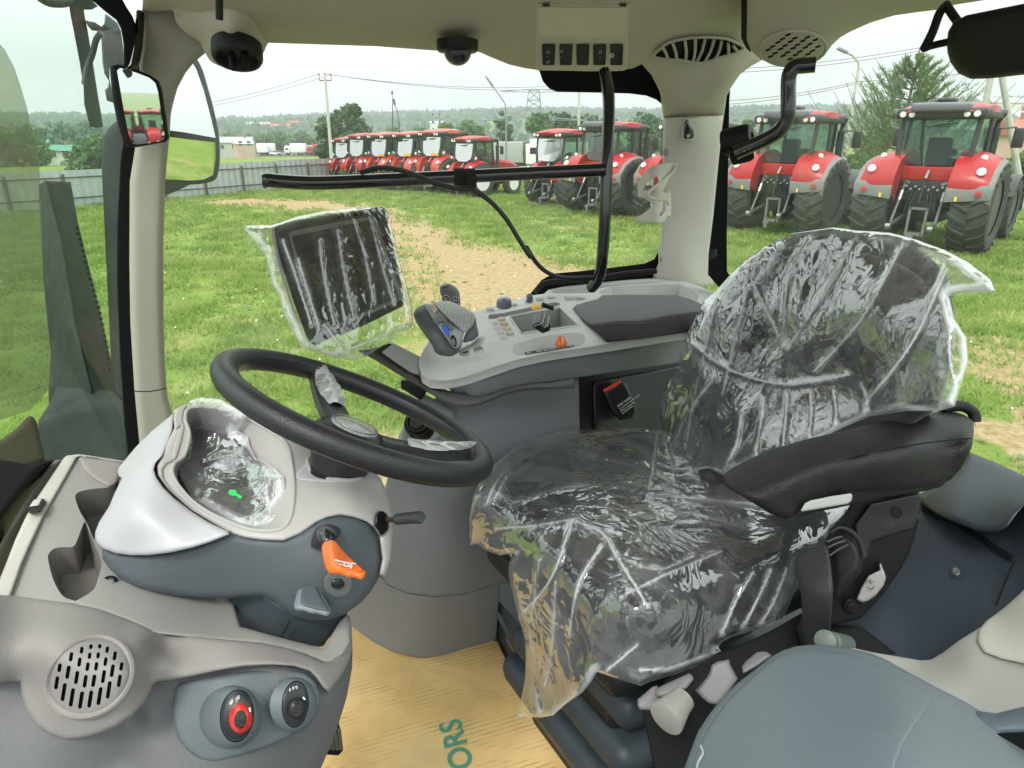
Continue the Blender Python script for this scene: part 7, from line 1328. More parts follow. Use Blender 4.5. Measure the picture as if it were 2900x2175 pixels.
WS = DS([(x, y, float(DK([(x, y)])[0]) - .008) for x, y in Q('Z4', [(352, 226), (150, 500), (55, 868), (200, 600), (566, 256)])] + [(*q('Z4', -60, 1100), .79)])
relief('light_edge_strip', Q('B1', [(1400, 222), (1150, 182), (1000, 158), (905, 146), (860, 148), (760, 160), (728, 182), (640, 310), (420, 640), (290, 860), (170, 1120), (60, 1400), (-120, 1850), (-260, 2300), (-100, 2300), (150, 1659), (240, 1400), (340, 1170), (500, 830), (700, 480), (868, 182), (905, 170), (1100, 192), (1400, 238)]), WS, mat('strip_cream', (.44, .42, .38), .45), dsh, r=.004, thick=.02, step=8)
ES = DS([(*q('B1', 700, 210), 1.09), (*q('B1', 290, 860), .99), (*q('B1', 0, 1530), .93), (*q('B1', 500, 200), 1.07), (*q('B1', 0, 1000), .94), (*q('B1', -200, 1400), .86)])
relief('edge_step', Q('B1', [(728, 184), (700, 206), (620, 212), (560, 270), (300, 640), (150, 900), (-10, 1190), (-250, 1600), (-300, 2200), (-120, 1850), (60, 1400), (170, 1120), (290, 860), (420, 640)]), ES, mat('edge_green_grey', (.17, .18, .17), .6, bump=.1, bscale=900), dsh, r=.006, thick=.03, step=9)
relief('outer_edge', Q('B1', [(600, 198), (500, 195), (430, 235), (330, 330), (200, 500), (60, 690), (-100, 950), (-300, 1300), (-300, 1600), (-10, 1190), (150, 900), (300, 640), (560, 270), (620, 212)]), DS([(a / 1 * 1.0, b, c) for a, b, c in [(*q('B1', 600, 200), 1.09), (*q('B1', 0, 780), .97), (*q('B1', 0, 1180), .95), (*q('B1', -250, 1300), .86)]]), mat('edge_dark', (.045, .048, .047), .5), dsh, r=.010, thick=.04, step=9)
relief('edge_switch', Q('B1', [(322, 750), (440, 732), (488, 645), (522, 690), (470, 770), (455, 800), (330, 812), (320, 780)]), DS([(*q('B1', 320, 780), .955), (*q('B1', 520, 690), .975), (*q('B1', 440, 800), .955)]), K['blk'], dsh, r=.002, thick=.012, step=4)
relief('switch_seat', Q('B1', [(330, 742), (380, 665), (415, 650), (420, 640), (480, 650), (440, 728)]), DS([(*q('B1', 320, 780), .962), (*q('B1', 520, 690), .98), (*q('B1', 440, 800), .962)]), MATS['strip_cream'], dsh, r=.002, thick=.012, step=4)
c_ = q('B1', 1256, 1566); dd_ = float(DK([c_])[0])
relief('screw_well', circ(c_, 21, 24, .55), DS([(x, y, dd_ - .0015) for x, y in circ(c_, 30, 5)]), K['seal'], dsh, r=.0005, thick=.001); relief('screw_head', circ((c_[0], c_[1] + 2), 13, 20, .6), DS([(x, y, dd_ - .003) for x, y in circ(c_, 30, 5)]), mat('screw_black', (.03, .03, .03), .25, .5), dsh, r=.002, thick=.003, step=3)
mark('B1', [[(1225, 1578), (1290, 1585)], [(1245, 1562), (1268, 1600)]], DS([(x, y, dd_ - .006) for x, y in circ(c_, 30, 5)]), dsh, .0008, R['steel'], 'screw_cross')
# light trim band with loudspeaker swell
LT = DS([(*q('Z4', -60, 1000), .76), (*q('Z4', 60, 875), .845), (*q('Z4', 330, 908), .835), (*q('Z4', 590, 985), .83), (*q('Z4', 710, 1042), .825), (*q('Z4', 420, 1240), .735), (*q('Z4', 250, 1150), .745), (*q('Z4', 600, 1230), .745), (*q('Z4', 420, 1400), .735), (*q('Z4', 300, 1520), .76), (*q('Z4', 95, 1260), .77), (*q('Z4', 760, 1180), .80), (*q('Z4', 780, 1255), .80), (*q('Z4', 1000, 1070), .835), (*q('Z4', 1000, 1210), .80), (*q('Z4', 1300, 1110), .85), (*q('Z4', 1300, 1190), .815), (*q('Z4', 1500, 1200), .86), (*q('Z4', 1500, 1310), .84), (*q('Z4', 1605, 960), .97), (*q('Z4', 1612, 1120), .93), (*q('Z4', 0, 1262), .75), (*q('Z4', 748, 1110), .83), (*q('Z4', 640, 1080), .79), (*q('Z4', 690, 1240), .785)])
relief('light_trim', Q('Z4', [(-110, 860), (55, 868), (200, 888), (330, 906), (450, 930), (590, 980), (660, 1010), (705, 1036), (950, 1062), (1200, 1084), (1330, 1112), (1430, 1152), (1480, 1176), (1520, 1172), (1565, 1120), (1590, 1040), (1592, 960), (1602, 958), (1612, 1010), (1616, 1110), (1600, 1170), (1570, 1230), (1505, 1312), (1480, 1290), (1450, 1245), (1420, 1215), (1350, 1192), (1250, 1185), (1120, 1192), (1000, 1212), (880, 1238), (780, 1258), (720, 1262), (702, 1275), (690, 1310), (655, 1370), (600, 1425), (530, 1472), (450, 1502), (370, 1522), (300, 1526), (230, 1505), (170, 1465), (125, 1400), (100, 1330), (92, 1264), (50, 1262), (-110, 1280)]), LT, K['lt'], dsh, r=.006, thick=.03, step=9)
for nm, pts, d_ in (('trim_valley', [(1760, 0), (1900, 90), (1950, 250), (1960, 380)], None),): pass
LW = DS([(*q('Z4', -60, 1300), .77), (*q('Z4', 95, 1265), .785), (*q('Z4', 300, 1530), .775), (*q('Z4', 600, 1440), .79), (*q('Z4', 720, 1280), .82), (*q('Z4', 640, 1560), .80), (*q('Z4', 1000, 1230), .825), (*q('Z4', 1300, 1210), .835), (*q('Z4', 1500, 1320), .86), (*q('Z4', 1610, 1150), .95), (*q('Z4', 1540, 1480), .90), (*q('Z4', 1200, 1640), .82), (*q('Z4', 1440, 1700), .90), (*q('Z4', 700, 1800), .79), (*q('Z4', 200, 1750), .76), (*q('Z4', 1000, 1450), .79), (*q('Z4', 690, 1420), .815), (*q('Z4', 560, 1620), .805)])
relief('lower_panel', Q('Z4', [(-120, 1220), (90, 1200), (400, 1300), (700, 1180), (1200, 1120), (1500, 1180), (1600, 1150), (1616, 1110), (1614, 1200), (1590, 1330), (1545, 1480), (1480, 1640), (1400, 1800), (1330, 1900), (-120, 1900)]), LW, K['low'], dsh, r=.015, thick=.04, step=12)
sl_ = [(925, 325, 55, 95), (1030, 285, 52, 70), (1130, 280, 52, 66), (1215, 320, 52, 88), (805, 400, 58, 122), (900, 460, 56, 120), (1015, 388, 54, 88), (1112, 384, 54, 86), (1195, 455, 54, 115), (1300, 390, 56, 118), (675, 525, 58, 115), (770, 575, 60, 165), (868, 635, 60, 165), (992, 512, 56, 115), (1090, 508, 56, 112), (1172, 625, 58, 165), (1272, 558, 60, 160), (1375, 510, 56, 112), (642, 695, 60, 162), (722, 800, 62, 220), (815, 860, 62, 225), (918, 890, 62, 212), (965, 678, 60, 160), (1062, 672, 60, 158), (1022, 878, 62, 212), (1128, 845, 62, 220), (1232, 775, 60, 215), (1352, 672, 58, 158)]
GR = LT
o = slotgrille('side_loudspeaker', 'round grey slotted loudspeaker grille at the lower left of the dashboard', 'loudspeaker', 'B4', (1015, 625), 492, 405, -.62, GR, K['lt'], [(a, b, c * .72, d - 14, .16) for a, b, c, d in sl_], .006, .0042)
# switch plate and rotary switches
CP = DS([(*q('Z4', 800, 1400), .80), (*q('Z4', 830, 1275), .815), (*q('Z4', 1250, 1207), .83), (*q('Z4', 1460, 1320), .84), (*q('Z4', 980, 1630), .79), (*q('Z4', 1340, 1510), .82), (*q('Z4', 1120, 1420), .79)])
relief('switch_plate', Q('Z4', [(818, 1276), (900, 1255), (1000, 1236), (1130, 1216), (1250, 1207), (1340, 1208), (1400, 1222), (1445, 1258), (1468, 1310), (1470, 1360), (1450, 1410), (1400, 1465), (1320, 1520), (1200, 1572), (1090, 1605), (980, 1632), (920, 1620), (860, 1580), (815, 1520), (795, 1450), (791, 1390), (800, 1300)]), CP, mat('plate_blue_grey', (.105, .125, .137), .48, bump=.25, bscale=600, var=.02), dsh, r=.005, thick=.02, step=9, smooth=0)
CPo = lambda off, c_, r_: Off(CP, off)
def rotary(nm, label, c_, rx, ry, fc, fx, fy, kc, kx, ky, km, sw_, rot):
    t_ = thing(nm, label, 'rotary switch', tuple(P(*q('Z4', *c_), float(CP([q('Z4', *c_)])[0])))); s = .61795
    def fnb(V, vco, dd): return V
    A_ = np.array(circ(q('Z4', *c_), rx * s, 48, ry / rx, rot)); A2 = np.array(circ(q('Z4', (c_[0] + fc[0]) / 2 + .0, (c_[1] + fc[1]) / 2), (rx * .82 + fx * .28) * s, 48, ry / rx * 1.05, rot)); B_ = np.array(circ(q('Z4', *fc), fx * s, 48, fy / fx, rot))
    o0 = float(CP([q('Z4', *c_)])[0]); V, F = loft([PD(CPo(-.002, q('Z4', *c_), 30), A_), PD(CPo(.016, q('Z4', *c_), 30), A2), PD(CPo(.022, q('Z4', *c_), 30), B_)]); mk('collar', V, [f[::-1] for f in F], MATS['plate_blue_grey'], t_, 60)
    relief('face', [tuple(p_) for p_ in B_], CPo(.0225, q('Z4', *fc), 30), mat('face_black_blue', (.02, .024, .03), .35), t_, r=.003, thick=.006, step=5)
    relief('face_ring', circ(q('Z4', *fc), fx * .86 * s, 40, fy / fx, rot), CPo(.0245, q('Z4', *fc), 30), mat('face_black', (.012, .013, .016), .4), t_, r=.001, thick=.002, step=6)
    relief('knob', circ(q('Z4', *kc), kx * s, 36, ky / kx, .12), CPo(.036, q('Z4', *kc), 20), km, t_, r=.010, thick=.016, step=3.5)
    relief('knob_pad', circ(q('Z4', kc[0] - 2, kc[1] + 5), kx * .52 * s, 28, ky / kx * 1.2, .1), CPo(.0375, q('Z4', *kc), 20), mat('pad_hex', (.015, .014, .014), .5, bump=1, bscale=500), t_, r=.001, thick=.003, step=4)
    mark('Z4', sw_, CPo(.0262, q('Z4', *kc), 20), t_, .0004); return t_
rotary('battery_switch', 'red-ringed rotary battery switch on the lower left switch plate', (1047, 1430), 136, 142, (1085, 1420), 78, 122, (1103, 1432), 54, 70, K['red'], [[(1053, 1358), (1055, 1370), (1068, 1356), (1066, 1343), (1053, 1358)], [(1056, 1365), (1066, 1350)], [(1080, 1345), (1083, 1355), (1098, 1337), (1095, 1325), (1080, 1345)], [(1088, 1342), (1093, 1336)]], 0.1)
rotary('light_switch', 'black rotary light switch to the right of the red-ringed one', (1340, 1372), 112, 125, (1353, 1366), 62, 108, (1366, 1388), 46, 52, K['smooth'], [[(1326, 1300), (1329, 1294), (1332, 1300), (1329, 1308), (1326, 1300)], [(1339, 1295), (1346, 1285)], [(1342, 1301), (1350, 1290)], [(1357, 1283), (1363, 1285), (1360, 1297), (1356, 1290), (1357, 1283)]], 0.08)
for kd, pts, off in (('Z4', [(1143, 1382), (1147, 1400)], .0385), ('Z4', [(1389, 1334), (1397, 1345)], .034)): mark(kd, [pts], CPo(off, q('Z4', *pts[0]), 20), dsh, .0010, K['ink'], 'pointer_mark')
# pedal
t_ = thing('foot_pedal', 'black ribbed foot pedal at the edge of the cardboard', 'pedal', tuple(PZ(*q('B5', 1980, 1250), FZ)))
pdd = [(*q('B5', 1870, 1340), 1.42), (*q('B5', 2030, 1000), 1.45), (*q('B5', 2080, 1280), 1.46)]
relief('plate', Q('B5', [(1700, 1500), (1900, 1200), (1960, 1080), (2010, 980), (2040, 985), (2062, 1100), (2088, 1270), (2085, 1305), (2030, 1358), (1850, 1345)]), pdd, K['seal'], t_, r=.002, thick=.02, step=6)
for i in range(4):
    x_ = 1905 + i * 42; tubeobj('rib', 'B5', [(x_ + 10, 1060 + (3 - i) * 45), (x_ + 30 + i * 2, 1290)], [1.43, 1.43], .004, mat('rib_grey', (.06, .055, .045), .6), t_, 6)
# ================================================================= driver seat
ZS = 2.2
G3 = lambda x, y, z=ZS: PZ(*q('D', x, y), z)
F1, F2, B2_, B1_ = G3(1362, 1345), G3(1030, 1060), G3(1432, 926), G3(1705, 1195)
rear = (B1_ - F1); rear[2] = 0; rear /= np.linalg.norm(rear)
def dPl(x, y, A, B, C):
    n_ = np.cross(B - A, C - A); r_ = rays([(x, y)])[0]; return ((A - CO) @ n_) / (r_ @ n_)
zt = lambda x, y, dz=0: (*q('D', x, y), dZ(*q('D', x, y), ZS + dz)); ff = lambda x, y, o_=0: (*q('D', x, y), dVP(*q('D', x, y), F1, F2) - o_); sf = lambda x, y, o_=0: (*q('D', x, y), dVP(*q('D', x, y), F1, B1_) - o_)
CU_ = DS([zt(1040, 1075, -.01), zt(1120, 990, -.01), zt(1250, 945, .0), zt(1400, 935), zt(1230, 1080), zt(1450, 1060, -.02), zt(1600, 1120, -.015), zt(1690, 1190), zt(1500, 1210, -.01), zt(1320, 1250, -.005), zt(1380, 1310, -.005), zt(1180, 1180, -.005),
          ff(1050, 1180), ff(1110, 1230), ff(1200, 1330), ff(1290, 1410, -.01), sf(1400, 1450), sf(1500, 1400), sf(1600, 1340), sf(1700, 1280), sf(1380, 1480)], .0003)
seat = thing('driver_seat', 'dark fabric driver seat on dark blue bellows with a black folding armrest', 'seat', tuple((F1 + B2_) / 2 - [0, 0, .5]))
fabs = mat('seat_fabric', (.014, .014, .017), .92, bump=.4, bscale=500, var=.15, vscale=40, sheen=.2)
relief('cushion', Q('D', [(1032, 1100), (1038, 1060), (1065, 1012), (1120, 966), (1200, 938), (1300, 929), (1400, 930), (1445, 935), (1600, 990), (1800, 1080), (1790, 1140), (1725, 1200), (1722, 1270), (1680, 1325), (1560, 1375), (1480, 1425), (1400, 1455), (1330, 1450), (1250, 1400), (1180, 1330), (1120, 1250), (1100, 1200), (1050, 1165)]), Off(CU_, -.014), fabs, seat, r=.03, thick=.06, step=12)
relief('seat_pan', Q('Z7', [(186, 600), (205, 578), (262, 585), (330, 640), (410, 700), (420, 900), (380, 1000), (330, 800), (250, 700), (205, 655)]), DS([(x, y, z + .02) for x, y, z in (ff(1060, 1190), ff(1150, 1300), ff(1090, 1240))] + [(*q('Z7', 420, 700), ff(1180, 1250)[2] + .03)]), mat('pan_grey', (.42, .42, .42), .5), seat, r=.004, thick=.03, step=8)
BT = B1_ + [0, 0, .62] + rear * .22
bp_ = lambda x, y, o_=0: (*q('D', x, y), dPl(*q('D', x, y), B1_, B2_, BT) - o_)
BK = DS([bp_(1450, 940, .04), bp_(1470, 800, .06), bp_(1540, 660, .06), bp_(1640, 540, .03), bp_(1800, 505, 0), bp_(1950, 520, .0), bp_(2050, 600, .02), bp_(2060, 760, .05), bp_(2000, 880, .05), bp_(1700, 980, .02), bp_(1750, 620, -.01), bp_(1780, 720, .0), bp_(1700, 850, -.03), bp_(1850, 850, -.02), bp_(1570, 820, .02), bp_(1900, 680, .03), bp_(1600, 960, 0)], .0005)
relief('backrest', Q('D', [(1450, 985), (1442, 900), (1470, 820), (1500, 740), (1535, 660), (1580, 598), (1640, 540), (1710, 508), (1800, 499), (1900, 508), (1985, 535), (2045, 590), (2062, 680), (2055, 780), (2030, 880), (1950, 930), (1800, 1020), (1640, 1040), (1500, 1040)]), Off(BK, -.016), fabs, seat, r=.05, thick=.09, step=13)
relief('upper_pad', Q('D', [(1590, 660), (1640, 590), (1720, 545), (1820, 540), (1920, 560), (1990, 600), (2000, 640), (1960, 690), (1900, 740), (1830, 790), (1780, 812), (1720, 790), (1680, 740), (1630, 700)]), Off(BK, .000), fabs, seat, r=.018, thick=.02, step=10, smooth=2)
# ---- crumpled films
def tri(t): return np.abs((t % 1.0) - .5) * 2
def crumple(p, seed, n=26, f0=5, f1=26, amp=.006, ax=None, asp=4.0):
    rg = np.random.default_rng(seed); o = np.zeros(len(p)); w = p + (np.stack([fbm(p * 6 + 3, 3), fbm(p * 6 + 31, 3), fbm(p * 6 + 57, 3)], 1) - .45) * .10
    for k in range(n):
        d = rg.normal(size=3); d /= np.linalg.norm(d)
        if ax is not None and k % 3 != 0: a_ = ax / np.linalg.norm(ax); d = d - a_ * (d @ a_) * (1 - 1 / asp); d /= np.linalg.norm(d)
        f = f0 * (f1 / f0) ** rg.random(); m = np.clip((vn(p * 7 + rg.random(3) * 50) - .45) * 4, 0, 1); t = tri(w @ d * f + rg.random()); o += m * (t ** 1.5 - .35) * (f0 / f) ** .75
    return o / math.sqrt(n) * amp * 2.2
def fan(p, c, fr, ph): # folds fanning out from a pinch point
    v = p - c; r_ = np.linalg.norm(v, axis=1); a = np.arctan2(v @ np.cross(rear, AZ), v[:, 2] * .5 + v @ rear); o = 0
    for k in (1, 2.3): n_ = vn(np.stack([np.cos(a) * fr * .22 * k + 9, np.sin(a) * fr * .22 * k, r_ * 5 + ph * 7], 1)); o = o + (1 - np.abs(2 * n_ - 1)) ** 2 / k
    return o * np.clip(r_ / .05, 0, 1) * np.exp(-r_ / .14)
def filmobj(name, outline, ds, label, cat, seed, amp, step=5.5, ax=None, pins=(), mats=None, group=None, r=.02, smooth=0, f0=5, f1=26, thick=0, lines=()):
    st_ = {}; rg = np.random.default_rng(seed + 1)
    def fn(V, xy, dd):
        p = V.copy(); h = crumple(p, seed, 22, f0, f1, amp, ax)
        for c_, fr, am in pins: am *= .45; h += fan(p, c_, fr, .3) * am - am * .3
        cr2 = np.zeros(len(V))
        for pts, wd_, am in lines:
            pl_ = spl(Q('D', pts), 8); e_ = bdist(xy, np.concatenate([pl_, pl_[::-1]])); tp_ = np.clip(1 - e_ / (wd_ * 3), 0, 1); h += am * .45 * tp_ ** 1.6; cr2 = np.maximum(cr2, (.15 * np.exp(-(e_ / 2.0) ** 2) + .12 * np.exp(-(e_ / 11) ** 2)) * np.clip(vn(p * 22) * 2.2 - .4, 0, 1.2))  # fold highlights painted white along each line
        h *= np.clip(dd / .012, .15, 1); st_['c'] = cr2; dirs = CO - V; dirs /= np.linalg.norm(dirs, axis=1, keepdims=True); return V + dirs * (h + .003)[:, None]
    ft = []
    for pts, wd_, am in lines:
        pl_ = spl(Q('D', pts), 8); s_ = np.concatenate([[0], np.cumsum(np.linalg.norm(np.diff(pl_, axis=0), axis=1))]); si = np.arange(0, s_[-1], step * .7); ft.append(np.stack([np.interp(si, s_, pl_[:, 0]), np.interp(si, s_, pl_[:, 1])], 1))
    o = relief(name, outline, ds, mats or K['film'], None, feat=np.concatenate(ft) if ft else None, r=r, thick=thick, step=step, fn=fn, jit=.28, sharp=24, smooth=smooth)
    tag(o, label, cat, group); me = o.data; n_ = len(me.vertices); co = np.empty(n_ * 3); me.vertices.foreach_get('co', co)
    # crease attribute: a highlight is painted white where neighbouring faces bend sharply
    bm = bmesh.new(); bm.from_mesh(me); cr_ = np.zeros(n_)
    for e in bm.edges:
        if len(e.link_faces) == 2:
            a_ = e.calc_face_angle(0)
            if a_ > .30:
                for v in e.verts: cr_[v.index] = max(cr_[v.index], min(.85, (a_ - .28) * 1.25))
        else:
            for v in e.verts: cr_[v.index] = .22
    bm.free(); cr_ = np.clip(cr_ + np.pad(st_['c'], (0, max(0, n_ - len(st_['c']))))[:n_], 0, .9); at_ = me.attributes.new('crease_glint', 'FLOAT', 'POINT'); at_.data.foreach_set('value', cr_.astype(np.float32)); return o
ax_s = F2 - F1
FC = DS([zt(1025, 1075, .01), zt(1120, 985, .0), zt(1250, 940, .012), zt(1400, 930, .012), zt(1230, 1080, .015), zt(1450, 1060, .0), zt(1600, 1120, .0), zt(1690, 1190, .012), zt(1500, 1210, .008), zt(1320, 1250, .01), zt(1380, 1310, .01), zt(1180, 1180, .012), zt(1830, 1110, .03),
         ff(1030, 1170, .02), ff(1110, 1230, .02), ff(1200, 1330, .03), ff(1290, 1410, .025), ff(1130, 1400, .05), ff(1130, 1540, .09), ff(1270, 1470, .06), sf(1400, 1450, .015), sf(1500, 1400, .02), sf(1600, 1340, .02), sf(1700, 1280, .02), sf(1380, 1480, .02)], .0003)
filmobj('cushion_cover', Q('D', [(1016, 1178), (1014, 1120), (1022, 1070), (1035, 1045), (1062, 1008), (1118, 960), (1200, 934), (1300, 926), (1396, 926), (1405, 930), (1432, 930), (1520, 960), (1650, 1010), (1760, 1070), (1842, 1088), (1836, 1116), (1800, 1150), (1786, 1180), (1740, 1200), (1724, 1216), (1722, 1262), (1708, 1300), (1690, 1340), (1662, 1358), (1622, 1364), (1580, 1376), (1558, 1388), (1552, 1398), (1562, 1414), (1520, 1434), (1460, 1456), (1400, 1474), (1385, 1482), (1330, 1466), (1290, 1452), (1276, 1475), (1258, 1496), (1222, 1522), (1196, 1545), (1170, 1550), (1118, 1548), (1124, 1520), (1134, 1470), (1136, 1420), (1134, 1380), (1122, 1340), (1110, 1290), (1098, 1240), (1100, 1215), (1112, 1196), (1080, 1200), (1050, 1190), (1034, 1176)]),
        FC, 'crumpled clear plastic cover draped over the seat cushion and hanging down its front', 'plastic cover', 5, .0110, 4.6, f1=15, ax=ax_s * .6 + [0, 0, .3], pins=((G3(1235, 1120, 2.21), 34, .006), (G3(1360, 1270, 2.20), 30, .004), (G3(1060, 1060, 2.2), 30, .005)), lines=[([(1240, 1125), (1300, 1150), (1335, 1205), (1400, 1310)], 5, .012), ([(1236, 1122), (1190, 1250), (1120, 1335)], 5, .012), ([(1070, 1142), (1150, 1136), (1242, 1120)], 4, .011), ([(1110, 1085), (1270, 1046), (1420, 1068), (1560, 1082), (1700, 1096)], 5, .008), ([(1140, 985), (1080, 1030), (1050, 1090)], 5, .008), ([(1200, 950), (1110, 1010), (1070, 1075)], 5, .007), ([(1165, 1210), (1145, 1400), (1165, 1535)], 6, .013), ([(1200, 1260), (1190, 1420), (1170, 1500)], 5, .009), ([(1375, 1395), (1310, 1450), (1262, 1490)], 5, .008), ([(1625, 1240), (1590, 1300), (1560, 1370)], 4, .010), ([(1665, 1235), (1630, 1310), (1600, 1365)], 4, .010), ([(1700, 1228), (1672, 1300), (1640, 1355)], 4, .010), ([(1385, 1448), (1450, 1442), (1530, 1415), (1552, 1398)], 3, .005), ([(1300, 1180), (1250, 1260), (1230, 1370)], 4, .008), ([(1330, 1200), (1420, 1230), (1500, 1200)], 5, .008), ([(1420, 935), (1408, 1020), (1400, 1060)], 3, .006), ([(1432, 940), (1450, 1000), (1460, 1060)], 3, .006), ([(1340, 1290), (1440, 1240), (1560, 1190)], 7, .009)])
FB_ = DS([bp_(1440, 960, .06), bp_(1460, 800, .08), bp_(1530, 650, .08), bp_(1640, 530, .05), bp_(1800, 495, .02), bp_(1950, 510, .02), bp_(2050, 590, .04), bp_(2140, 610, .06), bp_(2080, 760, .07), bp_(2040, 880, .07), bp_(1700, 980, .05), bp_(1750, 620, .022), bp_(1780, 720, .03), bp_(1700, 850, .0), bp_(1850, 850, .01), bp_(1570, 820, .05), bp_(1900, 680, .06), bp_(1520, 1010, .05)], .0005)
filmobj('backrest_cover', Q('D', [(1440, 1000), (1432, 950), (1424, 900), (1430, 850), (1448, 820), (1470, 800), (1466, 770), (1480, 730), (1500, 690), (1520, 650), (1545, 630), (1580, 590), (1612, 562), (1650, 532), (1712, 504), (1760, 497), (1800, 491), (1850, 498), (1920, 502), (1980, 518), (2040, 540), (2090, 566), (2140, 604), (2150, 628), (2120, 632), (2080, 634), (2050, 640), (2062, 690), (2088, 730), (2092, 780), (2078, 830), (2062, 878), (2030, 888), (1960, 888), (1880, 900), (1820, 925), (1760, 955), (1700, 980), (1640, 1000), (1600, 1012), (1570, 1030), (1556, 1024), (1530, 1012), (1480, 1022), (1458, 1018)]),
        FB_, 'crumpled clear plastic bag over the tall seat backrest', 'plastic bag', 12, .0125, 5.0, f1=15, ax=np.array([0, 0, 1.0]) + rear * .3, pins=((P(*q('D', 1690, 750), bp_(1690, 750, .03)[2]), 36, .005), (P(*q('D', 1640, 560), bp_(1640, 560, .03)[2]), 30, .006)), lines=[([(1760, 505), (1705, 600), (1690, 740)], 5, .012), ([(1850, 508), (1790, 620), (1700, 755)], 5, .012), ([(1640, 545), (1600, 680), (1560, 850)], 5, .010), ([(1950, 525), (1860, 690), (1760, 800)], 6, .012), ([(2045, 580), (1970, 740), (1870, 870)], 6, .012), ([(1550, 640), (1505, 830), (1480, 970)], 5, .011), ([(1490, 740), (1580, 800), (1700, 830), (1830, 810)], 6, .013), ([(1600, 900), (1590, 960), (1560, 1020)], 4, .009), ([(1650, 860), (1642, 920), (1630, 990)], 4, .010), ([(1700, 850), (1696, 910), (1690, 975)], 4, .010), ([(1750, 850), (1752, 900), (1745, 955)], 4, .010), ([(1800, 845), (1806, 890), (1800, 930)], 4, .010), ([(1860, 830), (1870, 860), (1868, 900)], 4, .010), ([(1540, 820), (1480, 900), (1450, 990)], 5, .010), ([(1990, 540), (2080, 580), (2140, 615)], 4, .010), ([(2060, 660), (2050, 760), (2070, 860)], 5, .011), ([(1700, 510), (1640, 600), (1580, 640)], 5, .009), ([(1620, 600), (1660, 680), (1690, 750)], 4, .009)])
MF = DS([(*q('D', 525, 490), 1.24), (*q('D', 640, 700), 1.13), (*q('D', 590, 490), 1.215), (*q('D', 672, 748), 1.135), (*q('D', 830, 450), 1.455), (*q('D', 893, 690), 1.36), (*q('D', 760, 778), 1.22), (*q('D', 730, 600), 1.262)])
filmobj('monitor_bag', Q('D', [(526, 494), (530, 488), (560, 486), (588, 486), (640, 468), (700, 456), (760, 449), (800, 447), (828, 446), (836, 452), (848, 466), (845, 485), (850, 505), (862, 560), (880, 620), (892, 670), (893, 700), (885, 712), (862, 716), (850, 726), (846, 738), (820, 752), (790, 770), (768, 780), (740, 776), (710, 770), (690, 764), (660, 755), (645, 740), (628, 710), (612, 680), (604, 640), (590, 620), (582, 590), (572, 550), (552, 530), (540, 512)]),
        MF, 'clear plastic bag wrapped round the terminal monitor', 'plastic bag', 21, .0065, 4.2, ax=np.array([.3, .1, 1.0]), mats=filmmat('bag_film', .09, .8, .035, 44, .5), f0=8, f1=34, lines=[([(645, 560), (668, 640), (690, 712)], 4, .012), ([(690, 520), (700, 600), (722, 700)], 4, .012), ([(730, 500), (745, 600), (765, 690)], 4, .012), ([(765, 480), (790, 560), (806, 650)], 5, .014), ([(798, 466), (822, 560), (850, 655)], 4, .012), ([(612, 520), (640, 600), (672, 700)], 4, .010), ([(560, 500), (590, 600), (640, 700)], 4, .010), ([(588, 490), (700, 462), (826, 450)], 3, .008), ([(690, 745), (720, 765), (840, 720)], 4, .009), ([(700, 700), (730, 740), (760, 775)], 4, .010)])
CFs = Q('Z4', [(872, 108), (1110, 178), (1215, 420), (1185, 556), (905, 448), (822, 300), (1040, 320)])
filmobj('cluster_wrap', Q('B2', [(190, 725), (330, 690), (345, 560), (355, 400), (300, 230), (290, 150), (350, 60), (470, 20), (700, 40), (830, 120), (1010, 210), (900, 390), (1020, 470), (1030, 560), (1100, 700), (1200, 740), (1330, 830), (1420, 920), (1440, 1080), (1400, 1160), (1300, 1280), (1380, 1360), (1310, 1480), (1080, 1520), (900, 1480), (600, 1330), (400, 1210), (280, 1000), (210, 850)]), DS([(x, y, float(SCD([(x, y)])[0]) - .022) for x, y in CFs] + [(*q('B2', 470, 30), 1.11), (*q('B2', 900, 180), 1.08), (*q('B2', 1430, 1000), .965), (*q('B2', 1350, 1380), .935)]),
        'crumpled clear wrap stuffed over the screen recess of the instrument pod', 'plastic film', 33, .0065, 3.4, mats=filmmat('wrap_film', .2, .85, .08, 80, .9), f0=9, f1=40)
gsp = q('B2', 830, 1105); gd = float(SCD([gsp])[0]) - .034
t_ = tag(relief('green_sticker', Q('B2', [(785, 1105), (800, 1075), (840, 1068), (875, 1080), (882, 1110), (940, 1140), (935, 1170), (900, 1165), (880, 1140), (820, 1135)]), DS([(gsp[0], gsp[1], gd), (gsp[0] + 30, gsp[1], gd), (gsp[0], gsp[1] + 30, gd)]), mat('neon_green', (.02, .75, .12), .4), None, r=.001, thick=.001, step=2, smooth=2), 'small bright green sticker on the wrap over the instrument screen', 'sticker')
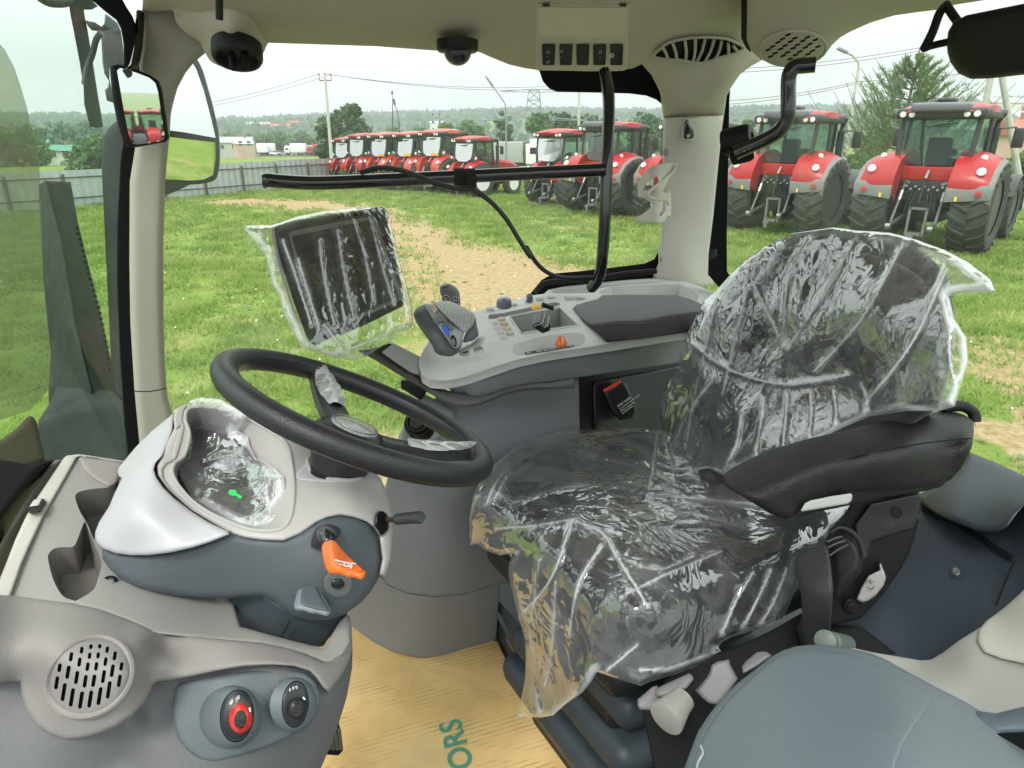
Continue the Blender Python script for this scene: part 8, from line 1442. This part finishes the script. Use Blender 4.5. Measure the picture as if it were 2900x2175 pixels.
# ---- bellows and base, real stacked boxes under the cushion
fwd = -rear; side = np.cross(AZ, rear); ctr = (F1 + F2 + B1_ + B2_) / 4; Rs = frame(rear, side)
navy = mat('bellows_blue', (.019, .027, .036), .5, bump=.12, bscale=500, var=.08, vscale=6); 
for i, (z_, lx, ly) in enumerate(((1.99, .32, .33), (1.90, .37, .38), (1.81, .41, .42), (1.72, .44, .45))):
    mb = MB(); V, F = rbox((0, 0, 0), (lx, ly, .062), None, .03); V = V * np.array([1, 1, 1.25]); mb.add(V @ Rs.T + np.array([ctr[0], ctr[1], z_]) + rear * .03, F); mb.build('bellows_fold', navy, seat, 50)
mb = MB(); V, F = rbox((0, 0, 0), (.30, .30, .45), Rs, .02); mb.add(V + np.array([ctr[0], ctr[1], 1.82]) , F); mb.build('suspension_core', K['blk'], seat)
mb = MB(); V, F = rbox((0, 0, 0), (.50, .46, .06), Rs, .02); mb.add(V + np.array([ctr[0], ctr[1], 2.05]) + rear * .03, F); mb.build('seat_frame', K['blk'], seat)
# levers
K['lev'] = mat('lever_lilac_grey', (.17, .16, .17), .5, bump=.06, bscale=900)
def lev(nm, pts, d, r=.006, sm=0): return relief(nm, Q('B6', pts), [(*q('B6', *pts[0]), d), (*q('B6', *pts[len(pts) // 3]), d + .01), (*q('B6', *pts[2 * len(pts) // 3]), d - .008)], K['lev'], seat, r=r, thick=.018, step=4, smooth=sm)
lev('adjust_lever', [(450, 1098), (520, 1040), (570, 995), (610, 985), (650, 1075), (720, 1075), (725, 1130), (700, 1180), (600, 1186), (472, 1184), (448, 1150)], .955)
lev('adjust_lever', [(592, 1045), (600, 1015), (630, 995), (870, 885), (895, 900), (908, 935), (850, 1015), (800, 1045), (650, 1085), (610, 1078), (595, 1062)], .94, .008)
lev('adjust_lever', [(918, 1025), (1000, 935), (1035, 880), (1050, 820), (1100, 790), (1195, 772), (1215, 830), (1270, 930), (1180, 1050), (1120, 1125), (1080, 1140), (1030, 1130), (985, 1095)], .985)
lev('adjust_lever', [(1300, 830), (1330, 790), (1420, 715), (1470, 705), (1510, 712), (1545, 740), (1420, 830), (1330, 880), (1310, 885)], .98)
mb = MB(); a_, b_ = P(*q('B6', 1040, 800), 1.01), P(*q('B6', 820, 1090), .925); mb.tube([a_, b_], .0055, 10); mb.build('lever_rod', K['blk'], seat)
mb = MB(); b2 = P(*q('B6', 715, 1215), .905); e_ = (b2 - b_) / np.linalg.norm(b2 - b_); mb.lathe(b_, e_, [(.010, -.004), (.017, 0), (.018, .012), (.0245, .040), (.024, .043), (.02, .0445), (.001, .045)], 24); mb.build('lever_knob', mat('knob_cream', (.27, .255, .24), .45), seat)
# armrest
_al = P(*q('Z8', 800, 450), 1.0); arm = bpy.data.objects.new('armrest', None); COL.objects.link(arm); arm.parent = seat; arm.location = tuple(_al - ORG[seat.name]); ORG[arm.name] = _al; arm['label'] = 'black moulded folding armrest'
K['arm'] = mat('armrest_black', (.010, .0105, .010), .46, spec=.32, bump=.6, bscale=420)
AD = DS([(*q('Z8', x, y), d) for x, y, d in ((215, 490, .965), (400, 388, 1.01), (700, 305, 1.05), (980, 250, 1.07), (1190, 262, 1.06), (230, 530, .93), (370, 566, .895), (500, 500, .905), (650, 436, .92), (800, 396, .935), (950, 368, .945), (1200, 338, .96), (400, 625, .905), (470, 660, .915), (530, 600, .925), (640, 560, .94), (800, 540, .955), (1000, 520, .965), (1150, 470, .97))], .0002)
relief('arm_pad', Q('Z8', [(208, 500), (215, 480), (245, 458), (320, 420), (400, 385), (550, 342), (700, 308), (850, 272), (980, 250), (1080, 230), (1120, 228), (1180, 250), (1210, 275), (1212, 310), (1205, 370), (1190, 410), (1160, 460), (1120, 505), (1060, 535), (980, 550), (860, 560), (740, 560), (640, 575), (560, 592), (530, 612), (508, 640), (470, 662), (440, 660), (390, 638), (330, 600), (260, 560), (215, 532)]), AD, K['arm'], arm, r=.014, thick=.05, step=8)
relief('under_shell', Q('Z8', [(560, 588), (640, 566), (740, 520), (900, 505), (1100, 500), (1130, 490), (1080, 535), (1000, 555), (900, 572), (760, 600), (700, 612), (560, 640), (500, 660), (530, 610)]), Off(AD, -.006), K['blk'], arm, r=.004, thick=.04, step=8)
relief('tilt_switch', Q('Z8', [(518, 630), (535, 600), (560, 588), (640, 572), (720, 560), (727, 572), (722, 592), (705, 604), (620, 618), (525, 634)]), [(*q('Z8', 520, 625), .915), (*q('Z8', 720, 562), .93), (*q('Z8', 620, 620), .922)], mat('switch_pale', (.30, .31, .30), .45), arm, r=.003, thick=.02, step=5)
tubeobj('pad_seam', 'Z8', [(215, 510), (290, 545), (370, 570), (440, 530), (520, 485), (650, 440), (800, 400), (950, 370), (1100, 350), (1200, 340)], [.972, .900, .905, .925, .935, .945, .955], .0011, K['seal'], arm, 6, 6)
BRK = [(*q('Z8', 700, 600), 1.03), (*q('Z8', 990, 560), 1.02), (*q('Z8', 720, 1080), 1.08)]
relief('bracket', Q('Z8', [(730, 585), (850, 575), (990, 556), (998, 600), (992, 660), (975, 740), (950, 810), (910, 880), (860, 950), (800, 1020), (760, 1060), (700, 1078), (620, 1090), (600, 1180), (520, 1180), (500, 1100), (560, 980), (600, 800), (640, 700), (690, 650)]), BRK, K['blk'], arm, r=.008, thick=.05, step=9)
relief('bracket_cover', Q('Z8', [(735, 690), (800, 600), (990, 560), (996, 620), (975, 700), (860, 735), (800, 755), (790, 800), (760, 840)]), [(a, b, c - .008) for a, b, c in BRK], mat('cover_black', (.018, .018, .019), .38, bump=.1, bscale=700), arm, r=.004, thick=.01, step=8)
relief('emblem_ring', circ(q('Z8', 903, 637), 17, 26), [(a, b, c - .010) for a, b, c in BRK], K['blk'], arm, r=.002, thick=.003)
text('GRAMMER', 'embossed_text', P(*q('Z8', 856, 704), 1.008), P(*q('Z8', 940, 680), 1.008) - P(*q('Z8', 856, 704), 1.008), CU, .0125, mat('emboss_grey', (.018, .018, .018), .3), arm, .0006)
relief('release_paddle', Q('Z8', [(742, 985), (760, 940), (790, 890), (835, 868), (832, 845), (838, 838), (855, 880), (860, 900), (850, 930), (820, 968), (790, 990), (765, 998)]), [(*q('Z8', 745, 985), 1.055), (*q('Z8', 850, 860), 1.035), (*q('Z8', 800, 980), 1.05)], mat('paddle_white', (.32, .30, .30), .45), arm, r=.004, thick=.012, step=5)
mark('Z8', [[(785, 915), (790, 910)], [(797, 905), (800, 922)], [(808, 912), (812, 916)], [(785, 935), (795, 945), (815, 935)]], DS([(*q('Z8', 745, 985), 1.048), (*q('Z8', 850, 860), 1.028), (*q('Z8', 800, 980), 1.043)]), arm, .0007, MATS['emboss_grey'])
for nm, c_, r_ in (('pivot_cap', (720, 1012), 30), ('pivot_ring', (724, 1018), 20)): relief(nm, circ(q('Z8', *c_), r_ * .708, 24), [(a, b, c - (.010 if r_ > 25 else .014)) for a, b, c in BRK], K['blk'], arm, r=.003, thick=.006)
# belt reel and belt
t_ = thing('belt_reel', 'black seat belt reel with ribbed housing and draped webbing beside the cushion', 'seat belt reel', tuple(P(*q('B7', 640, 900), 1.0)))
RD_ = [(*q('B7', 560, 800), 1.02), (*q('B7', 760, 850), .99), (*q('B7', 600, 1150), 1.0)]
relief('reel_body', Q('B7', [(525, 840), (560, 790), (610, 760), (660, 765), (720, 820), (760, 880), (775, 950), (750, 1040), (690, 1110), (600, 1200), (560, 1200), (545, 1000)]), RD_, K['blk'], t_, r=.014, thick=.05, step=7)
for (x0, y0, x1, y1) in ((535, 850, 630, 815), (540, 885, 650, 840), (550, 935, 665, 865)): tubeobj('reel_rib', 'B7', [(x0, y0), ((x0 + x1) / 2, (y0 + y1) / 2 - 4), (x1, y1)], [.99, .985], .0022, K['tube'], t_, 6)
tubeobj('reel_collar', 'B7', [(560, 790), (610, 762), (665, 775), (720, 820), (755, 880), (768, 945)], [.995, .98], .005, K['blk'], t_, 8)
web = mat('belt_webbing', (.014, .015, .015), .55, bump=.5, bscale=420)
relief('webbing', Q('B7', [(358, 905), (400, 890), (470, 880), (525, 845), (545, 900), (560, 1000), (575, 1150), (560, 1350), (540, 1600), (400, 1600), (385, 1350), (370, 1150), (335, 1040), (335, 960)]), [(*q('B7', 350, 950), 1.02), (*q('B7', 540, 900), .985), (*q('B7', 450, 1150), .97), (*q('B7', 450, 1500), 1.0)], web, t_, r=.006, thick=.008, step=7)
# dark base region behind levers
relief('side_skirt', Q('Z8', [(60, 1230), (250, 1180), (400, 1110), (520, 1040), (640, 1080), (760, 1090), (900, 1200), (700, 1260), (300, 1700), (-60, 1700), (-120, 1400)]), [(*q('Z8', 60, 1300), 1.12), (*q('Z8', 500, 1080), 1.14), (*q('Z8', 300, 1600), 1.06)], K['seal'], seat, r=.004, thick=.03, step=16)
t_ = thing('small_grey_knob', 'small grey-green ribbed knob behind the big blue-grey panel', 'knob', tuple(P(*q('B7', 540, 1470), .95)))
mb = MB(); c_ = P(*q('B7', 520, 1468), .93); d_ = P(*q('B7', 700, 1500), 1.05) - c_; mb.lathe(c_, d_, [(.010, 0), (.0145, .002), (.0145, .018), (.011, .02), (.011, .03), (.014, .032), (.014, .12)], 20); mb.build('knob_body', mat('knob_green_grey', (.10, .12, .11), .5), t_)
tubeobj('reel_pin', 'Z8', [(1085, 222), (1130, 212), (1175, 215), (1210, 240), (1215, 275)], [1.10], .009, K['blk'], arm, 10)
# ================================================================= rear and door-side panels
rp_ = thing('rear_side_panel', 'dark blue inner side panel below the rear window, right of the seat', 'panel', tuple(P(*q('Z8', 1200, 900), 1.15)))
RP = DS([(*q('Z8', 1000, 600), 1.35), (*q('Z8', 1190, 400), 1.38), (*q('Z8', 1412, 500), 1.18), (*q('Z8', 1370, 830), 1.12), (*q('Z8', 1000, 1230), 1.12), (*q('Z8', 640, 1170), 1.22), (*q('Z8', 1300, 1080), 1.05)])
relief('panel_body', Q('Z8', [(470, 900), (470, 610), (960, 545), (1000, 560), (1150, 470), (1192, 396), (1300, 440), (1412, 492), (1560, 560), (1560, 1000), (1400, 1000), (1280, 1080), (1100, 1250), (900, 1260), (600, 1210)]), RP, K['dkb'], rp_, r=.01, thick=.04, step=14)
RL = DS([(x, y, float(RP([(x, y)])[0]) - .02) for x, y in Q('Z8', [(1000, 600), (1190, 400), (1412, 500), (1000, 560)])] + [(*q('Z8', 1280, 716), 1.10), (*q('Z8', 1412, 620), 1.06), (*q('Z8', 1130, 640), 1.20)])
relief('shelf_bulge', Q('Z8', [(998, 600), (1003, 572), (1080, 540), (1150, 480), (1175, 440), (1194, 396), (1300, 438), (1412, 490), (1560, 555), (1560, 700), (1412, 612), (1385, 640), (1350, 690), (1318, 712), (1280, 718), (1220, 710), (1150, 685), (1060, 645)]), RL, mat('shelf_blue', (.030, .041, .056), .42, bump=.1, bscale=900), rp_, r=.012, thick=.02, step=9)
relief('panel_seam', Q('Z8', [(1000, 606), (1015, 604), (1150, 668), (1370, 812), (1368, 826), (1340, 818), (1140, 690), (1000, 625)]), Off(RP, .012), K['seal'], rp_, r=.002, thick=.01, step=8)
tubeobj('panel_joint', 'Z8', [(1375, 830), (1335, 920), (1300, 1010)], [1.085, 1.05], .0016, K['seal'], rp_, 6)
c_ = q('Z8', 1140, 874); relief('screw_dish', circ(c_, 19, 20), Off(RP, .003), MATS['shelf_blue'], rp_, r=.002, thick=.003, step=5); relief('screw_head', circ(c_, 12, 18), Off(RP, .007), R['steel'], rp_, r=.003, thick=.004, step=4)
tr_ = thing('door_side_trim', 'light beige-grey trim with a raised lobe at the right, behind the blue-grey panel', 'trim', tuple(P(*q('Z8', 1250, 1200), .9)))
TD = DS([(*q('Z8', 640, 1175), .98), (*q('Z8', 1000, 1230), .98), (*q('Z8', 1300, 1060), 1.0), (*q('Z8', 1412, 950), 1.0), (*q('Z8', 1412, 1420), .76), (*q('Z8', 1000, 1330), .88), (*q('Z8', 1200, 1390), .82), (*q('Z8', 1200, 1200), .92)])
relief('trim_body', Q('Z8', [(600, 1165), (700, 1172), (800, 1195), (900, 1212), (1000, 1229), (1040, 1226), (1085, 1200), (1150, 1150), (1240, 1095), (1300, 1050), (1412, 945), (1560, 800), (1560, 1600), (1300, 1550), (1000, 1420), (700, 1300)]), TD, mat('trim_warm_grey', (.36, .355, .33), .55, bump=.12, bscale=900), tr_, r=.006, thick=.03, step=14)
relief('raised_lobe', Q('Z8', [(1222, 1150), (1232, 1105), (1262, 1070), (1330, 1020), (1420, 940), (1560, 830), (1560, 1290), (1412, 1242), (1320, 1222), (1250, 1195)]), Off(TD, .010), mat('lobe_cream', (.50, .49, .43), .5, bump=.1, bscale=900), tr_, r=.006, thick=.012, step=10)
fp = thing('near_fender_panel', 'large smooth blue-grey rounded panel filling the lower right corner', 'panel', tuple(P(*q('Z8', 700, 1500), .7)))
FD = DS([(*q('Z8', 60, 1659), .72), (*q('Z8', 200, 1380), .80), (*q('Z8', 430, 1195), .86), (*q('Z8', 600, 1170), .88), (*q('Z8', 850, 1230), .86), (*q('Z8', 1180, 1400), .78), (*q('Z8', 1412, 1560), .70), (*q('Z8', 600, 1500), .70), (*q('Z8', 900, 1500), .69), (*q('Z8', 1000, 1650), .63), (*q('Z8', 300, 1650), .68)], .0005)
big = Q('Z8', [(40, 1700), (75, 1600), (110, 1510), (150, 1450), (200, 1382), (260, 1325), (330, 1270), (400, 1215), (450, 1188), (500, 1172), (560, 1166), (630, 1167), (720, 1182), (800, 1200), (860, 1225), (940, 1270), (1050, 1330), (1180, 1395), (1300, 1470), (1412, 1545), (1560, 1640), (1560, 1850), (0, 1850)])
fpm = mat('fender_blue_grey', (.118, .142, .160), .42, bump=.25, bscale=600, var=.015, vscale=3)
relief('panel_face', big, FD, fpm, fp, r=.008, thick=.03, step=14)
relief('raised_field', Q('Z8', [(70, 1700), (100, 1600), (130, 1530), (170, 1465), (220, 1395), (290, 1325), (370, 1255), (440, 1208), (500, 1190), (580, 1184), (680, 1195), (780, 1222), (880, 1268), (1000, 1340), (1040, 1380), (1000, 1450), (930, 1560), (880, 1700), (860, 1850), (0, 1850)]), Off(FD, .003), fpm, fp, r=.004, thick=.004, step=14)
relief('side_swell', Q('Z8', [(1120, 1385), (1150, 1400), (1200, 1425), (1300, 1440), (1412, 1412), (1560, 1390), (1560, 1560), (1412, 1530), (1300, 1535), (1230, 1520), (1160, 1440)]), DS([(*q('Z8', 1120, 1385), .80), (*q('Z8', 1412, 1420), .72), (*q('Z8', 1412, 1520), .70), (*q('Z8', 1250, 1440), .745)]), mat('swell_blue', (.10, .13, .155), .35, coat=.2), fp, r=.014, thick=.03, step=8)
relief('dark_gap', Q('Z8', [(1220, 1510), (1300, 1520), (1412, 1515), (1560, 1520), (1560, 1660), (1412, 1600), (1300, 1550)]), [(*q('Z8', 1220, 1510), .735), (*q('Z8', 1560, 1520), .66), (*q('Z8', 1412, 1600), .685)], K['seal'], fp, r=.002, thick=.01)
tubeobj('panel_line', 'Z8', [(118, 1570), (128, 1600), (108, 1640), (98, 1700)], [.70], .0011, mat('line_pale', (.3, .34, .36), .5), fp, 6)
# cab roof above the picture and the rear of the cab, so the place holds from the side too
rfz = 3.36; cor = [AU * a + AV * b_ for a, b_ in ((-.35, .35), (1.75, .35), (1.75, 2.0), (-.35, 2.0))]
rv = [np.array([c_[0], c_[1], z_]) for z_ in (rfz, rfz + .06) for c_ in cor]
mk('roof_panel', rv, [(3, 2, 1, 0), (4, 5, 6, 7), (0, 1, 5, 4), (1, 2, 6, 5), (2, 3, 7, 6), (3, 0, 4, 7)], K['beige'], cab, 0)
# two more machines parked behind the viewer, met in the inner mirror
_m = [P(*q('D', 240, 150), 1.30), P(*q('D', 350, 180), 1.36), P(*q('D', 290, 315), 1.3595)]; _n = np.cross(_m[1] - _m[0], _m[2] - _m[0]); _n /= np.linalg.norm(_n)
for px_, lb in ((280, 'left one of two tractors reflected in the inner mirror'), (345, 'right one of two tractors reflected in the inner mirror')):
    c_ = P(*q('D', px_, 285), 1.34); d_ = (c_ - CO) / np.linalg.norm(c_ - CO); r_ = d_ - 2 * (d_ @ _n) * _n; g_ = c_ + r_ / np.linalg.norm(r_[:2]) * 60.0
    tt = copy_tree(kinds['a']); place(tt, g_[0], g_[1], 3.3, 'red tractor behind the viewer, ' + lb, math.atan2(r_[0], r_[1]) + pi - HD)
# ================================================================= air
hz = bpy.data.materials.new('haze_air'); hz.use_nodes = True; n = hz.node_tree.nodes; l = hz.node_tree.links; n.remove(n['Principled BSDF'])
pv = n.new('ShaderNodeVolumePrincipled'); pv.inputs['Color'].default_value = (.93, .97, 1, 1); pv.inputs['Density'].default_value = .00050; pv.inputs['Anisotropy'].default_value = .2; l.new(pv.outputs[0], n['Material Output'].inputs['Volume'])
V, F = rbox((0, 0, 15), (6400, 6400, 90)); tag(mk('haze', V, F, hz, None, 0), 'thin pale haze over the far hills', None, None, 'stuff')
